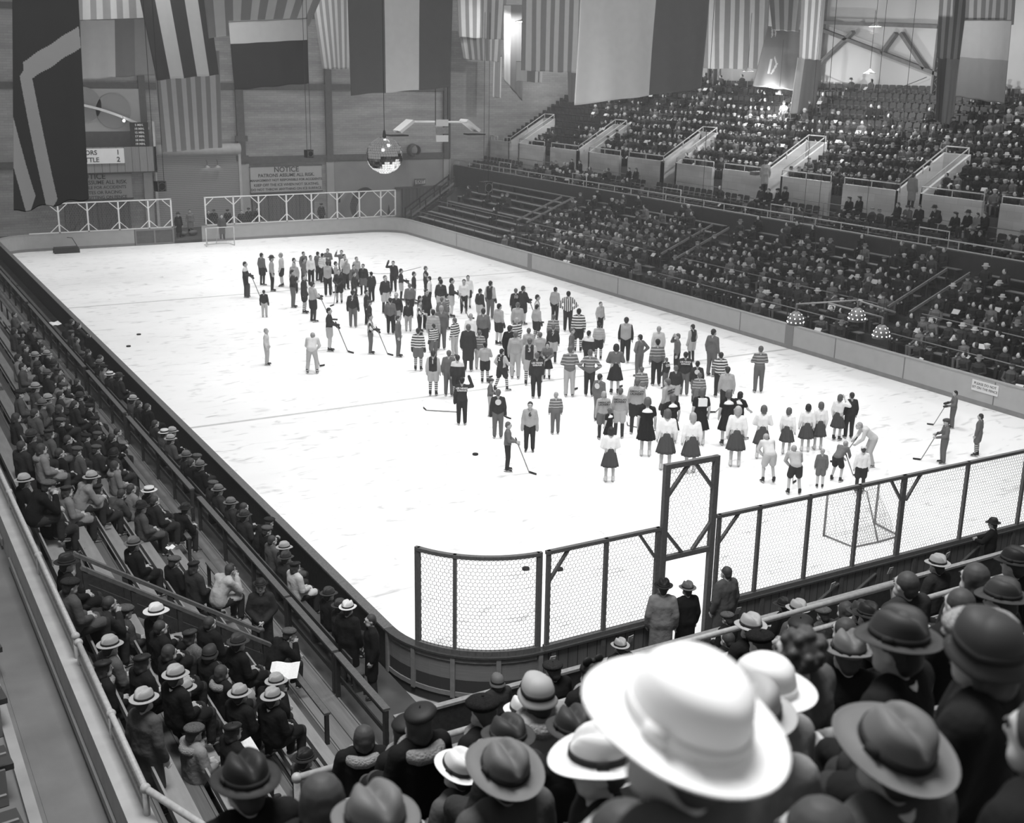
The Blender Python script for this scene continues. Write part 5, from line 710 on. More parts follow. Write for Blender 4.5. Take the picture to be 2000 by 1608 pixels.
def hand_caps(j, n):
    e, w = j['el' + n], j['wr' + n]; d = (w - e).normalized(); s = 1 if n == 'r' else -1
    side = d.cross(V(s, 0, 0))
    if side.length < .2: side = d.cross(V(0, 0, 1))
    side.normalize(); nrm = side.cross(d).normalized()
    p = w + d * .07; out = [(w, p, .03, .032), (w + side * .018, p + side * .022, .024, .022), (w - side * .018, p - side * .022, .024, .022)]
    for i, L in enumerate((.058, .07, .075, .066)):
        b = p + side * (-.033 + .022 * i); m = b + d * L * .55 + nrm * .006 * s; t = m + (d + nrm * .7 * s).normalized() * L * .5
        out += [(b, m, .0105, .0095), (m, t, .0095, .008)]
    t0 = w + side * .03 + d * .02; t1 = t0 + (side * .8 + d).normalized() * .042; out += [(t0, t1, .014, .012), (t1, t1 + (d + side * .2).normalized() * .035, .012, .009)]
    return out
def head_caps(h, n):
    return [(h, .098, (.9, 1.04, 1.02)), (h + V(0, .03, -.045), h + V(0, .045, -.085), .068, .05), (h + V(-.03, .04, -.07), h + V(.03, .04, -.07), .05, .05),
            (h + V(0, .085, .0), h + V(0, .112, -.03), .012, .017), (h + V(-.088, -.005, -.02), .02, (.5, .8, 1.3)), (h + V(.088, -.005, -.02), .02, (.5, .8, 1.3)),
            (h + V(0, .09, -.062), .018, (1.5, .6, .7)), (h + V(-.035, .088, .022), h + V(.035, .088, .022), .014, .014), (n + V(0, 0, -.04), h + V(0, 0, -.05), .06, .055)]
def add_mesh(me, b, mi):
    """Joins the shapes of B into mesh ME with material slot MI."""
    bm = bmesh.new(); bm.from_mesh(me); vs = [bm.verts.new(v) for v in b.v]
    for f in b.f:
        fc = bm.faces.new([vs[i] for i in f]); fc.material_index = mi; fc.smooth = True
    bm.to_mesh(me); bm.free()
def make_body(k):
    j = jt(k); caps = torso_caps(j, 0) + head_caps(j['hea'], j['nec'])
    for n in 'lr':
        caps += arm_caps(j, n, 0) + hand_caps(j, n) + leg_caps(j, n, 0) + [(j['an' + n] + V(0, -.03, -.04), j['to' + n], .042, .034)]
    me = remeshed('body', caps, .0115, [SKIN, FEAT], 3, .4)
    b = MB(); h = j['hea']
    for s in (-1, 1):
        b.ball(h + V(s * .034, .097, -.002), .011, 6, (1.2, .5, .7)); b.ball(h + V(s * .036, .1, .022), .012, 6, (1.7, .5, .35))
    b.ball(h + V(0, .098, -.066), .013, 6, (1.7, .5, .35))
    add_mesh(me, b, 1)
    return me
def make_part(k, what):
    j = jt(k); T = cloth('plain')
    if what == 'body': return make_body(k)
    if what == 'top': return remeshed(what, torso_caps(j, .02) + arm_caps(j, 'l', .017, .92) + arm_caps(j, 'r', .017, .92), .02, [T], 5)
    if what == 'blouse': return remeshed(what, torso_caps(j, .012)[1::3][:0] + [(j['che'] - V(.07, 0, 0), j['wai'] - V(.05, 0, .04), .112, .104), (j['che'] + V(.07, 0, 0), j['wai'] + V(.05, 0, -.04), .112, .104), (j['che'] - V(.07, 0, 0), j['che'] + V(.07, 0, 0), .115, .115), (j['wai'] - V(.05, 0, .04), j['wai'] + V(.05, 0, -.04), .104, .104)] + [(j['che'] + V(.06 * s, 0, .02), (j['sh' + 'lr'[s > 0]] + j['nec']) / 2, .108, .06) for s in (-1, 1)] + arm_caps(j, 'l', .02, .9) + arm_caps(j, 'r', .02, .9), .018, [T], 4)
    if what == 'tee': return remeshed(what, torso_caps(j, .016) + [c for n in 'lr' for c in arm_caps(j, n, .015)[:1] + [(j['sh' + n], j['sh' + n].lerp(j['el' + n], .6), .076, .066)]], .02, [T], 4)
    if what == 'shorts': return remeshed(what, [(j['wai'] - V(.05, 0, .03), j['pel'] - V(.05, 0, .02), .11, .135), (j['wai'] - V(-.05, 0, .03), j['pel'] + V(.05, 0, -.02), .11, .135)] + [c for n in 'lr' for c in leg_caps(j, n, .042, .72)], .02, [T], 4)
    if what == 'trousers': return remeshed(what, [(j['wai'] - V(.05, 0, .02), j['pel'] - V(.05, 0, 0), .108, .128), (j['wai'] - V(-.05, 0, .02), j['pel'] + V(.05, 0, 0), .108, .128)] + [c for n in 'lr' for c in leg_caps(j, n, .026, 1.95)], .02, [T], 4)
    if what in ('sockl', 'sockr'):
        n = what[-1]; return remeshed('sock', [(j['kn' + n].lerp(j['hi' + n], .08), j['kn' + n].lerp(j['an' + n], .35), .066, .064), (j['kn' + n].lerp(j['an' + n], .35), j['an' + n], .064, .05)], .014, [T], 3)
    if what in ('skatel', 'skater', 'shoel', 'shoer'):
        n = what[-1]; a, t = j['an' + n], j['to' + n]; b = MB(); d = (t - a); d.z = 0; d.normalize(); sd = V(d.y, -d.x, 0)
        boot = remeshed('boot', [(a + V(0, 0, .06), a - V(0, 0, .03), .055, .05), (a + d * -.03 - V(0, 0, .035), V(t.x, t.y, a.z - .05), .042, .036)], .012, [TINT, BLADE], 3)
        if what[:2] == 'sk':
            M = Matrix((sd, d, V(0, 0, 1))).transposed(); c = a + d * .05
            b.box((c.x, c.y, .012), (.006, .29, .024), M); b.box(V(c.x, c.y, a.z - .075) + d * .07, (.012, .03, .05), M); b.box(V(c.x, c.y, a.z - .075) - d * .07, (.012, .03, .05), M)
            add_mesh(boot, b, 1)
        return boot
    if what in ('glovel', 'glover'):
        n = what[-1]; e, w = j['el' + n], j['wr' + n]; d = (w - e).normalized()
        return remeshed('glove', [(w - d * .09, w + d * .02, .056, .06), (w + d * .02, w + d * .11, .062, .05)], .014, [T], 3)
    if what == 'coat':
        legs = []
        for n in 'lr':
            h, kn = j['hi' + n], j['kn' + n]
            legs += [(j['pel'] + (h - j['pel']) * .6, h, .13, .125), (h, h.lerp(kn, 1.12), .115, .105)] if 'sit' not in k and j['pel'].z > .7 else [(h, kn - V(0, .04, -.01), .105, .09)]
        if j['pel'].z > .7: legs += [(j['pel'], j['pel'] - V(0, 0, .45), .12, .12)]
        else: legs += [(j['hil'], j['hir'], .11, .11), ((j['hil'] + j['hir']) / 2, (j['knl'] + j['knr']) / 2 - V(0, .06, 0), .09, .07)]
        neck = [(j['nec'] - V(.02, .025, .05), j['nec'] - V(-.02, .025, .05), .068, .068)]
        return remeshed(what, torso_caps(j, .034) + arm_caps(j, 'l', .028, .96) + arm_caps(j, 'r', .028, .96) + legs + neck, .021, [T], 5)
    if what == 'collar':
        b = MB(); c = j['nec'] + V(0, -.012, -.025); b.lathe([(.062, -.012), (.075, -.03), (.082, -.02), (.07, .022), (.064, .022)], 20, c, closed=True)
        return b.mesh('collar', [TINT], True)
    if what == 'furcollar':
        c = j['nec'] + V(0, 0, -.05); pts = [c + V(math.cos(t) * .135, math.sin(t) * .11 - .02, .015 * math.sin(t)) for t in [2 * PI * i / 9 for i in range(10)]]
        return remeshed('collar', [(pts[i], pts[i + 1], .062, .062) for i in range(9)], .02, [cloth('fur')], 2)
    if what == 'widecollar':
        b = MB(); c = j['nec'] + V(0, -.005, -.03); b.lathe([(.06, .02), (.07, .0), (.15, -.045), (.175, -.1), (.172, -.112), (.145, -.06), (.07, -.02)], 28, c, 1, .82, closed=True)
        return b.mesh('collar', [TINT], True)
    if what == 'sailor':
        b = MB(); c = j['nec']; b.box(c + V(0, -.145, -.12), (.26, .014, .22)); b.box(c + V(0, -.08, -.02), (.24, .13, .02)); return b.mesh('collar', [TINT])
    if what in ('skirt', 'dress'):
        b = MB(); z0, z1, n = 1.06, .5, 72; prof = []
        for i in range(8):
            t = i / 7; prof.append((.13 + .13 * t ** .9, z0 + (z1 - z0) * t, t))
        vs, fs = [], []
        for q in (0, 1):
            for r, z, t in (prof if not q else prof[::-1]):
                for a in range(n):
                    an = 2 * PI * a / n; rr = r + t * .022 * math.sin(an * 12) - q * .008; vs.append((rr * math.cos(an), rr * math.sin(an) * .86, z))
        m = 16
        for i in range(m):
            for a in range(n): fs.append((i * n + a, i * n + (a + 1) % n, ((i + 1) % m) * n + (a + 1) % n, ((i + 1) % m) * n + a))
        b.add(vs, fs); return b.mesh('skirt', [T], True)
    if what == 'pads':
        caps = []
        for n in 'lr': caps += [(j['kn' + n] + V(0, .06, .08), j['an' + n] + V(0, .07, .02), .1, .1), (j['kn' + n] + V(.06, .06, .08), j['an' + n] + V(.06, .07, .02), .06, .06)]
        return remeshed('leg_pads', caps, .02, [T], 3)
    raise KeyError(what)
PM = {}
def pm(k, what, pat='plain'):
    """The mesh of one part in one pose and one cloth pattern, made once and shared."""
    q = (k, what, pat)
    if q not in PM:
        if pat == 'plain': PM[q] = make_part(k, what)
        else:
            me = pm(k, what).copy(); me.materials[0] = cloth(pat); PM[q] = me
    return PM[q]
# hair and hats sit on the middle of the skull
def hair_mesh(kind):
    if kind == 'short': caps = [((0, -.014, .02), .101, (.93, 1.0, 1)), (V(0, -.05, -.03), V(0, -.045, -.06), .07, .055)]
    elif kind == 'parted': caps = [((0, -.012, .022), .103, (.93, 1.02, 1)), (V(0, -.05, -.03), V(0, -.045, -.06), .07, .055), (V(-.04, .05, .09), V(.05, .03, .1), .025, .03)]
    elif kind == 'curly':
        caps = [((0, -.02, .02), .1)]; rnd = random.Random(3)
        for i in range(46):
            t, p = rnd.uniform(0, 2 * PI), rnd.uniform(-.5, 1.4); c = V(math.cos(t) * math.cos(p), math.sin(t) * math.cos(p), math.sin(p)) * .1 + V(0, -.02, .015)
            if not (c.y > .05 and c.z < .05): caps.append((c, .027))
    else:                                                               # bob
        caps = [((0, -.016, .022), .107, (.95, 1.0, 1)), (V(-.075, -.02, 0), V(-.078, -.025, -.07), .032, .03), (V(.075, -.02, 0), V(.078, -.025, -.07), .032, .03), (V(0, -.055, -.02), V(0, -.062, -.085), .078, .062), (V(-.045, -.055, -.08), V(.045, -.055, -.08), .046, .046)]
    return remeshed('hair', caps, .012 if kind != 'curly' else .009, [TINT], 2 if kind != 'curly' else 1)
def hat_mesh(kind):
    b = MB(); n = 40
    if kind in ('fedora', 'fedora_wide', 'brim_up', 'panama'):
        w = {'fedora_wide': 1.12, 'panama': 1.1}.get(kind, 1.0)
        def fn(v):
            r = math.hypot(v.x, v.y); x, y, z = v.x, v.y * 1.16, v.z
            if kind == 'panama' and z > .1: z -= .012 * math.exp(-(x / .05) ** 2)
            elif z > .1: z -= .045 * math.exp(-(x / .032) ** 2) * (1 if z > .13 else .4); x *= 1 - .22 * max(0, min(1, (y + .02) / .1)) * min(1, (z - .08) / .05 if z > .08 else 0)
            if r > .118: z += .45 * (x * x) / w - .16 * max(0, y) ** 2 * 3 + (.35 if kind == 'brim_up' else .12) * max(0, -y) ** 2 * 3
            return V(x, y, z)
        b.lathe([(.0001, .172), (.03, .172), (.055, .17), (.08, .16), (.095, .14), (.102, .11), (.107, .075), (.111, .05), (.118, .042), (.14 * w, .036), (.158 * w, .034), (.163 * w, .037), (.162 * w, .031), (.14 * w, .03), (.112, .034), (.108, .02), (.0001, .03)], n, fn=fn)
        k = MB(); k.lathe([(.1125, .046), (.1105, .078), (.105, .078), (.106, .046)], n, fn=lambda v: V(v.x, v.y * 1.16, v.z), closed=True); k.box((-.112, 0, .062), (.012, .05, .034))
        return b.mesh('hat', [TINT], True), k.mesh('hat_band', [BAND if kind != 'panama' else mat('pale_band', .68)], True)
    if kind == 'bowler':
        b.lathe([(.0001, .16), (.04, .157), (.075, .14), (.098, .1), (.105, .05), (.12, .042), (.14, .05), (.146, .06), (.143, .05), (.118, .034), (.1, .034), (.0001, .034)], n, fn=lambda v: V(v.x, v.y * 1.16, v.z + (.6 * v.x * v.x if abs(v.x) > .11 else 0)))
        k = MB(); k.lathe([(.1065, .046), (.1055, .075), (.1, .075), (.1, .046)], n, fn=lambda v: V(v.x, v.y * 1.16, v.z), closed=True)
        return b.mesh('hat', [TINT], True), k.mesh('hat_band', [BAND], True)
    if kind == 'boater':
        b.lathe([(.0001, .12), (.095, .12), (.102, .115), (.106, .04), (.165, .036), (.168, .033), (.165, .03), (.1, .03), (.0001, .03)], n, fn=lambda v: V(v.x, v.y * 1.1, v.z))
        k = MB(); k.lathe([(.108, .04), (.106, .085), (.1, .085), (.1, .04)], n, fn=lambda v: V(v.x, v.y * 1.1, v.z), closed=True)
        return b.mesh('hat', [TINT], True), k.mesh('hat_band', [BAND], True)
    if kind == 'cap':
        b.lathe([(.0001, .115), (.06, .11), (.105, .092), (.125, .07), (.122, .05), (.105, .032), (.1, .024), (.0001, .04)], n, fn=lambda v: V(v.x, v.y * 1.12 + .012, v.z - .12 * v.y))
        b.lathe([(.0001, .02), (.075, .018), (.085, .012), (.08, .008), (.0001, .008)], 24, (0, .085, .012), 1, .75, fn=lambda v: V(v.x, v.y, v.z - .3 * max(0, v.y)))
        b.ball((0, .01, .115), .012, 6); return b.mesh('hat', [cloth('tweed')], True), None
    if kind == 'beret':
        b.lathe([(.0001, .115), (.06, .115), (.105, .1), (.122, .078), (.113, .055), (.1, .045), (.0001, .05)], n, fn=lambda v: V(v.x * 1.0 + .012, v.y - .015, v.z + .2 * v.x)); b.tube([(.01, -.01, .11), (.012, -.012, .135)], .005, 6)
        return b.mesh('hat', [TINT], True), None
    if kind == 'cloche':
        b.lathe([(.0001, .135), (.05, .13), (.09, .1), (.108, .05), (.112, 0.), (.118, -.03), (.135, -.045), (.132, -.05), (.112, -.035), (.1, 0.), (.0001, .03)], n, fn=lambda v: V(v.x, v.y * 1.06 - .012, v.z + .35 * max(0, v.y)))
        k = MB(); k.lathe([(.114, .0), (.112, .03), (.106, .03), (.107, .0)], n, fn=lambda v: V(v.x, v.y * 1.06 - .012, v.z + .35 * max(0, v.y)), closed=True)
        return b.mesh('hat', [TINT], True), k.mesh('hat_band', [BAND], True)
    if kind == 'net':
        b.lathe([(.0001, .118), (.05, .11), (.09, .075), (.104, .03), (.1, .02), (.085, .06), (.0001, .1)], n, fn=lambda v: V(v.x, v.y, v.z)); return b.mesh('hat', [TINT], True), None
    if kind == 'bow':
        b.lathe([(.0001, .12), (.06, .11), (.1, .06), (.105, .03), (.09, .03), (.0001, .05)], n)
        for s in (-1, 1): b.ball((s * .06, -.02, .13), .05, 10, (1, .45, .9))
        b.ball((0, -.02, .125), .025, 8); return b.mesh('hat', [TINT], True), None
HM = {}
def hm(k):
    if k not in HM: HM[k] = hat_mesh(k) if k in HATS else (hair_mesh(k), None)
    return HM[k]
HATS = ('fedora', 'fedora_wide', 'brim_up', 'bowler', 'boater', 'cap', 'beret', 'cloche', 'net', 'bow', 'panama')
TXT = {}
def back_text(root, j, lines, val, size=.11, front=False):
    """Lettering sewn on the back (or front) of a jersey, one mesh."""
    q = (tuple(lines), val, size)
    m = mat('lettering_%d' % round(val * 100), val)
    if q not in TXT:
        b = None
        for i, s in enumerate(lines):
            me = text_mesh(s, size, .004, m, bold=size * .02); me.transform(Matrix.Translation((0, -i * size * .95, 0)))
            if b is None: b = bmesh.new()
            b.from_mesh(me)
        me = bpy.data.meshes.new('lettering'); b.to_mesh(me); b.free(); me.materials.append(m); TXT[q] = me
    o = part('lettering' if len(lines[0]) > 2 else 'number', TXT[q], root, j['che'] + V(0, (.139 if front else -.139), .03 + .04 * (len(lines) - 1)))
    o.rotation_euler = (PI / 2, 0, PI if front else 0)
HAIRV = {'k': .02, 'd': .05, 'm': .14, 'b': .4, 'g': .3}
def person(x, y, z, rz, sc, pose, top, tv, low, lv, foot, head, hv, label, group=None, extra=()):
    """One person: the body and every garment the photograph shows as a part of its own."""
    r = thing('person', label, 'person', (x, y, z), rz, group, sc); j = jt(pose)
    part('body', pm(pose, 'body'), r)
    if head in HATS:
        a, bnd = hm(head); h = part('hat', a, r, j['hea'] + V(0, 0, .012), hv, (.3, 0, 0) if 'tilted' in extra else None)
        if bnd: part('hat_band', bnd, h)
        part('hair', hm('bob' if head in ('cloche', 'beret', 'bow') else 'short')[0], r, j['hea'] - V(0, 0, .006), .05)
    elif head: part('hair', hm(head)[0], r, j['hea'], hv)
    if top in ('coat', 'fur'):
        part('coat', pm(pose, 'coat', 'tweed' if 'tweed' in extra else 'plain'), r, col=tv)
        if top == 'fur': part('fur_collar', pm(pose, 'furcollar'), r, col=lv)
        elif 'shirt_collar' in extra: part('shirt_collar', pm(pose, 'collar'), r, col=.7)
        if pose not in ('sit', 'fold', 'lean', 'chin', 'turn'): part('trousers', pm(pose, 'trousers'), r, col=.04)
        else: part('trousers', pm(pose, 'trousers'), r, col=lv if top == 'coat' else .05)
        for n in 'lr': part('shoe', pm(pose, 'shoe' + n), r, col=.03)
    else:
        nm, pt = ('jersey', top) if top not in ('blouse', 'dress', 'jacket', 'shirt') else (top, 'plain')
        part({'dress': 'dress_top'}.get(nm, nm), pm(pose, 'blouse' if low == 'skirt' and top != 'dress' else 'tee' if top == 'dress' else 'top', pt), r, col=tv)
        if 'round_collar' in extra: part('collar', pm(pose, 'widecollar'), r, col=.75)
        if 'sailor_collar' in extra: part('sailor_collar', pm(pose, 'sailor'), r, col=.75)
        if low in ('skirt',): part('skirt', pm(pose, 'skirt'), r, col=lv)
        elif low: part(low, pm(pose, low), r, col=lv)
        if foot in ('stripe', 'plainsock'):
            for n in 'lr': part('sock', pm(pose, 'sock' + n, 'sock' if foot == 'stripe' else 'plain'), r, col=.04)
        elif foot == 'palesock':
            for n in 'lr': part('sock', pm(pose, 'sock' + n), r, col=.5)
        if 'leg_pads' in extra: part('leg_pads', pm(pose, 'pads'), r, col=.06)
        white = foot == 'whiteskate'
        for n in 'lr': part('skate' if foot != 'shoe' else 'shoe', pm(pose, ('shoe' if foot == 'shoe' else 'skate') + n), r, col=.55 if white else .025)
        if 'gloves' in extra:
            for n in 'lr': part('glove', pm(pose, 'glove' + n), r, col=.04 if 'pale_gloves' not in extra else .3)
    return r, j
# ------------------------------------------------------------------ the rink and its boards
W, L, HB = 26.87, 61.54, 1.055
GREYWALL = mat('board_paint', .36, .6, .12, 2.5); CAP = mat('board_cap', .12, .7, .5, 25)
DARKWOOD = mat('dark_wood', .035, .6, .5, 14); WOOD = plank_mat('walk_planks', .16, 0, .3, .25); BOARDBACK = plank_mat('board_back', .13, 0, .22, .2, .08)
def structure(o): o['kind'] = 'structure'; return o
def rounded(x0, y0, x1, y1, r, n=10):
    pts = []
    for cx, cy, a in ((x1 - r, y1 - r, 0), (x0 + r, y1 - r, 90), (x0 + r, y0 + r, 180), (x1 - r, y0 + r, 270)):
        for i in range(n + 1):
            t = math.radians(a + 90 * i / n); pts.append((cx + r * math.cos(t), cy + r * math.sin(t)))
    return pts
# ice
m, nt, b = new_mat('ice'); b.inputs['Roughness'].default_value = .38; b.inputs['Specular IOR Level'].default_value = .3
tc = N(nt, 'ShaderNodeTexCoord'); t1 = N(nt, 'ShaderNodeTexNoise'); t1.inputs['Scale'].default_value = .35; t1.inputs['Detail'].default_value = 8
mp = N(nt, 'ShaderNodeMapping'); mp.inputs['Scale'].default_value = (1, 2.4, 1)
nt.links.new(tc.outputs['Object'], mp.inputs[0]); nt.links.new(mp.outputs[0], t1.inputs['Vector'])
t2 = N(nt, 'ShaderNodeTexNoise'); t2.inputs['Scale'].default_value = 1.1; t2.inputs['Detail'].default_value = 10; t2.inputs['Distortion'].default_value = 1.2; nt.links.new(mp.outputs[0], t2.inputs['Vector'])
cr = N(nt, 'ShaderNodeValToRGB'); cr.color_ramp.elements[0].position = .28; cr.color_ramp.elements[0].color = (.55, .55, .55, 1); cr.color_ramp.elements[1].position = .42; cr.color_ramp.elements[1].color = (.86, .86, .86, 1)
nt.links.new(t2.outputs[0], cr.inputs[0])
mu = N(nt, 'ShaderNodeMix', data_type='RGBA', blend_type='MULTIPLY'); mu.inputs[0].default_value = 1
nt.links.new(cr.outputs[0], mu.inputs[6]); nt.links.new(math_node(nt, 'MULTIPLY_ADD', t1.outputs[0], .12, .94), mu.inputs[7]); nt.links.new(mu.outputs[2], b.inputs['Base Color'])
ICE = m
mb = MB(); mb.poly([(x, y, -.06) for x, y in rounded(-.02, -.02, W + .02, L + .02, 2.1)], (0, 0, .06)); structure(mb.build('floor', ICE))
for i, (y0, w_) in enumerate(((42.35, .16), (20.27, .16))):
    mb = MB(); mb.span((.05, y0 - w_ / 2, .0), (W - .05, y0 + w_ / 2, .004)); structure(mb.build('trim_%d' % (i + 1), mat('ice_line', .5, .5, .25, 3)))
GROUND = mat('concourse', .07, .9, .4, 2)
mb = MB(); mb.span((-8, -14, -.3), (-.16, 75, .16)); mb.span((W + .16, -4, -.3), (50, 69, .16)); mb.span((-.16, -14, -.3), (W + .16, -.16, .16)); mb.span((-.16, L + .16, -.3), (W + .16, 69, .16))
for cx, cy in ((0, 0), (W, 0), (0, L), (W, L)):
    mb.span((cx - .2, cy - .2, -.3), (cx + .2, cy + .2, -.07))
structure(mb.build('floor_concourse', GROUND))
def board_run(name, path, mats, cap_mat, kick=True, gap=()):
    """Dasher boards along PATH: (x, y) on the ice side, thickness outwards, with a capping rail."""
    mb = MB(); n = len(path)
    nor = []
    for i in range(n):
        a, c = Vector(path[max(0, i - 1)]), Vector(path[min(n - 1, i + 1)]); d = (c - a).normalized(); nor.append(Vector((d.y, -d.x)))
    def ring(o0, o1, z0, z1, mi):
        vs = []
        for p, q in zip(path, nor):
            p = Vector(p)
            for o, z in ((o0, z0), (o1, z0), (o1, z1), (o0, z1)): vs.append((*(p + q * o), z))
        fs = [(0, 1, 2, 3), tuple(4 * (n - 1) + i for i in (3, 2, 1, 0))]
        for i in range(n - 1):
            for k in range(4): fs.append((4 * i + k, 4 * i + (k + 1) % 4, 4 * i + 4 + (k + 1) % 4, 4 * i + 4 + k))
        mb.add(vs, fs, mi)
    ring(0, .05, 0, HB - .04, 0); ring(.05, .13, -.02, HB - .04, 2); ring(-.015, .19, HB - .04, HB, 1)
    if kick: ring(-.012, 0, 0, .17, 3)
    return structure(mb.build(name, [mats[0], cap_mat, mats[1], mat('kick_board', .2, .6, .2, 4)]))
R = 2.1
def arc(cx, cy, a0, a1, n=14): return [(cx + R * math.cos(math.radians(a0 + (a1 - a0) * i / n)), cy + R * math.sin(math.radians(a0 + (a1 - a0) * i / n))) for i in range(n + 1)]
# going round clockwise as seen from above keeps the outside on the left of the path normal used above
board_run('wall_rink_right', [(W, 0 + R), (W, L - R)] + arc(W - R, L - R, 0, 45), (GREYWALL, BOARDBACK), mat('pale_cap', .3, .6, .2, 9))
board_run('wall_rink_far', arc(W - R, L - R, 45, 90) + [(12.75, L)], (GREYWALL, BOARDBACK), mat('pale_cap', .3))
board_run('wall_rink_far_corner', [(8.35, L)] + arc(R, L - R, 90, 180)[0:15], (GREYWALL, BOARDBACK), mat('pale_cap', .3))
board_run('wall_rink_left', [(0, L - R), (0, R)], (mat('board_paint', .36), DARKWOOD), CAP)
board_run('wall_rink_corner', arc(R, R, 180, 270), (mat('board_paint', .36), plank_mat('corner_panel', .2, 2, 9, .2)), mat('rail_brown', .06, .6, .4, 20))
board_run('wall_rink_near', [(R, 0), (4.72, 0)], (mat('board_paint', .36), BOARDBACK), mat('rail_brown', .06))
board_run('wall_rink_near_end', [(6.02, 0), (W - R, 0)] + arc(W - R, R, 270, 360), (mat('board_paint', .36), BOARDBACK), mat('rail_brown', .06))
# joints and seams on the right boards, and battens outside the curved corner
mb = MB()
for y in (3.2, 9.7, 13.9, 17.6, 23.6, 33.4, 42.7, 52): mb.span((W - .012, y - .02, .17), (W + .01, y + .02, HB - .04))
structure(mb.build('trim_3', mat('board_seam', .16, .7)))
mb = MB(); mb.span((W - .02, 42.3, 0), (W + .01, 42.75, HB - .04)); mb.span((W - .02, 20.1, 0), (W + .01, 20.6, HB - .04)); structure(mb.build('trim_4', mat('line_on_boards', .2, .7)))
mb = MB()
for a in (182, 203, 225, 247, 268):
    t = math.radians(a); c = (R + (R + .15) * math.cos(t), R + (R + .15) * math.sin(t))
    mb.box((c[0], c[1], .6), (.05, .09, .86), Matrix.Rotation(t, 3, 'Z'))
for z in (.24, .96):
    pts = [(R + (R + .14) * math.cos(math.radians(a)), R + (R + .14) * math.sin(math.radians(a)), z) for a in range(182, 270, 6)]
    for p, q in zip(pts, pts[1:]): mb.bar(p, q, .03, .09)
structure(mb.build('trim_5', mat('corner_batten', .22, .7, .3, 9)))
mb = MB()
for x in [2.3 + i * 1.13 for i in range(2)] + [6.3 + i * 1.13 for i in range(17)]:
    mb.span((x - .05, -.17, .17), (x + .05, -.13, HB - .06))
    if int(x * 3) % 2: mb.bar((x + .05, -.15, .3), (x + 1.05, -.15, .85), .03, .08, up=(0, 1, 0))
structure(mb.build('trim_6', mat('near_batten', .1, .7, .3, 9)))
t = thing('board_notice', 'small pale printed notice fixed on the right rink boards near the camera end', 'sign', (W - .014, 10.1, .72))
mb = MB(); mb.box((0, 0, 0), (.02, 1.15, .4)); mb.build('panel', mat('notice_white', .62, .6), t)
bk = mat('sign_ink', .04)
for i, s in enumerate(('PLEASE DO NOT', 'SIT ON THE FENCE')): part('lettering', text_mesh(s, .13, .003, bk), t, (-.012, 0, .08 - .15 * i), rot=(PI / 2, 0, -PI / 2))
# white price tags hung along the near boards
for i, x in enumerate((2.25, 4.05, 6.75, 9.4, 11.15, 13.0)):
    mb = MB(); mb.box((0, 0, 0), (.13, .012, .17)); mb.box((.03, -.01, .0), (.05, .004, .07))
    o = mb.build('paper_tag', mat('tag_white', .55)); o.location = (x, -.2, .85); o.rotation_euler = (.25, .1 * (-1) ** i, .1)
    tag(o, 'small white paper tag on the near rink boards, %s from the curved corner' % ('first', 'second', 'third', 'fourth', 'fifth', 'sixth')[i], 'tag', 'paper tags on the near boards')

# ------------------------------------------------------------------ wire screens
FRAME = mat('screen_frame', .12, .6, .35, 18); WHITEFRAME = mat('white_frame', .75, .5); WIRE = mat('chicken_wire', .13, .5, metal=.3)
def hex_wire(fn, w, h, a=.083, r=.004):
    """Hexagonal netting W x H; FN maps (u, v) to a place in the room."""
    mb = MB(); s = a / math.sqrt(3); rows = int(h / (1.5 * s)); cols = int(w / a)
    def seg(p, q):
        p, q = Vector(fn(*p)), Vector(fn(*q)); d = (q - p)
        if d.length < 1e-5: return
        x = d.cross(V(0, 1, 0)); x = (x if x.length > 1e-4 else d.cross(V(1, 0, 0))).normalized() * r; y = d.normalized().cross(x)
        vs = []
        for c in (p, q): vs += [c + x, c - x * .5 + y * .87, c - x * .5 - y * .87]
        mb.add(vs, [(0, 1, 4, 3), (1, 2, 5, 4), (2, 0, 3, 5)])
    for j in range(rows + 1):
        z = j * 1.5 * s + s * .5
        for i in range(cols + 1):
            x = (i + .5 * (j % 2)) * a
            if x > w or z + s > h: continue
            top = (x, z + s * .5); seg((x, z - s * .5 if z > s * .6 else 0), top)
            for dx in (-a / 2, a / 2):
                q = (x + dx, z + s)
                if 0 <= q[0] <= w and q[1] <= h: seg(top, q)
    return mb
def screen(name, label, x0, x1, z0, z1, posts, braces, y=-.09, thick=()):
    t = thing('wire_screen', label, 'screen', (x0, y, z0), 0, 'wire screens on the near boards'); w, h = x1 - x0, z1 - z0
    for i, x in enumerate(posts):
        k = .075 if i not in thick else .13
        mb = MB(); mb.box((x - x0, 0, h / 2), (k, .07, h)); mb.build('post', FRAME, t)
    mb = MB(); mb.box((w / 2, 0, h - .035), (w + .07, .085, .07)); mb.build('top_rail', FRAME, t)
    mb = MB(); mb.box((w / 2, 0, .04), (w + .07, .1, .08)); mb.build('bottom_rail', FRAME, t)
    for x, dx in braces:
        mb = MB(); mb.bar((x - x0, 0, h - .62), (x - x0 + dx, 0, h - .04), .05, .06, up=(0, 1, 0)); mb.build('brace', FRAME, t)
    hex_wire(lambda u, v: (u, 0, v + .04), w, h - .06).build('wire_mesh', WIRE, t)
    return t
ZT = 3.05
screen('a', 'chicken wire screen between the curved corner screen and the tall gate frame', 2.16, 4.68, HB, ZT, (2.18, 3.46, 4.66), ((2.2, .42), (4.62, -.42)))
screen('b', 'long chicken wire screen right of the tall gate frame, in front of the goal net', 6.14, 11.42, HB, ZT, (6.18, 7.24, 8.61, 10.04, 11.4), ((6.2, .5), (11.38, -.42)), thick=(4,))
screen('c', 'chicken wire screen at the right end of the near boards, behind the dark-hatted man', 11.5, 16.6, HB, ZT, (13.46, 15.5, 16.56), ((11.5, .42),))
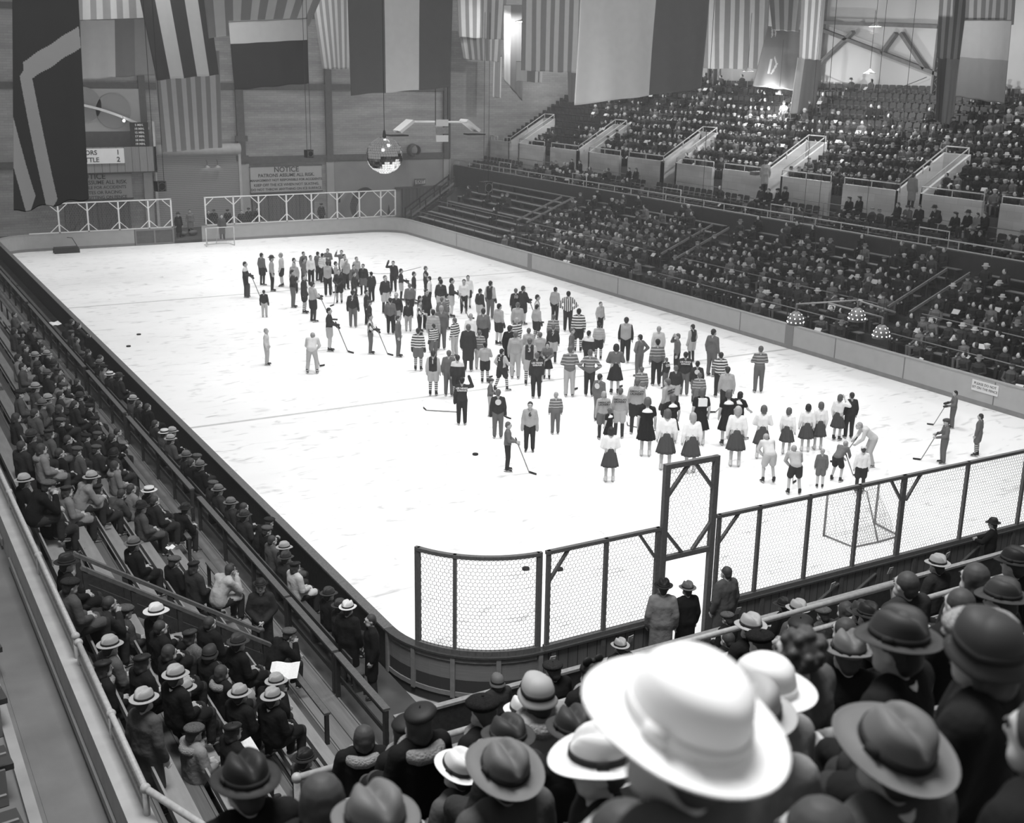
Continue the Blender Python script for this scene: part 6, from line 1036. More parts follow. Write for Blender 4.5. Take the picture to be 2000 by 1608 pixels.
t = thing('curved_screen', 'curved chicken wire screen standing on the rounded near rink corner', 'screen', (R, R, HB), 0, 'wire screens on the near boards')
RR = R + .09; A0, A1 = 205, 267
def cyl(u, v, base=0): a = math.radians(A0 + (A1 - A0) * u / ((A1 - A0) * PI / 180 * RR)); return (RR * math.cos(a), RR * math.sin(a), v + base)
LL = (A1 - A0) * PI / 180 * RR
for u, k in ((0, .1), (LL * .33, .06), (LL, .1)):
    a = math.radians(A0 + (A1 - A0) * u / LL); mb = MB(); mb.box((RR * math.cos(a), RR * math.sin(a), 1.0), (.07, k, 2.0), Matrix.Rotation(a, 3, 'Z')); mb.build('post', FRAME, t)
for nm, z, hh in (('top_rail', 1.965, .07), ('bottom_rail', .05, .1)):
    mb = MB(); pts = [cyl(LL * i / 16, z) for i in range(17)]
    for p, q in zip(pts, pts[1:]): mb.bar(p, q, .09, hh)
    mb.build(nm, FRAME, t)
hex_wire(lambda u, v: cyl(u, v, .04), LL, 1.92).build('wire_mesh', WIRE, t)
t = thing('gateway_screen', 'tall wooden gate frame with a raised chicken wire panel over the open gateway', 'gate', (4.8, -.09, .16))
for x in (0, 1.2): mb = MB(); mb.box((x, 0, 2.08), (.12, .1, 4.16)); mb.build('post', FRAME, t)
for z in (4.11, 2.2): mb = MB(); mb.box((.6, 0, z), (1.28, .09, .1)); mb.build('rail', FRAME, t)
for x, z, dx, dz in ((.05, 3.5, .47, .58), (1.15, 3.5, -.47, .58), (.05, 2.75, .42, -.5), (1.15, 2.75, -.42, -.5)):
    mb = MB(); mb.bar((x, 0, z), (x + dx, 0, z + dz), .06, .07, up=(0, 1, 0)); mb.build('brace', FRAME, t)
hex_wire(lambda u, v: (u + .05, 0, v + 2.24), 1.1, 1.84).build('wire_mesh', WIRE, t)
def white_screen(label, x0, x1, posts, z0, y=L + .1, bend=None):
    t = thing('goal_end_screen', label, 'screen', (x0, y, z0), 0, 'white framed screens at the far end'); w = x1 - x0; h = 2.9 - z0
    for x in posts:
        mb = MB(); mb.box((x - x0, 0, h / 2), (.09, .07, h)); mb.build('post', WHITEFRAME, t)
        for s in (-1, 1):
            for z, dz in ((h - .55, .5), (.55, -.5)):
                if x0 - .1 <= x + s * .55 <= x1 + .1: mb = MB(); mb.bar((x - x0, 0, z), (x - x0 + s * .55, 0, z + dz), .045, .06, up=(0, 1, 0)); mb.build('brace', WHITEFRAME, t)
    for nm, z in (('top_rail', h), ('bottom_rail', .03)): mb = MB(); mb.box((w / 2, 0, z), (w, .07, .07)); mb.build(nm, WHITEFRAME, t)
    hex_wire(lambda u, v: (u, 0, v + .03), w, h, .16, .0035).build('wire_mesh', mat('pale_wire', .3), t)
white_screen('white framed wire screen at the far end, left of the open gateway', 2.0, 10.88, (3.82, 5.58, 7.49, 9.37, 10.84), HB)
white_screen('white framed wire screen at the far end, running right from the goal to the corner', 13.05, 26.9, (13.1, 15.01, 16.75, 18.71, 20.52, 22.41, 24.08, 25.73, 26.86), HB, y=L + .14)
t = thing('gate_leaf', 'dark panelled gate leaf standing at the open gateway in the far boards', 'gate', (8.4, L + .02, .02))
mb = MB(); mb.span((0, 0, 0), (2.5, .06, 1.0)); mb.build('panel', mat('gate_grey', .11, .7, .3, 5), t)
for x in (.04, 1.25, 2.46): mb = MB(); mb.span((x - .05, -.03, 0), (x + .05, -.001, 1.02)); mb.build('stile', mat('gate_stile', .2), t)
for z in (.05, .97): mb = MB(); mb.span((0, -.028, z - .05), (2.5, -.002, z + .05)); mb.build('rail', mat('gate_stile', .2), t)
# ------------------------------------------------------------------ goals
def goal(label, x, y, face):
    t = thing('hockey_goal', label, 'goal', (x, y, 0), 0 if face > 0 else PI, 'hockey goals'); w, h, d = 1.83, 1.22, .95
    P = mat('goal_post', .5, .5, .2, 12) if face < 0 else mat('goal_post_near', .2, .5)
    for s in (-1, 1): mb = MB(); mb.tube([(s * w / 2, 0, 0), (s * w / 2, 0, h)], .032, 10); mb.build('post', P, t, True)
    mb = MB(); mb.tube([(-w / 2, 0, h), (w / 2, 0, h)], .032, 10); mb.build('crossbar', P, t, True)
    mb = MB(); mb.tube([(-w / 2, 0, .03), (-w / 2 + .1, -d, .03), (0, -d * 1.05, .03), (w / 2 - .1, -d, .03), (w / 2, 0, .03)], .022, 8); mb.tube([(0, -d * 1.05, .03), (0, -.45, h), (0, 0, h)], .018, 8); mb.build('base_frame', P, t, True)
    mb = MB()
    def surf(u, v):
        a = (u - .5) * 2; zz = h * (1 - v) if v < .9999 else .03
        dep = -d * (min(1, v * 1.6) * .55 + .45 * v) * (1 if abs(a) < .75 else (1 - abs(a)) / .25)
        return V(a * w / 2 * (1 - .1 * v * (abs(a) > .7)), dep if v > 0 else 0, zz)
    nu, nv = 26, 18
    for i in range(nu + 1): mb.tube([surf(i / nu, k / 10) for k in range(11)], .0035, 3, False)
    for k in range(1, nv): mb.tube([surf(i / nu, k / nv) for i in range(nu + 1)], .0035, 3, False)
    mb.build('net', mat('net_twine', .3), t)
    return t
goal('steel goal with twine net near the camera, seen from behind through the wire screen', 13.75, 3.55, 1)
goal('white goal with net at the far end in front of the open gateway', 13.3, 59.2, -1)

# ------------------------------------------------------------------ left stand: bench by the boards, walk, rows and gallery
RISE = mat('riser', .05, .8, .3, 5)
mb = MB(); mb.span((-2.3, -.95, .16), (-1.45, 62, .3)); structure(mb.build('floor_walk', WOOD))
LROW = lambda i: (-2.65 - .75 * i, .55 + .52 * i)
mb = MB()
for i in range(6):
    x, z = LROW(i); mb.span((x - .55, -7.4, .0), (x + .38, 62, z))
structure(mb.build('floor_left_stand', plank_mat('stand_planks', .1, 0, .19, .3)))
BENCHPALE = mat('bench_wood', .22, .6, .3, 11, stretch=(1, .2, 1)); BENCHDARK = mat('bench_dark', .06, .6, .4, 11, stretch=(1, .2, 1))
def bench(x, y0, y1, z, label, group, pale=True, back=True, axis='y'):
    t = thing('bench', label, 'bench', (x, (y0 + y1) / 2, z), 0, group); l = y1 - y0; M_ = BENCHPALE if pale else BENCHDARK
    mb = MB(); mb.box((0, 0, .41), (.3, l, .04)); mb.build('seat', M_, t)
    if back: mb = MB(); mb.box((-.22, 0, .74), (.03, l, .12)); mb.build('back_rail', M_, t)
    n = max(2, int(l / 1.6))
    mb = MB()
    for k in range(n): mb.box((-.04, -l / 2 + .15 + (l - .3) * k / (n - 1), .2), (.22, .05, .4))
    mb.box((-.04, 0, .33), (.05, l - .2, .06)); mb.build('frame', BENCHDARK, t)
    return t
ORD = ('first', 'second', 'third', 'fourth', 'fifth', 'sixth', 'seventh', 'eighth', 'ninth', 'tenth', 'eleventh', 'twelfth')
for i in range(6):
    x, z = LROW(i)
    for a, b_, w_ in ((-6.0, 1.85, 'nearer the camera'), (2.7, 18, 'beyond the stair rails'), (18.6, 34, 'halfway down the rink'), (34.6, 58, 'at the far end of the stand')):
        bench(x - .12, a, b_, z, 'wooden bench in the left stand, %s row up, %s' % (ORD[i], w_), 'left stand benches')
for a, b_ in ((-.2, 10.7), (11.1, 19.0), (19.4, 30), (30.5, 46), (46.5, 60)):
    bench(-.92, a + (1.6 if a < 0 else 0), b_, .16, 'dark rinkside bench behind the left boards, %s' % {-.2: 'by the near corner', 11.1: 'second from the near corner', 19.4: 'third from the near corner', 30.5: 'fourth from the near corner', 46.5: 'at the far end'}[a], 'rinkside benches', False)
def walk_fence(label, x, y0, y1, z, h=.85, slats=(.8, .42), drop=0):
    t = thing('rail_fence', label, 'fence', (x, y0, z), 0, 'rail fences along the left walk'); l = y1 - y0
    n = max(2, round(l / 1.9) + 1)
    for k in range(n): mb = MB(); mb.box((0, l * k / (n - 1), h / 2), (.07, .1, h)); mb.build('post', DARKWOOD, t)
    for s in slats:
        mb = MB(); mb.box((.045, l / 2, s - .06), (.03, l, .14 if s > .5 else .1)); mb.build('rail', DARKWOOD, t)
    mb = MB(); mb.box((.01, l / 2, h + .015), (.13, l + .06, .035)); mb.build('cap', mat('fence_cap', .1, .6, .4, 16), t)
    return t
for a, b_, s in ((-.85, 1.35, 'sloping to the near corner'), (1.5, 4.0, 'beside the overcoated man'), (4.15, 10.6, 'second run from the near corner'), (11.3, 18.5, 'third run from the near corner'), (19.0, 24.8, 'fourth run from the near corner'), (25.4, 38, 'fifth run from the near corner'), (38.6, 58, 'at the far end')):
    walk_fence('dark rail fence on the rink side of the walk, %s' % s, -1.45, a, b_, .3)
for a, b_, s in ((-.45, 1.6, 'by the near stairs, with a bare end post'), (3.0, 6.6, 'just past the stair rails'), (8.2, 15.0, 'in front of the seated crowd'), (15.6, 22, 'farther along the walk'), (22.6, 40, 'at the far end')):
    t = thing('low_rail', 'low dark rail before the left stand, %s' % s, 'rail', (-2.35, a, .3), 0, 'low rails in front of the left stand'); l = b_ - a
    n = max(2, round(l / 1.9) + 1)
    for k in range(n): mb = MB(); mb.box((0, l * k / (n - 1), .41), (.06, .08, .82)); mb.build('post', DARKWOOD, t)
    mb = MB(); mb.box((0, l / 2, .83), (.11, l + .08, .04)); mb.build('cap', mat('fence_cap', .1), t)
for k, y in enumerate((1.98, 2.62)):
    t = thing('stair_rail', 'dark wooden stair rail running up through the left stand, %s of the pair' % ('nearer' if not k else 'farther'), 'rail', (0, y, 0), 0, 'stair rails in the left stand')
    for i in range(5):
        x = -2.6 - .75 * i; z = .45 + .52 * i; mb = MB(); mb.box((x, 0, z + .45), (.08, .08, 1.0)); mb.build('post', DARKWOOD, t)
    mb = MB(); mb.bar((-2.5, 0, 1.32), (-5.65, 0, 3.5), .1, .06); mb.build('handrail', mat('fence_cap', .1), t)
    mb = MB(); mb.bar((-2.5, 0, .95), (-5.65, 0, 3.12), .04, .2); mb.build('board', DARKWOOD, t)
PALEC = mat('pale_concrete', .3, .85, .25, 3); PIPE = mat('pipe_rail', .33, .45, .35, 20)
mb = MB(); mb.span((-6.72, -8.2, 0), (-6.46, 62, 4.35)); structure(mb.build('wall_gallery', PALEC))
mb = MB(); mb.span((-13, -8.2, 3.4), (-6.72, 62, 3.75)); mb.span((-7.32, -8.2, 3.75), (-7.2, 62, 3.76)); structure(mb.build('floor_gallery', mat('gallery_floor', .13, .85, .35, 1.5)))
mb = MB(); mb.span((-7.5, -8.2, 3.75), (-7.38, 62, 3.82)); structure(mb.build('trim_7', mat('gallery_step', .24, .85, .3, 2)))
t = thing('pipe_rail', 'pale steel pipe rail bolted along the gallery wall of the left stand', 'rail', (-6.52, 0, 4.35), 0, 'pipe rails')
for a, b_ in ((-6.6, -3.1), (-2.9, 40)):
    mb = MB(); mb.tube([(0, a, .3), (0, b_, .3)], .035, 10); mb.build('pipe', PIPE, t, True); mb = MB(); mb.tube([(0, a, .12), (0, b_, .12)], .028, 10); mb.build('pipe', PIPE, t, True)
for y in (-6.6, -5, -3.1, -2.9, 0, 3, 6, 9): mb = MB(); mb.tube([(0, y, -.35), (0, y, .33)], .034, 10); mb.ball((0, y, .3), .055, 8); mb.build('stanchion', PIPE, t, True)
mb = MB(); mb.tube([(0, -6.6, .3), (.45, -7.3, .1), (.9, -7.9, -.05)], .038, 10); mb.build('end_pipe', PIPE, t, True)

# ------------------------------------------------------------------ near stand
NROW = lambda r: (-1.92 - .85 * r, .55 + .527 * r)
mb = MB()
for r in range(16):
    y, z = NROW(r); mb.span(((-2.2 if r < 2 else -5.5 if r < 6 else -6.7 if r < 8 else -11), y - .6, -.1), (24, y + .42, z))
structure(mb.build('floor_near_stand', plank_mat('stand_planks_near', .09, 1, .19, .3)))
for r in range(15):
    y, z = NROW(r)
    t = thing('bench', 'wooden bench across the near stand, %s row up from the rink' % (ORD + ('thirteenth', 'fourteenth', 'fifteenth'))[r], 'bench', (0, y - .15, z), 0, 'near stand benches'); x0 = -1.4 if r < 6 else -5.2; l = 20 - x0
    mb = MB(); mb.span((x0, -.15, .39), (20, .15, .43)); mb.build('seat', BENCHPALE, t)
    mb = MB(); mb.span((x0, -.24, .66), (20, -.21, .8)); mb.build('back_rail', BENCHPALE, t)
    mb = MB()
    for k in range(12): mb.box((x0 + .3 + (l - .6) * k / 11, -.1, .2), (.06, .24, .4))
    mb.span((x0 + .2, -.12, .3), (19.8, -.06, .36)); mb.build('frame', BENCHDARK, t)
t = thing('barrier', 'dark wooden barrier with a pale cap in front of the near stand', 'barrier', (-1.35, -1.0, .16))
mb = MB(); mb.span((0, -.03, 0), (22, .03, .86)); mb.build('panel', DARKWOOD, t); mb = MB(); mb.span((0, -.06, .86), (22, .06, .91)); mb.build('cap', mat('pale_edge', .25, .6, .4, 14), t)
t = thing('pipe_rail', 'long white pipe rail running across the near stand below the closest spectators', 'rail', (-5.3, -7.62, 4.24), 0, 'pipe rails')
mb = MB(); mb.tube([(0, 0, .74), (22, 0, .74)], .036, 12); mb.build('pipe', PIPE, t, True)
mb = MB(); mb.span((0, -.02, .28), (22, .02, .4)); mb.build('board', mat('pale_edge', .25), t)
for x in (0, 2.1, 4.1, 6.1, 8.05, 9.4, 11, 13, 15, 18): mb = MB(); mb.tube([(x, 0, -.2), (x, 0, .76)], .032, 10); mb.ball((x, 0, .74), .055, 8); mb.build('stanchion', PIPE, t, True)
mb = MB(); mb.tube([(4.0, .05, 1.03), (8.03, .05, 1.03)], .034, 12); mb.tube([(8.03, .05, 1.03), (8.05, 0, .74)], .034, 10); mb.build('upper_pipe', PIPE, t, True)
# ------------------------------------------------------------------ right stand
ZR = lambda k: (27.75 + .8 * k, .25 + .33 * k)
DK = mat('stand_dark', .045, .8, .35, 4)
mb = MB()
for k in range(9):
    x, z = ZR(k); mb.span((x - .4, -4, 0), (35 if k == 8 else x + .4, 61.6, z))
structure(mb.build('floor_right_stand', DK))
mb = MB(); mb.span((34.7, -4, 2.4), (34.95, 67.95, 3.98)); structure(mb.build('wall_balcony_front', mat('fascia', .06, .8, .2, 3)))
GAP = ((16.5, 17.7), (32.3, 33.7), (48, 49.2))
YS = ((-3.5, 16.3), (17.9, 32.1), (33.9, 47.8), (49.4, 61.4)); YN = ('nearest the camera', 'second from the camera', 'third from the camera', 'at the far end')
for k in range(9):
    x, z = ZR(k)
    for (a, b_), nm in zip(YS, YN):
        bench(x + .1, a, b_, z, 'long plank bench in the right bleachers, %s row up, section %s' % (ORD[k], nm), 'right bleacher benches', True, False)
for (a, b_), nm in zip(GAP, YN):
    for y, s in ((a, 'nearer'), (b_, 'farther')):
        t = thing('stair_rail', 'sloping wooden stair rail in the right bleachers, aisle %s, %s side' % (nm, s), 'rail', (29.8, y, 1.1), 0, 'stair rails in the right bleachers')
        mb = MB(); mb.bar((0, 0, .95), (3.4, 0, 2.35), .06, .11); mb.build('handrail', mat('rail_grey', .2, .6, .3, 9), t)
        for i in range(4): mb = MB(); mb.box((i * 1.13, 0, .45 + .466 * i), (.06, .06, 1.05)); mb.build('post', DK, t)
for x, z in ((28.2, .58), (29.85, 1.24)):
    t = thing('pipe_rail', 'thin horizontal pipe rail along the right bleachers, %s' % ('lower of two' if z < 1 else 'upper of two'), 'rail', (x, 0, z), 0, 'pipe rails')
    for a, b_ in YS: mb = MB(); mb.tube([(0, a + .4, .85), (0, b_ - .4, .85)], .028, 8); mb.build('pipe', mat('rail_grey', .2), t, True)
    for y in range(-2, 61, 3): mb = MB(); mb.tube([(0, y, -.1), (0, y, .86)], .02, 6); mb.build('stanchion', DK, t, True)
t = thing('stair', 'open wooden stair climbing to the far end of the right bleachers', 'stair', (28.9, 63.4, .16))
for y in (0, 1.0):
    mb = MB(); mb.bar((0, y, .05), (3.6, y, 2.4), .07, .25); mb.build('stringer', DARKWOOD, t)
    mb = MB(); mb.bar((0, y, 1.05), (3.6, y, 3.35), .07, .1); mb.build('handrail', DARKWOOD, t); mb = MB(); mb.bar((0, y, .6), (3.6, y, 2.9), .04, .14); mb.build('mid_rail', mat('rail_grey', .2), t)
    for i in range(4): mb = MB(); mb.box((1.2 * i, y, .55 + .77 * i), (.08, .08, 1.2)); mb.build('post', DARKWOOD, t)
for i in range(10): mb = MB(); mb.box((.2 + .36 * i, .5, .12 + .235 * i), (.3, 1.0, .04)); mb.build('tread', DARKWOOD, t)
# balcony
mb = MB(); mb.span((34.95, -4, 3.2), (36.15, 67.95, 3.55)); mb.span((36.15, -4, 3.2), (37.0, 67.95, 3.85)); mb.span((37.0, -4, 3.2), (41.2, 67.95, 4.1)); structure(mb.build('floor_balcony', mat('balcony_floor', .1, .85, .2, 3)))
RAILW = mat('rail_white', .55, .5)
t = thing('balcony_rail', 'long pale double pipe rail along the front edge of the balcony', 'rail', (34.82, 0, 3.98))
for z in (.05, .42): mb = MB(); mb.tube([(0, -4, z), (0, 67.9, z)], .034, 8); mb.build('pipe', RAILW, t, True)
for i in range(40): mb = MB(); mb.tube([(0, -3 + i * 1.8, 0), (0, -3 + i * 1.8, .42)], .026, 6); mb.build('stanchion', RAILW, t, True)
for y in (19.2, 29.3, 38.8, 48.9, 59, 9.4):
    mb = MB(); mb.tube([(.02, y, 0), (.02, y, .8), (.02, y + 1.7, .8), (.02, y + 1.7, 0)], .03, 8); mb.build('raised_guard', RAILW, t, True)
WHITEW = brick_mat('white_block_wall', .62, .55, .5, .8, .4)
VOM = [(14.1, 15.5), (23.9, 25.3), (33.9, 35.3), (43.6, 45), (53.6, 55), (63.4, 64.8)]
mb = MB(); ys = [-4] + [v for a in VOM for v in a] + [67.9]
for a, b_ in zip(ys[0::2], ys[1::2]):
    mid = (a + b_) / 2
    for c, d in (((a, mid - .5), (mid + .5, b_)) if b_ - a > 6 else ((a, b_),)): mb.span((38, c, 4.1), (38.2, d, 5.9))
for a, b_ in VOM:
    for y0, y1 in ((a - .15, a), (b_, b_ + .15)): mb.poly([(38, y0, 4.1), (41.15, y0, 4.1), (41.15, y0, 7.72), (38, y0, 5.9)], (0, y1 - y0, 0))
    mb.span((41.0, a, 4.1), (41.15, b_, 7.7))
structure(mb.build('wall_balcony', WHITEW))
for n_, (a, b_) in enumerate(VOM):
    t = thing('stairwell_rail', 'white pipe rail round a sloping balcony stairwell, %s from the camera end' % ORD[n_], 'rail', (38.1, a, 5.9), 0, 'stairwell rails on the balcony'); w = b_ - a
    for y in (0, w): mb = MB(); mb.tube([(0, y, .32), (3.05, y, 2.12), ], .035, 8); mb.build('handrail', RAILW, t, True)
    mb = MB(); mb.tube([(3.05, 0, 2.12), (3.05, w, 2.12)], .035, 8); mb.build('end_rail', RAILW, t, True)
    for x, z in ((0, 0), (1.5, .9), (3.05, 1.8)):
        for y in (0, w): mb = MB(); mb.tube([(x, y, z - .1), (x, y, z + .32)], .026, 6); mb.build('stanchion', RAILW, t, True)
t = thing('wall_top_rail', 'pale pipe rail along the top of the white balcony wall', 'rail', (38.1, 0, 5.9))
for a, b_ in zip(ys[0::2], ys[1::2]):
    mid = (a + b_) / 2
    for c, d in ((a, mid - .5), (mid + .5, b_)):
        if d - c < .3: continue
        mb = MB(); mb.tube([(0, c, .32), (0, d, .32)], .032, 8); mb.build('pipe', RAILW, t, True)
        for y in (c, (c + d) / 2, d): mb = MB(); mb.tube([(0, y, -.05), (0, y, .32)], .026, 6); mb.build('stanchion', RAILW, t, True)
t = thing('seat_back_rail', 'thin dark pipe rail behind the second row of balcony chairs', 'rail', (37.15, 0, 4.1))
for a, b_ in ((17.2, 22.8), (26.4, 32.6), (36.4, 42.2), (46, 52.4), (56, 62), (5, 13)):
    for z in (.38, .8): mb = MB(); mb.tube([(0, a, z), (0, b_, z)], .022, 6); mb.build('pipe', mat('rail_grey', .2), t, True)
    for y in (a, (a + b_) / 2, b_): mb = MB(); mb.tube([(0, y, 0), (0, y, .8)], .02, 6); mb.build('stanchion', mat('rail_grey', .2), t, True)
# upper rows
UP = lambda i: (38.6 + .8 * i, 5.2 + .48 * i)
mb = MB()
for i in range(11):
    x, z = UP(i)
    seg = [(-4, 67.9)] if x - .4 > 41.1 else [(c, d) for c, d in zip([-4] + [v[1] + .16 for v in VOM], [v[0] - .16 for v in VOM] + [67.9])]
    for c, d in seg: mb.span((x - .4, c, z - .7), (x + .4, d, z))
structure(mb.build('floor_upper_stand', mat('upper_floor', .09, .85, .25, 3)))
BW = mat('far_plaster', .42, .9, .12, .6)
mb = MB(); mb.span((47.2, -10, 8), (47.5, 68.2, 18)); structure(mb.build('wall_right', BW))
mb = MB(); mb.span((-25, 68, 0), (48, 68.4, 18)); structure(mb.build('wall_far', brick_mat('far_brick', .36, .31, .27, .5, .16)))
# far wall: pilasters, beams, plaster dado
BEAM = mat('steel_beam', .11, .7, .3, 4)
mb = MB()
for x, w_ in ((17.65, .55), (24.35, .5), (34.1, .55), (10.9, .45), (4.2, .5)): mb.span((x - w_ / 2, 67.75, 4.5), (x + w_ / 2, 68.02, 18))
for z0, z1 in ((4.55, 5.0), (9.65, 10.1), (14.6, 15)): mb.span((-12, 67.82, z0), (34.3, 68.02, z1))
for x, z in ((17.65, 4.9), (17.65, 6.3)): mb.span((x - .45, 67.7, z - .2), (x + .45, 67.8, z + .2))
structure(mb.build('trim_8', BEAM))
mb = MB()
for x, w_ in ((17.75, .75), (24.35, .6), (34.1, .6), (10.9, .6)): mb.span((x - w_ / 2, 67.8, 0), (x + w_ / 2, 68.02, 4.5))
structure(mb.build('trim_9', mat('pilaster_plaster', .4, .85, .15, 2)))
mb = MB(); mb.span((24.7, 67.9, .0), (48, 68.02, 4.5)); structure(mb.build('trim_10', mat('dado_plaster', .3, .85, .2, .9)))
# big roller door left of the middle
m, nt, b = new_mat('roller_slats'); tc = N(nt, 'ShaderNodeTexCoord'); sp = N(nt, 'ShaderNodeSeparateXYZ'); nt.links.new(tc.outputs['Object'], sp.inputs[0])
wv = math_node(nt, 'LESS_THAN', math_node(nt, 'FRACT', math_node(nt, 'DIVIDE', sp.outputs[2], .13)), .25); nt.links.new(mix_val(nt, wv, .3, .17), b.inputs['Base Color'])
t = thing('roller_door', 'tall slatted roller door with a rolled hood on the far wall behind the gateway', 'door', (11.5, 67.75, .16))
mb = MB(); mb.span((0, 0, 0), (5.85, .08, 5.1)); mb.build('curtain', m, t)
mb = MB(); mb.tube([(-.1, -.1, 5.45), (5.95, -.1, 5.45)], .38, 18); mb.build('hood', mat('hood_pale', .5, .6, .2, 3), t, True)
for x in (-.08, 5.93): mb = MB(); mb.span((x - .09, -.06, 0), (x + .09, .05, 5.2)); mb.build('guide', mat('hood_pale', .5), t)
t = thing('double_door', 'dark double doors below the notice board on the far wall', 'door', (18.25, 67.78, .16))
for k in range(4): mb = MB(); mb.span((.02 + k * 1.19, 0, 0), (1.17 + k * 1.19, .06, 2.0)); mb.build('leaf', plank_mat('door_boards', .12, 0, .3, .2), t)
mb = MB(); mb.span((-.1, -.04, 2.0), (4.85, .04, 2.12)); mb.build('lintel', BEAM, t)
t = thing('double_door', 'grey wooden doors at the far right corner below the exit sign', 'door', (30.2, 67.78, .16))
for k in range(3): mb = MB(); mb.span((k * 1.3, 0, 0), (1.26 + k * 1.3, .06, 2.15)); mb.build('leaf', plank_mat('door_boards', .12, 0, .3), t)
mb = MB(); mb.span((-.6, -.05, 2.15), (5, .04, 2.3)); mb.build('lintel', BEAM, t)
t = thing('barn_door', 'dark panelled doors at the far left behind the white wire screen', 'door', (5.2, 67.75, .16))
for k in range(2): mb = MB(); mb.span((k * 2.2, 0, 0), (2.15 + k * 2.2, .06, 2.0)); mb.build('leaf', plank_mat('door_boards', .12, 0, .3), t); mb = MB(); mb.span((.5 + k * 2.2, -.03, 1.2), (1.6 + k * 2.2, 0, 1.9)); mb.build('panel', BEAM, t); mb = MB(); mb.bar((.3 + k * 2.2, -.02, .1), (1.8 + k * 2.2, -.02, 1.95), .03, .1, up=(0, 1, 0)); mb.build('brace', BEAM, t)
def signboard(name, label, x0, x1, z0, z1, y, lines, val=.5, ink=.05, frame=True, align='CENTER'):
    t = thing(name, label, 'sign', ((x0 + x1) / 2, y, (z0 + z1) / 2)); w, h = x1 - x0, z1 - z0
    mb = MB(); mb.box((0, 0, 0), (w, .06, h)); mb.build('panel', mat('sign_%d' % (val * 100), val, .7, .06, 2), t)
    if frame:
        for a, c, d in ((0, -h / 2, (w + .1, .09, .08)), (0, h / 2, (w + .1, .09, .08))): mb = MB(); mb.box((a, 0, c), d); mb.build('frame_rail', BEAM, t)
    im = mat('sign_ink_%d' % (ink * 100), ink)
    for s, size, px, pz in lines: part('lettering', text_mesh(s, size, .006, im, align, size * .015), t, (px, -.04, pz), rot=(PI / 2, 0, 0))
    return t
signboard('notice_board', 'large painted notice board over the double doors, about patrons assuming all risk', 18.15, 23.6, 2.42, 4.3, 67.7,
    [('NOTICE', .52, 0, .68), ('PATRONS ASSUME ALL RISK.', .34, 0, .28), ('MANAGEMENT NOT RESPONSIBLE FOR ACCIDENTS.', .235, 0, -.06), ('KEEP OFF THE ICE WHEN NOT SKATING.', .27, 0, -.4), ('DO NOT THROW ANYTHING ON ICE SURFACE.', .25, 0, -.72)], .45, .06)
signboard('notice_board', 'large painted notice board below the score booth, partly behind the dark cross flag', 3.7, 9.75, 2.4, 4.1, 67.7,
    [('NOTICE', .52, .35, .68), ('PATRONS ASSUME ALL RISK', .36, .45, .28), ('NOT RESPONSIBLE FOR ACCIDENTS', .28, .35, -.06), ('SKATES OR RACING', .3, .95, -.4), ('NO SITTING ON FENCE', .29, 1.1, -.73)], .42, .06)
t = signboard('exit_sign', 'small lit exit sign above the far right doors', 31.3, 32.1, 2.62, 3.0, 67.72, [('EXIT', .33, 0, 0)], .6, .05)
# score booth
t = thing('wall_mounted_score_booth', 'raised wooden score booth with an open front under a white arch on the far wall', 'booth', (3.6, 67.9, 4.3))
mb = MB(); mb.span((0, -1.5, 0), (7.65, -1.42, 1.65)); mb.build('front_panel', plank_mat('booth_boards', .25, 0, .5, .15), t)
mb = MB(); mb.span((0, -1.5, -.08), (7.65, 0, 0)); mb.build('deck', DARKWOOD, t)
mb = MB(); mb.span((7.5, -1.5, 0), (7.65, 0, 3.3)); mb.build('side_post', mat('hood_pale', .5), t)
mb = MB(); mb.span((0, -.12, 1.4), (7.5, -.04, 5.4)); mb.build('back_wall', mat('booth_back', .42, .8, .1, 1), t)
mb = MB(); mb.span((0, -.2, 0), (7.5, -.12, 2.6)); mb.build('dark_lining', mat('booth_dark', .1, .8, .2, 3), t)
mb = MB(); pts = [(7.6 - 6.5 * i / 16, -.35, 2.75 + 1.75 * math.sin(i / 16 * PI * .55)) for i in range(17)]
for p, q in zip(pts, pts[1:]): mb.bar(p, q, .5, .16)
mb.build('arch', mat('arch_white', .8, .4), t)
for i, x in enumerate((1.2, 3.4, 5.3)): mb = MB(); mb.lathe([(.0001, 0), (1.15, 0), (1.15, .1), (.0001, .1)], 28, (x, -.2, 4.2 + (i == 1) * .3 - i * .12), fn=lambda v: V(v.x, v.z, v.y)); mb.build('scalloped_cresting', mat('booth_dark2', .3), t)
signboard('score_sign', 'white score board reading visitors 1 and seattle 2 on the booth front', 4.6, 9.1, 4.9, 5.88, 66.34, [('VISITORS', .42, -.35, .22), ('1', .46, 1.85, .22), ('SEATTLE', .42, -.2, -.25), ('2', .46, 1.85, -.25)], .8, .03, False)
signboard('penalty_time_sign', 'black penalty time board with white lines standing in the score booth', 9.65, 10.85, 6.0, 7.55, 66.5, [(s, .2, 0, .6 - i * .25) for i, s in enumerate(('5 MIN.', '10 MIN.', '15 MIN.', '17 MIN.', '18 MIN.', '19 MIN.'))], .02, .8, False)
t = thing('booth_lamp', 'small bare bright lamp above the penalty board in the score booth', 'lamp', (9.35, 66.8, 7.65)); mb = MB(); mb.ball((0, 0, 0), .09, 8); mb.build('bulb', mat('bulb', 1, emit=12), t); mb = MB(); mb.tube([(0, 0, .05), (0, .3, .25)], .02, 6); mb.build('arm', BEAM, t)
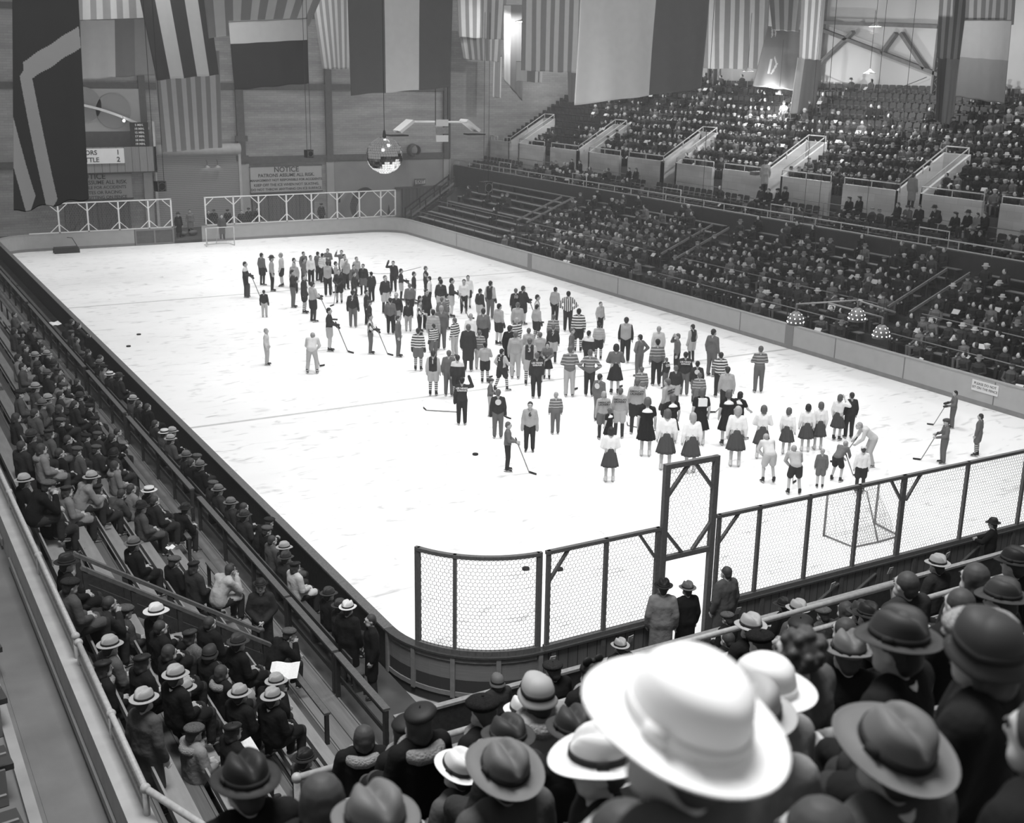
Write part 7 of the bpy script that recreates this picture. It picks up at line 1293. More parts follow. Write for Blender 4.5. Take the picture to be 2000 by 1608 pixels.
# crescent moon and oddments behind the far boards
mb = MB(); o, i_ = [], []
for k in range(17):
    a = math.radians(100 + 200 * k / 16); o.append((math.cos(a) * 1.1 * .9, 0, math.sin(a) * 1.25)); i_.append((math.cos(a) * .75 + .35, 0, math.sin(a) * 1.22))
for k in range(16): mb.poly([o[k], o[k + 1], i_[k + 1], i_[k]], (0, .06, 0))
o = mb.build('moon_cutout', mat('moon_dark', .05)); o.location = (26.6, 67.0, 1.42); o.rotation_euler = (0, .5, 0); tag(o, 'dark crescent moon stage cutout leaning against the far wall', 'stage prop')
mb = MB(); mb.lathe([(.0001, 1.1), (.1, .5), (.22, 0), (.0001, 0)], 12); o = mb.build('cone_prop', mat('moon_dark', .05), None); o.location = (28.7, 67, .17); tag(o, 'small dark pointed stage prop by the far wall right of the moon', 'stage prop')
for i, (x, y) in enumerate(((0, 0), (.85, .2), (1.7, -.1))):
    mb = MB(); mb.ball((0, 0, .18), .36, 10, (1.1, .7, .5)); mb.tube([(.3, 0, .2), (.46, 0, .26)], [.09, .05], 8); o = mb.build('sack', mat('sackcloth', .12, .9, .3, 9), None, True); o.location = (11.9 + x, 63.6 + y, .16); o.rotation_euler = (0, 0, i * .8)
    tag(o, 'dark sack lying beside the open far gateway, %s of three' % ('left', 'middle', 'right')[i], 'sack', 'sacks by the far gateway')
t = thing('ice_sledge', 'low dark sledge frame standing on the ice in the far left corner', 'sledge', (3.9, 60.3, .002))
mb = MB(); mb.span((-.7, -.3, .25), (.7, .3, .36)); mb.build('deck', DARKWOOD, t)
for y in (-.28, .28): mb = MB(); mb.span((-.75, y - .03, 0), (.75, y + .03, .25)); mb.build('runner', DARKWOOD, t)
mb = MB(); mb.tube([(.7, 0, .3), (.4, 0, .9), (.1, 0, .95)], .025, 6); mb.build('handle', DARKWOOD, t)
mb = MB(); mb.lathe([(.0001, 0), (.075, 0), (.08, .6), (.06, .65), (.0001, .68)], 12); o = mb.build('wall_mounted_extinguisher', mat('extinguisher', .06)); o.location = (24.9, 67.55, 1.5); tag(o, 'small dark fire extinguisher on the pale pilaster of the far wall', 'extinguisher')
for i, x in enumerate((15.0, 15.75)):
    t = thing('wall_lamp', 'small shaded lamp on the roller door, %s of two' % ('left' if not i else 'right'), 'lamp', (x, 67.5, 4.35), 0, 'lamps on the roller door')
    mb = MB(); mb.lathe([(.03, .16), (.22, 0), (.2, 0), (.02, .13)], 16, closed=True); mb.build('shade', RAILW, t, True); mb = MB(); mb.tube([(0, 0, .14), (0, 0, .4), (0, .2, .5)], .02, 6); mb.build('arm', BEAM, t); mb = MB(); mb.ball((0, 0, .03), .05, 6); mb.build('bulb', mat('bulb', 1), t)
# columns and roof bracing behind the upper stand
t0 = None
for i, y in enumerate((31.2, 41.0, 51.3, 21.0, 61)):
    t = thing('steel_column', 'latticed dark steel column behind the upper stand, %s' % ('beside the pale hanging flags at the right', 'left of the roof bracing', 'behind the large pale flag', 'off at the right edge', 'at the far end')[i], 'column', (46.7, y, 9.9), 0, 'steel columns')
    for s in (-.3, .3): mb = MB(); mb.box((0, s, 3.6), (.3, .14, 7.4)); mb.build('flange', BEAM, t)
    mb = MB()
    for k in range(12): mb.bar((0, -.28, k * .6), (0, .28, k * .6 + .6), .03, .08, up=(1, 0, 0)); mb.bar((0, .28, k * .6), (0, -.28, k * .6 + .6), .03, .08, up=(1, 0, 0))
    mb.build('lacing', BEAM, t)
BRACING = (((0, 9.7, 3.5), (0, 0, 3.05)), ((0, 9.7, 3.1), (0, 0, .5)), ((0, 6.87, 2.9), (0, 9.48, 1.04)), ((0, 4.4, 1.68), (0, 3.44, 2.77)), ((0, 3.05, 2.76), (0, 1.03, .81)), ((0, 9.5, 1.0), (0, 9.7, .2)))
t = thing('roof_bracing', 'dark steel roof bracing between two columns over the upper right stand', 'bracing', (46.7, 31.2, 11))
for p, q in BRACING:
    mb = MB(); mb.bar(p, q, .2, .3, up=(1, 0, 0)); mb.build('strut', BEAM, t)
mb = MB(); mb.tube([V(46.3, 40.7 - 9 * i / 12, 11.1 - .9 * math.sin(PI * i / 12) + .25 * i / 12) for i in range(13)], .02, 6); tag(mb.build('slack_cable', mat('cable', .03)), 'slack dark cable hanging in a curve below the roof bracing', 'cable')
def pend(label, x, y, z, w=.24, on=14):
    t = thing('pendant_lamp', label, 'lamp', (x, y, z), 0, 'pendant lamps under the right roof')
    mb = MB(); mb.lathe([(.03, .24), (.1, .16), (w * 1.4, .02), (w * 1.4, 0), (.08, .14), (.02, .2)], 20, closed=True); mb.build('shade', RAILW, t, True)
    mb = MB(); mb.lathe([(.0001, 0), (w * 1.2, .01), (w, .06), (.0001, .1)], 16); mb.build('bulb', mat('lamp_glow', 1, emit=on), t, True)
    mb = MB(); mb.tube([(0, 0, .2), (0, 0, 3.2)], .012, 5); mb.build('cord', mat('cable', .03), t)
    l = bpy.data.lights.new('pendant_light', 'POINT'); l.energy = PEND_E; l.shadow_soft_size = .15; o = bpy.data.objects.new('pendant_light', l); C.objects.link(o); o.location = (x - .1, y, z - .25)
pend('upper lit pendant lamp in front of the roof bracing', 41, 30.8, 13.9); pend('lit pendant lamp hanging below the roof bracing', 40.6, 30.5, 11.5); pend('lit pendant lamp below the striped flag, above the upper stand', 38.5, 37.9, 11.5); pend('lamp glowing behind the striped flags near the far wall', 36.5, 60.5, 14.65, .4); pend('tiny bare lamp under the grey flag above the upper stand', 43, 40.1, 10.18, .08)
for y, s in ((20.5, 'behind the grey flag at the far right'), (50.8, 'hidden behind the great white flag'), (60.2, 'behind the flags over the far end of the balcony')): pend('added unseen pendant lamp, ' + s, 41, y, 13.9)  # extra lamps put out of sight to brighten the balcony walls

# ------------------------------------------------------------------ things hung over the ice
BULB = mat('lamp_glow', 1); SHADE = mat('lamp_shade_metal', .14, .45, .2, 8)
def reflector(x, y, z, label, rr=.21):
    t = thing('ice_lamp', label, 'lamp', (x, y, z), 0, 'pierced lamps over the ice'); mb = MB(); n = 30; prof = [(.045, .33), (.075, .32), (.14, .26), (.185, .17), (rr, 0)]
    mb.lathe(prof + [(r - .012, z_) for r, z_ in prof[::-1]], n, closed=True); mb.build('shade', SHADE, t, True)
    mb = MB()
    for q, (r, zz) in enumerate(((.198, .07), (.178, .17), (.13, .255))):
        for k in range(11 - 2 * q): a = 2 * PI * (k + .5 * q) / (11 - 2 * q); mb.ball((r * math.cos(a) * 1.02, r * math.sin(a) * 1.02, zz), .015, 5)
    mb.build('pierced_holes', mat('hole_glow', 1, emit=5), t)
    mb = MB(); mb.ball((0, 0, .12), .08, 8); mb.build('bulb', BULB, t)
    mb = MB(); mb.tube([(0, 0, .32), (0, 0, .5)], .03, 8); mb.build('socket', BEAM, t)
LX = ((11.75, 4.1, 5.6, 'left of three by the right boards'), (12.8, 3.12, 5.78, 'middle and highest of three by the right boards'), (13.15, 2.62, 5.42, 'right of three by the right boards'))
for x, y, z, s in LX: reflector(x, y, z, 'pierced dome lamp lit over the ice, %s' % s)
t = thing('hanging_lamp_rack', 'thin pipe rack with wires carrying the three pierced lamps over the ice', 'rack', (12.8, 3.15, 6.28))
for p, q in (((-1.05, .98, -.18), (0, 0, 0)), ((-.5, .45, -.1), (.38, -.5, -.36)), ((0, 0, 0), (.9, -.4, -.3))): mb = MB(); mb.tube([p, q], .022, 8); mb.build('pipe', mat('rail_grey', .2), t, True)
for p in ((-1.05, .98, -.18), (0, 0, 0), (.38, -.5, -.36)): mb = MB(); mb.tube([p, (p[0], p[1], 8)], .007, 4); mb.build('wire', mat('cable', .03), t)
t = thing('hanging_lamp_rack', 'pale pipe lamp rack with four tilted reflectors hung in front of the far wall', 'rack', (17.2, 35, 8.85))
for y in (-.35, .35): mb = MB(); mb.tube([(-1.6, y, .15), (1.6, y, .1)], .035, 8); mb.build('pipe', RAILW, t, True)
for x, s in ((-2.2, -1), (2.1, 1)): mb = MB(); mb.poly([(x - .1 * s, -.4, -.35), (x - .1 * s, .4, -.35), (x - .8 * s, .4, .15), (x - .8 * s, -.4, .15)], (.1 * s, 0, .1)); mb.build('reflector', RAILW, t); mb = MB(); mb.span((x - .5 - .1 * s, -.3, -.5), (x + .4 - .1 * s, .3, -.44)); mb.build('lamp_trough', BLACK, t)
for z, v in ((.1, RAILW), (-.25, mat('rail_grey', .2)), (-.62, RAILW)): mb = MB(); mb.box((-.05, -.5, z), (.62, .08, .3)); mb.build('reflector', v, t)
for x in (-.35, .3): mb = MB(); mb.tube([(x, -.4, 0), (x, -.4, 6)], .02, 5); mb.build('cable', mat('cable', .03), t)
def speaker(label, x, y, z, s, wires):
    t = thing('hanging_speaker', label, 'loudspeaker', (x, y, z), .25, 'hanging black speakers')
    mb = MB(); mb.box((0, 0, 0), (s, s * .8, s)); mb.build('cabinet', mat('speaker_black', .012, .7, .3, 9), t)
    mb = MB(); mb.lathe([(s * .36, 0), (s * .4, -.03), (s * .4, .01)], 18, (0, -s * .41, 0), fn=lambda v: V(v.x, v.z, v.y), closed=True); mb.build('grille_ring', BEAM, t)
    for q in (-.42, .42): mb = MB(); mb.box((q * s, -s * .41, 0), (.03, .02, s * .9)); mb.build('corner_strip', BEAM, t)
    for q in wires: mb = MB(); mb.tube([(q, 0, s / 2), (q, 0, 9)], .013, 5); mb.build('cable', mat('cable', .03), t)
speaker('black box speaker on two cables in front of the roller door', 3.9, 35, 6.4, .42, (-.2, .2)); speaker('small black box speaker on two cables in front of the notice board pilaster', 11.76, 38, 7.4, .36, (-.1, .12)); speaker('black box speaker on cables in front of the empty right bleachers', 22.5, 40, 5.25, .62, (-.15, .2))
m, nt, b = new_mat('mirror_tiles'); b.inputs['Metallic'].default_value = 1; b.inputs['Roughness'].default_value = .08; b.inputs['Base Color'].default_value = (.75, .75, .75, 1)
t = thing('hanging_mirror_ball', 'large mirror ball of small glass tiles hanging on a cable over the ice', 'mirror ball', (3.52, 10.2, 9.43))
mb = MB(); rnd = random.Random(5)
nl = 22
for i in range(nl):
    a0, a1 = PI * i / nl, PI * (i + 1) / nl; n = max(4, int(44 * math.sin((a0 + a1) / 2)))
    for k in range(n):
        b0, b1 = 2 * PI * k / n, 2 * PI * (k + 1) / n; c = V(math.sin((a0 + a1) / 2) * math.cos((b0 + b1) / 2), math.sin((a0 + a1) / 2) * math.sin((b0 + b1) / 2), math.cos((a0 + a1) / 2))
        q = [V(math.sin(a) * math.cos(b_), math.sin(a) * math.sin(b_), math.cos(a)) for a, b_ in ((a0, b0), (a1, b0), (a1, b1), (a0, b1))]
        ax = V(rnd.uniform(-1, 1), rnd.uniform(-1, 1), rnd.uniform(-1, 1)).normalized(); Rm = Matrix.Rotation(rnd.uniform(-.12, .12), 3, ax)
        mb.add([(c + Rm @ ((p - c) * .94)) * .45 for p in q], [(0, 1, 2, 3)])
mb.build('mirror_tiles', m, t); mb = MB(); mb.ball((0, 0, 0), .435, 20); mb.build('core', mat('ball_core', .05), t, True)
mb = MB(); mb.tube([(0, 0, .44), (0, 0, .58), (0, 0, .62), (0, 0, 7)], [.05, .03, .008, .007], 8); mb.build('cable', mat('cable', .03), t)
t = thing('mounted_spotlight', 'small dark drum spotlight on the beam behind the mirror ball', 'spotlight', (31.0, 67.2, 5.25)); mb = MB(); mb.lathe([(.42, -.3), (.5, .35), (.42, .35), (.38, -.28)], 20, fn=lambda v: V(v.x, v.z, v.y), closed=True); mb.build('housing', BEAM, t, True); mb = MB(); mb.box((0, .3, .4), (.1, .5, .1)); mb.build('bracket', BEAM, t)
for i, (x, y, z0) in enumerate(((26.2, 26, 3.5), (20.3, 40, 5.7), (27.6, 20, 3.2))):
    mb = MB(); mb.tube([(x, y, z0), (x, y, 17)], .012, 5); tag(mb.build('hanging_line', mat('cable', .03)), ('long thin cable hanging in front of the upper right stand', 'thin cable hanging beside the black speaker', 'thin cable hanging in front of the right bleachers')[i], 'cable')
# ------------------------------------------------------------------ flags
def flag(label, tl, tr, br, bl, vals, vertical=True, fold=.16, seed=0, bars=(), res=(56, 40)):
    """A hanging cloth; VALS: its bands from one side to the other; BARS: pale bars as (u0, v0, u1, v1, half width)."""
    nu, nv = res; tl, tr, br, bl = map(Vector, (tl, tr, br, bl)); r = random.Random(seed); ph = [r.uniform(0, 6.28) for _ in range(4)]
    nrm = (tr - tl).cross(tl - bl).normalized(); mb = MB(); vs = []
    tot = sum(w for _, w in vals); W_ = (tr - tl).length
    for k in (0, 1):
        for j in range(nv + 1):
            v = j / nv
            for i in range(nu + 1):
                u = i / nu; p = (tl.lerp(tr, u)).lerp(bl.lerp(br, u), v)
                d = fold * W_ * .25 * (.35 + .65 * v) * (math.sin(u * 13 + ph[0] + v * 1.5) + .6 * math.sin(u * 27 + ph[1] - v * 2) + .4 * math.sin(u * 7 - v * 5 + ph[2]))
                p = p + nrm * (d * .22 + .012 * k); p.z += .02 * math.sin(u * 17 + ph[3]) * v; vs.append(p)
    keys = []
    def slot(v):
        if v not in keys: keys.append(v)
        return keys.index(v)
    fs, mi = [], []; n = (nu + 1) * (nv + 1)
    for k in (0, 1):
        for j in range(nv):
            for i in range(nu):
                u, v = (i + .5) / nu, (j + .5) / nv; s = (u if vertical else v) * tot; val = vals[-1][0]
                for q, w in vals:
                    if s < w: val = q; break
                    s -= w
                for (u0, v0, u1, v1, hw, bv) in bars:
                    a, b_ = Vector((u0, v0)), Vector((u1, v1)); L_ = (b_ - a).length; d = (b_ - a) / L_; q = Vector((u, v)) - a; al = q.dot(d)
                    if -.02 < al < L_ + .02 and abs(q.x * d.y - q.y * d.x) < hw: val = bv
                a = k * n + j * (nu + 1) + i; f = (a, a + 1, a + nu + 2, a + nu + 1); fs.append(f if k else f[::-1]); mi.append(slot(val))
    for j in range(nv): a = j * (nu + 1); fs += [(a, a + nu + 1, n + a + nu + 1, n + a), (a + nu, n + a + nu, n + a + 2 * nu + 1, a + 2 * nu + 1)]; mi += [mi[j * nu], mi[j * nu + nu - 1]]
    a = nv * (nu + 1)
    for i in range(nu): fs.append((a + i, a + i + 1, n + a + i + 1, n + a + i)); mi.append(mi[(nv - 1) * nu + i])
    mb.v = [tuple(v) for v in vs]; mb.f = fs; mb.mi = mi
    t = thing('flag', label, 'flag', tuple(tl.lerp(tr, .5)), 0, 'flags hung from the roof')
    for i in range(len(mb.v)): mb.v[i] = tuple(Vector(mb.v[i]) - Vector(t.location))
    mb.build('cloth', [mat('bunting_%d' % round(v * 1000), v, .9, .08, 3) for v in keys], t, True)
    mb = MB(); mb.tube([tl - t.location, tr - t.location], .03, 6); mb.build('hanging_pole', BEAM, t)
    return t
S13 = lambda a=.42, b_=.16: [((b_, a)[i % 2], 1) for i in range(13)]
for a in FLAGS: flag(*a)
# ------------------------------------------------------------------ everybody
STICKWOOD = mat('stick_wood', .22, .6, .3, 20); TAPE = mat('stick_tape', .03, .8)
def stick_mesh(k):
    j = jt(k); b = MB(); w = (j['wrl'] + j['wrr']) / 2; d = V(.12, .6, 0)
    top = w + V(-.02, -.05, .16); bot = V(w.x + .12, w.y + .42, .035)
    b.bar(top, bot, .024, .032); e = bot + V(.16, .24, -.005)
    b.k = 1; b.bar(bot - V(0, 0, -.02), e, .02, .07); b.bar(top, top.lerp(bot, .12), .03, .038)
    return b.mesh('hockey_stick', [STICKWOOD, TAPE])
STK = None; nst = 0
LINES = {'GARAGE': (["LEE NEARS", 'GARAGE'], .75, .085), 'AMER': (['AMERICAN', 'LAUNDRY'], .03, .085)}
for (x, y, z, rz, sc, pose, top, tv, low, lv, foot, head, hv, label, group, ex, txt) in PEOPLE:
    r, j = person(x, y, z, rz, sc, pose, top, tv, low, lv, foot, head, hv, label, group, ex)
    if txt in LINES: back_text(r, j, *LINES[txt])
    elif txt == 'CIRC':
        b = MB(); b.lathe([(.0001, 0), (.1, 0), (.1, .012), (.0001, .012)], 22, fn=lambda v: V(v.x, v.z, v.y)); part('badge', b.mesh('badge', mat('badge_pale', .6)), r, j['che'] + V(0, -.148, .02))
        back_text(r, j, ['CITY', 'LIGHT'], .05, .05)
    elif txt: back_text(r, j, [txt], .6 if tv < .2 else .03, .2, txt == '6')
    if pose in ('H', 'L') and z == 0:
        STK = STK or {}
        if pose not in STK: STK[pose] = stick_mesh(pose)
        o = bpy.data.objects.new('hockey_stick', STK[pose]); C.objects.link(o); o.location = (x, y, 0); o.rotation_euler = (0, 0, rz); o.scale = (sc, sc, sc)
        lb = label.split(', ')[0]
        w = label.replace('hockey player', 'player').replace('one of two such', 'of two').split()
        tag(o, ('stick of the ' + ' '.join(w)) if len(w) <= 13 else 'stick of ' + ' '.join(w[:14]), 'hockey stick', 'hockey sticks on the ice')
# loose sticks and pucks
for i, (x, y, a, s) in enumerate(((9.6, 17.9, .9, 'lying loose on the ice left of the garage player'), (14.5, 12.9, .5, 'lying between the girls and the players'), (18.6, 14.6, 2.2, 'lying on the ice right of the dark suited man'))):
    b = MB(); b.bar((0, 0, .02), (0, 1.2, .02), .025, .03); b.k = 1; b.bar((0, 1.2, .02), (.26, 1.36, .035), .02, .06)
    o = b.build('hockey_stick', [STICKWOOD, TAPE]); o.location = (x, y, 0); o.rotation_euler = (0, 0, a); tag(o, 'hockey stick ' + s, 'hockey stick', 'hockey sticks on the ice')
for i, (x, y, s) in enumerate(((2.55, 35.0, 'upper of two near the left boards'), (1.65, 32.9, 'lower of two near the left boards'), (7.9, 13.55, 'in front of the blurred stick handler'), (18.1, 16.9, 'right of the players by the far boards'), (5.6, 4.9, 'seen through the open gateway'), (4.9, 5.3, 'beside the gateway puck'))):
    b = MB(); b.lathe([(.0001, 0), (.09, 0), (.095, .02), (.09, .045), (.0001, .045)], 16); o = b.build('hockey_puck', mat('rubber', .01, .6)); o.location = (x, y, .003); tag(o, 'small black puck on the ice, ' + s, 'puck', 'pucks on the ice')
b = MB(); b.tube([V(x, y, .012) for x, y in ((15.6, 51.5), (16.6, 50), (17.6, 46.8), (18.3, 45.2), (19.3, 44.9), (21.6, 46.3))], .012, 5); tag(b.build('cable', mat('cable', .03)), 'thin dark cable lying in a curve on the ice behind the players', 'cable')
# newspapers and programmes in people's hands
def paper(x, y, z, w, h, rx, rz, label):
    b = MB(); n = 6
    for i in range(n): b.poly([(-w / 2 + w * i / n, -h / 2, .02 * math.sin(i * 1.3)), (-w / 2 + w * (i + 1) / n, -h / 2, .02 * math.sin(i * 1.3 + 1.3)), (-w / 2 + w * (i + 1) / n, h / 2, .02 * math.sin(i * 1.3 + 1.3)), (-w / 2 + w * i / n, h / 2, .02 * math.sin(i * 1.3))], (0, 0, .004))
    o = b.build('newspaper', mat('newsprint', .7, .8, .2, 40)); o.location = (x, y, z); o.rotation_euler = (rx, 0, rz); tag(o, label, 'newspaper', 'papers held in the crowd')
for i, a in enumerate(PAPERS): paper(*a)
# ------------------------------------------------------------------ balcony chairs
def chair_proto():
    t = thing('theatre_chair', 'x', 'chair', (0, 0, 0), 0, 'theatre chairs on the balcony')
    b = MB(); b.box((0, -.02, .43), (.44, .42, .07)); b.build('seat', mat('chair_seat', .04, .6), t)
    b = MB(); b.poly([(-.22, -.24, .42), (.22, -.24, .42), (.23, -.3, .82), (.17, -.31, .87), (-.17, -.31, .87), (-.23, -.3, .82)], (0, -.03, 0)); b.build('backrest', mat('chair_back', .045, .6, .3, 7), t)
    b = MB()
    for s in (-1, 1): b.box((s * .245, -.06, .22), (.03, .3, .44)); b.box((s * .245, -.04, .62), (.035, .32, .03)); b.box((s * .245, -.2, .52), (.03, .04, .22))
    b.build('side_frame', mat('chair_iron', .16, .5), t)
    return t
GAPS_ = (14.0, 19.3, 28.2, 33.6, 44.2, 49.2, 54.2, 59.5); CH = chair_proto(); first = True
ORD = ORD + ('thirteenth', 'fourteenth', 'fifteenth', 'sixteenth', 'seventeenth', 'eighteenth', 'nineteenth', 'twentieth', 'last')
for (rw, xx, zz) in ((0, 35.72, 3.55), (1, 36.68, 3.85)):
    n = 0; y = 66.8; last = -1
    while y > 13.5:
        if not any(a < y < a + 1.3 for a in GAPS_):
            o = CH if first else copy_tree(CH); first = False
            o.location = (xx, y, zz); o.rotation_euler = (0, 0, PI / 2)
            sec = sum(y < a for a in GAPS_); n = n + 1 if sec == last else 1; last = sec
            o['label'] = 'dark folding chair, %s balcony row, %s section from the far wall, %s chair along' % ('front' if not rw else 'second', ORD[sec], ORD[n - 1]); o['group'] = 'theatre chairs in the %s balcony row' % ('front' if not rw else 'second')
        y -= .56
n = 0
for i in range(4, 11):
    x, z = UP(i)
    y = 46.5; q = 0; was = True
    while y > 17:
        if n < 108 and (abs(y - 33) < 5 and i > 5 or abs(y - 20) < 2 and i > 6):
            o = copy_tree(CH); o.location = (x, y, z); o.rotation_euler = (0, 0, PI / 2); n += 1; q = q + 1 if (y > 25) == was else 1; was = y > 25
            o['label'] = 'dark empty chair %s, %s row up, %s from the left' % ('below the roof bracing' if was else 'right of the big column', ORD[i], ORD[q - 1]); o['group'] = 'empty chairs of the upper stand'
        y -= .56
# ------------------------------------------------------------------ the far crowd and its seats, too many to count one by one
def low_caps(lean):
    b = MB(); b.k = 0
    b.tube([(0, 0, .45), (0, .0, .7), (0, lean * .5, .92), (0, lean, 1.0), (0, lean, 1.06)], [.2, .18, .21, .14, .06], 7)
    for s in (-1, 1):
        b.tube([(s * .18, lean * .8, .95), (s * .25, .06, .68), (s * .1, .3, .62)], [.075, .06, .05], 5)
        b.tube([(s * .1, .02, .5), (s * .12, .45, .5), (s * .12, .42, .08)], [.1, .075, .05], 5)
    b.k = 1; b.ball((0, lean + .02, 1.16), .1, 6, (.9, 1, 1.15)); b.ball((s * .07, .36, .6), .045, 4)
    return b
VAR = []
for lean in (0, .1):
    for hat in (0, 1, 2, 3):
        b = low_caps(lean); h = V(0, lean + .01, 1.16); b.k = 2
        if hat == 0: b.ball(h + V(0, -.025, .025), .107, 6)
        elif hat == 1: b.lathe([(.0001, .16), (.09, .15), (.108, .05), (.165, .04), (.165, .03), (.0001, .03)], 9, h)
        elif hat == 2: b.lathe([(.0001, .12), (.12, .08), (.11, .03), (.0001, .03)], 8, h + V(0, .02, 0))
        else: b.ball(h + V(0, -.03, .01), .118, 6); b.ball(h + V(0, -.06, -.08), .09, 5)
        VAR.append((b, hat))
COAT = [.012, .02, .03, .045, .08, .17]; HATV_ = [.015, .05, .18, .55]
CM = [mat('crowd_coat_%d' % i, v, .9) for i, v in enumerate(COAT)] + [mat('crowd_skin', .55, .6)] + [mat('crowd_hat_%d' % i, v, .8) for i, v in enumerate(HATV_)] + [mat('crowd_paper', .7)]
crowd = MB(); rc = random.Random(21); taken = [(p_[0], p_[1]) for p_ in PEOPLE if p_[0] > 27]
def seat_one(x, y, z):
    if any(abs(x - a) < .6 and abs(y - b_) < .45 for a, b_ in taken): return
    b, hat = rc.choice(VAR); M_ = Matrix.Translation((x, y, z)) @ Matrix.Rotation(PI / 2 + rc.uniform(-.5, .5), 4, 'Z') @ Matrix.Scale(rc.uniform(.92, 1.06), 4)
    c = rc.choice((0, 1, 1, 2, 2, 3, 3, 4, 5)); h = rc.choice((0, 0, 1, 1, 2) if hat in (0, 3) else (1, 1, 2, 2, 3, 3))
    mp_ = {0: c, 1: 6, 2: 7 + h}; o = len(crowd.v); crowd.v += [tuple(M_ @ v if isinstance(v, Vector) else M_ @ Vector(v)) for v in b.v]
    crowd.f += [tuple(o + i for i in f) for f in b.f]; crowd.mi += [mp_[i] for i in b.mi]
    if rc.random() < .13: M3 = M_.to_3x3(); crowd.box(M_ @ V(.0, .38, .68), (.3, .02, .22), M3 @ Matrix.Rotation(.7, 3, 'X'), 11)
for k in range(9):
    x, z = ZR(k); y = -2.5
    while y < 60:
        p_ = (.86 if y < 44 else .5 if y < 48 else .07 if y < 55 else .04) * (1 if 0 < k < 6 else .55 if k == 0 else .6 if k == 6 else .35)
        if k == 0 and (24 < y < 27 or 14.5 < y < 18.5): p_ = .15
        if not any(a - .1 < y < b_ + .1 for a, b_ in GAP) and rc.random() < p_: seat_one(x + .1 + rc.uniform(-.08, .08), y, z)
        y += rc.uniform(.5, .68)
for i in range(11):
    x, z = UP(i); y = 5
    while y < 66:
        p_ = (.93 if y < 52 else .75 if y < 57 else .22 if y < 62 else .0) * (1 if i < 6 else .85 if i == 6 else .6 if i == 7 else .35)
        if abs(y - 33) < 5 and i > 5: p_ *= .25
        if x < 41.3 and any(a - .2 < y < b_ + .2 for a, b_ in VOM): p_ = 0
        if rc.random() < p_: seat_one(x + .05, y, z)
        y += rc.uniform(.5, .62)
for rw, xx, zz in ((0, 35.75, 3.55), (1, 36.7, 3.85)):
    for y0, y1, p_ in ((49, 56.5, .75), (45.5, 47.5, .5), (24.5, 27, .6), (28.5, 32, .35), (33, 38, .25), (14, 17, .5)):
        y = y0
        while y < y1:
            if rc.random() < p_: seat_one(xx, y, zz)
            y += .56
tag(crowd.build('seated_crowd', CM), 'dense crowd of seated spectators filling the right bleachers and upper stand', 'crowd', kind='stuff')
b = MB()
for i in range(11):
    x, z = UP(i); y = 67
    while y > 5:
        if not (x < 41.3 and any(a - .3 < y < c + .3 for a, c in VOM)) and not (abs(y - 33) < 5 and i > 5) and not (abs(y - 20) < 2 and i > 6):
            b.box((x - .0, y, z + .42), (.42, .44, .06)); b.box((x + .27, y, z + .62), (.05, .45, .46)); b.box((x, y + .27, z + .3), (.3, .03, .6))
        y -= .56
tag(b.build('stand_seats', mat('chair_back', .045)), 'rows of dark folding seats climbing the upper stand', 'seats', kind='stuff')
# a few dark chairs on the gallery at the lower left
for i, (x, y) in enumerate(((-7.75, -4.6), (-7.62, -3.1), (-7.5, -1.7), (-7.8, -5.9))):
    o = copy_tree(CH); o.location = (x, y, 3.76); o.rotation_euler = (0, 0, -PI / 2 + .1); o['label'] = 'dark theatre chair on the left gallery, %s from the camera' % ('second', 'third', 'farthest', 'nearest')[i]; o['group'] = 'chairs on the left gallery'
# vendor's tray
b = MB(); b.span((-.3, -.22, 0), (.3, .22, .2)); b.tube([(-.28, -.2, .2), (-.1, -.35, .55), (.1, -.35, .55), (.28, -.2, .2)], .012, 5)
for r_ in PEOPLE:
    if r_[13].startswith('person in pale coat, light flat cap on the balcony'):
        o = b.build('hanging_tray', mat('tray_grey', .14, .6, .3, 8)); o.location = (r_[0] - .15, r_[1] + .55, r_[2] + .85); tag(o, "grey tray carried by the vendor in a pale coat on the balcony", 'tray')
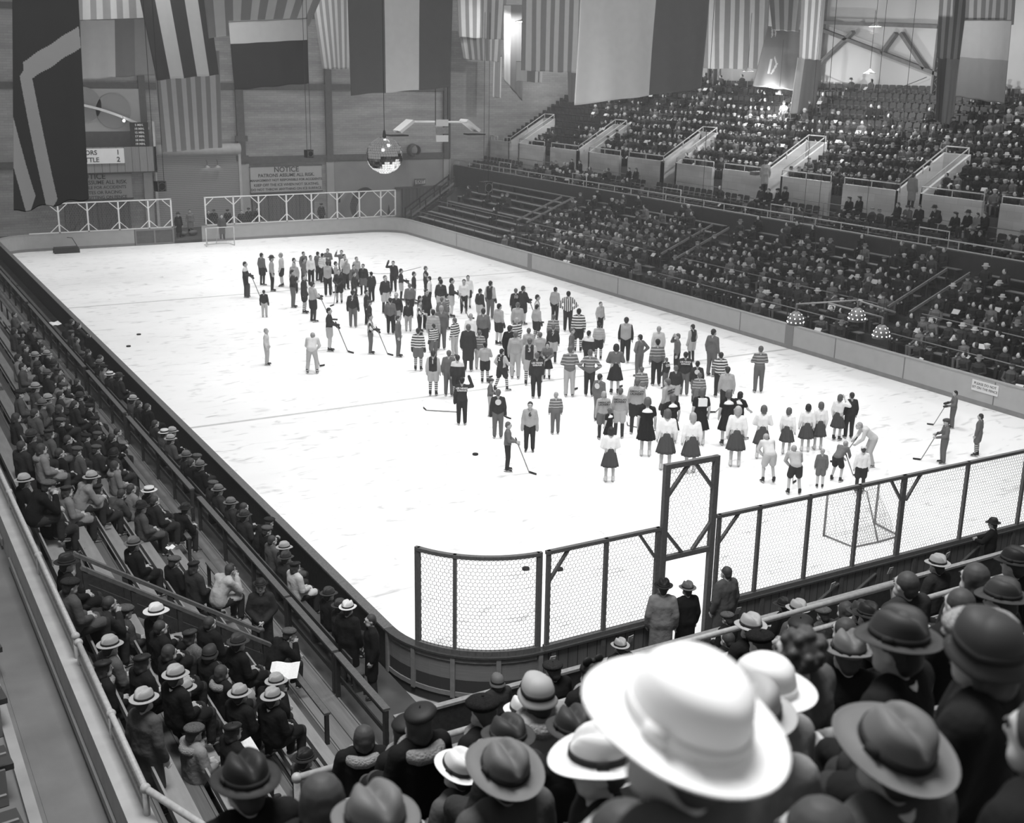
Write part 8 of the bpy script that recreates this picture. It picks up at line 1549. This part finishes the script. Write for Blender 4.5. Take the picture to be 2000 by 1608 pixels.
# ------------------------------------------------------------------ light, haze, camera
def spot(x, y, z, tx, ty, e, ang, size=.5, blend=.6):
    l = bpy.data.lights.new('added_ice_light', 'SPOT'); l.energy = e; l.spot_size = math.radians(ang); l.spot_blend = blend; l.shadow_soft_size = size
    o = bpy.data.objects.new('added_ice_light', l); C.objects.link(o); o.location = (x, y, z); d = Vector((tx, ty, 0)) - Vector((x, y, z)); o.rotation_euler = d.to_track_quat('-Z', 'Y').to_euler()
for y in (4, 15, 26, 37, 48, 58):
    for x in (7.5, 16 if y == 26 else 19.5): spot(x, y, 21, x, y, ICE_E, 76, 2.2)  # unseen spots without fittings, added above the flags to light the ice
l = bpy.data.lights.new('near_fill_light', 'AREA'); l.energy = NEAR_FILL_E; l.size = 8; l.shape = 'SQUARE'
o = bpy.data.objects.new('near_fill_light', l); C.objects.link(o); o.location = (-5, -8, 27); o.rotation_euler = (.1, 0, 0)  # unseen overhead fill added to brighten the near stand
w = bpy.data.worlds.new('hall'); SC.world = w; w.use_nodes = True; bg = w.node_tree.nodes['Background']; bg.inputs[0].default_value = (1, 1, 1, 1); bg.inputs[1].default_value = WORLD
if HAZE:
    m = bpy.data.materials.new('smoke_haze'); m.use_nodes = True; nt = m.node_tree; nt.nodes.clear(); ou = N(nt, 'ShaderNodeOutputMaterial'); vs = N(nt, 'ShaderNodeVolumeScatter'); vs.inputs['Density'].default_value = HAZE; vs.inputs['Anisotropy'].default_value = .0; vs.inputs['Color'].default_value = (1, 1, 1, 1)
    nt.links.new(vs.outputs[0], ou.inputs['Volume'])
    b = MB(); b.span((-24, -6, .02), (47.1, 67.9, 17.9)); o = b.build('smoke', m); tag(o, 'thin tobacco smoke hanging through the whole hall', 'smoke', kind='stuff'); o.display_type = 'WIRE'
cd = bpy.data.cameras.new('camera'); cam = bpy.data.objects.new('camera', cd); C.objects.link(cam)
cr_, cu_, cf_ = Vector(CAM['r']), Vector(CAM['u']), Vector(CAM['f'])
cam.matrix_world = Matrix.Translation(CAM['loc']) @ Matrix((cr_, cu_, -cf_)).transposed().to_4x4()
cd.sensor_fit = 'HORIZONTAL'; cd.sensor_width = 36; cd.lens = CAM['focal'] / 2000 * 36; cd.clip_end = 300; cd.clip_start = .05
cd.dof.use_dof = True; cd.dof.focus_distance = 24; cd.dof.aperture_fstop = FSTOP
SC.camera = cam
vs_ = SC.view_settings; SC.display_settings.display_device = 'sRGB'; vs_.view_transform = 'Standard'; vs_.look = 'None'; vs_.exposure = EXPO; vs_.gamma = 1; vs_.use_curve_mapping = False
SC.cycles.max_bounces = 6; SC.cycles.diffuse_bounces = 3; SC.cycles.volume_bounces = 1; SC.cycles.use_denoising = True
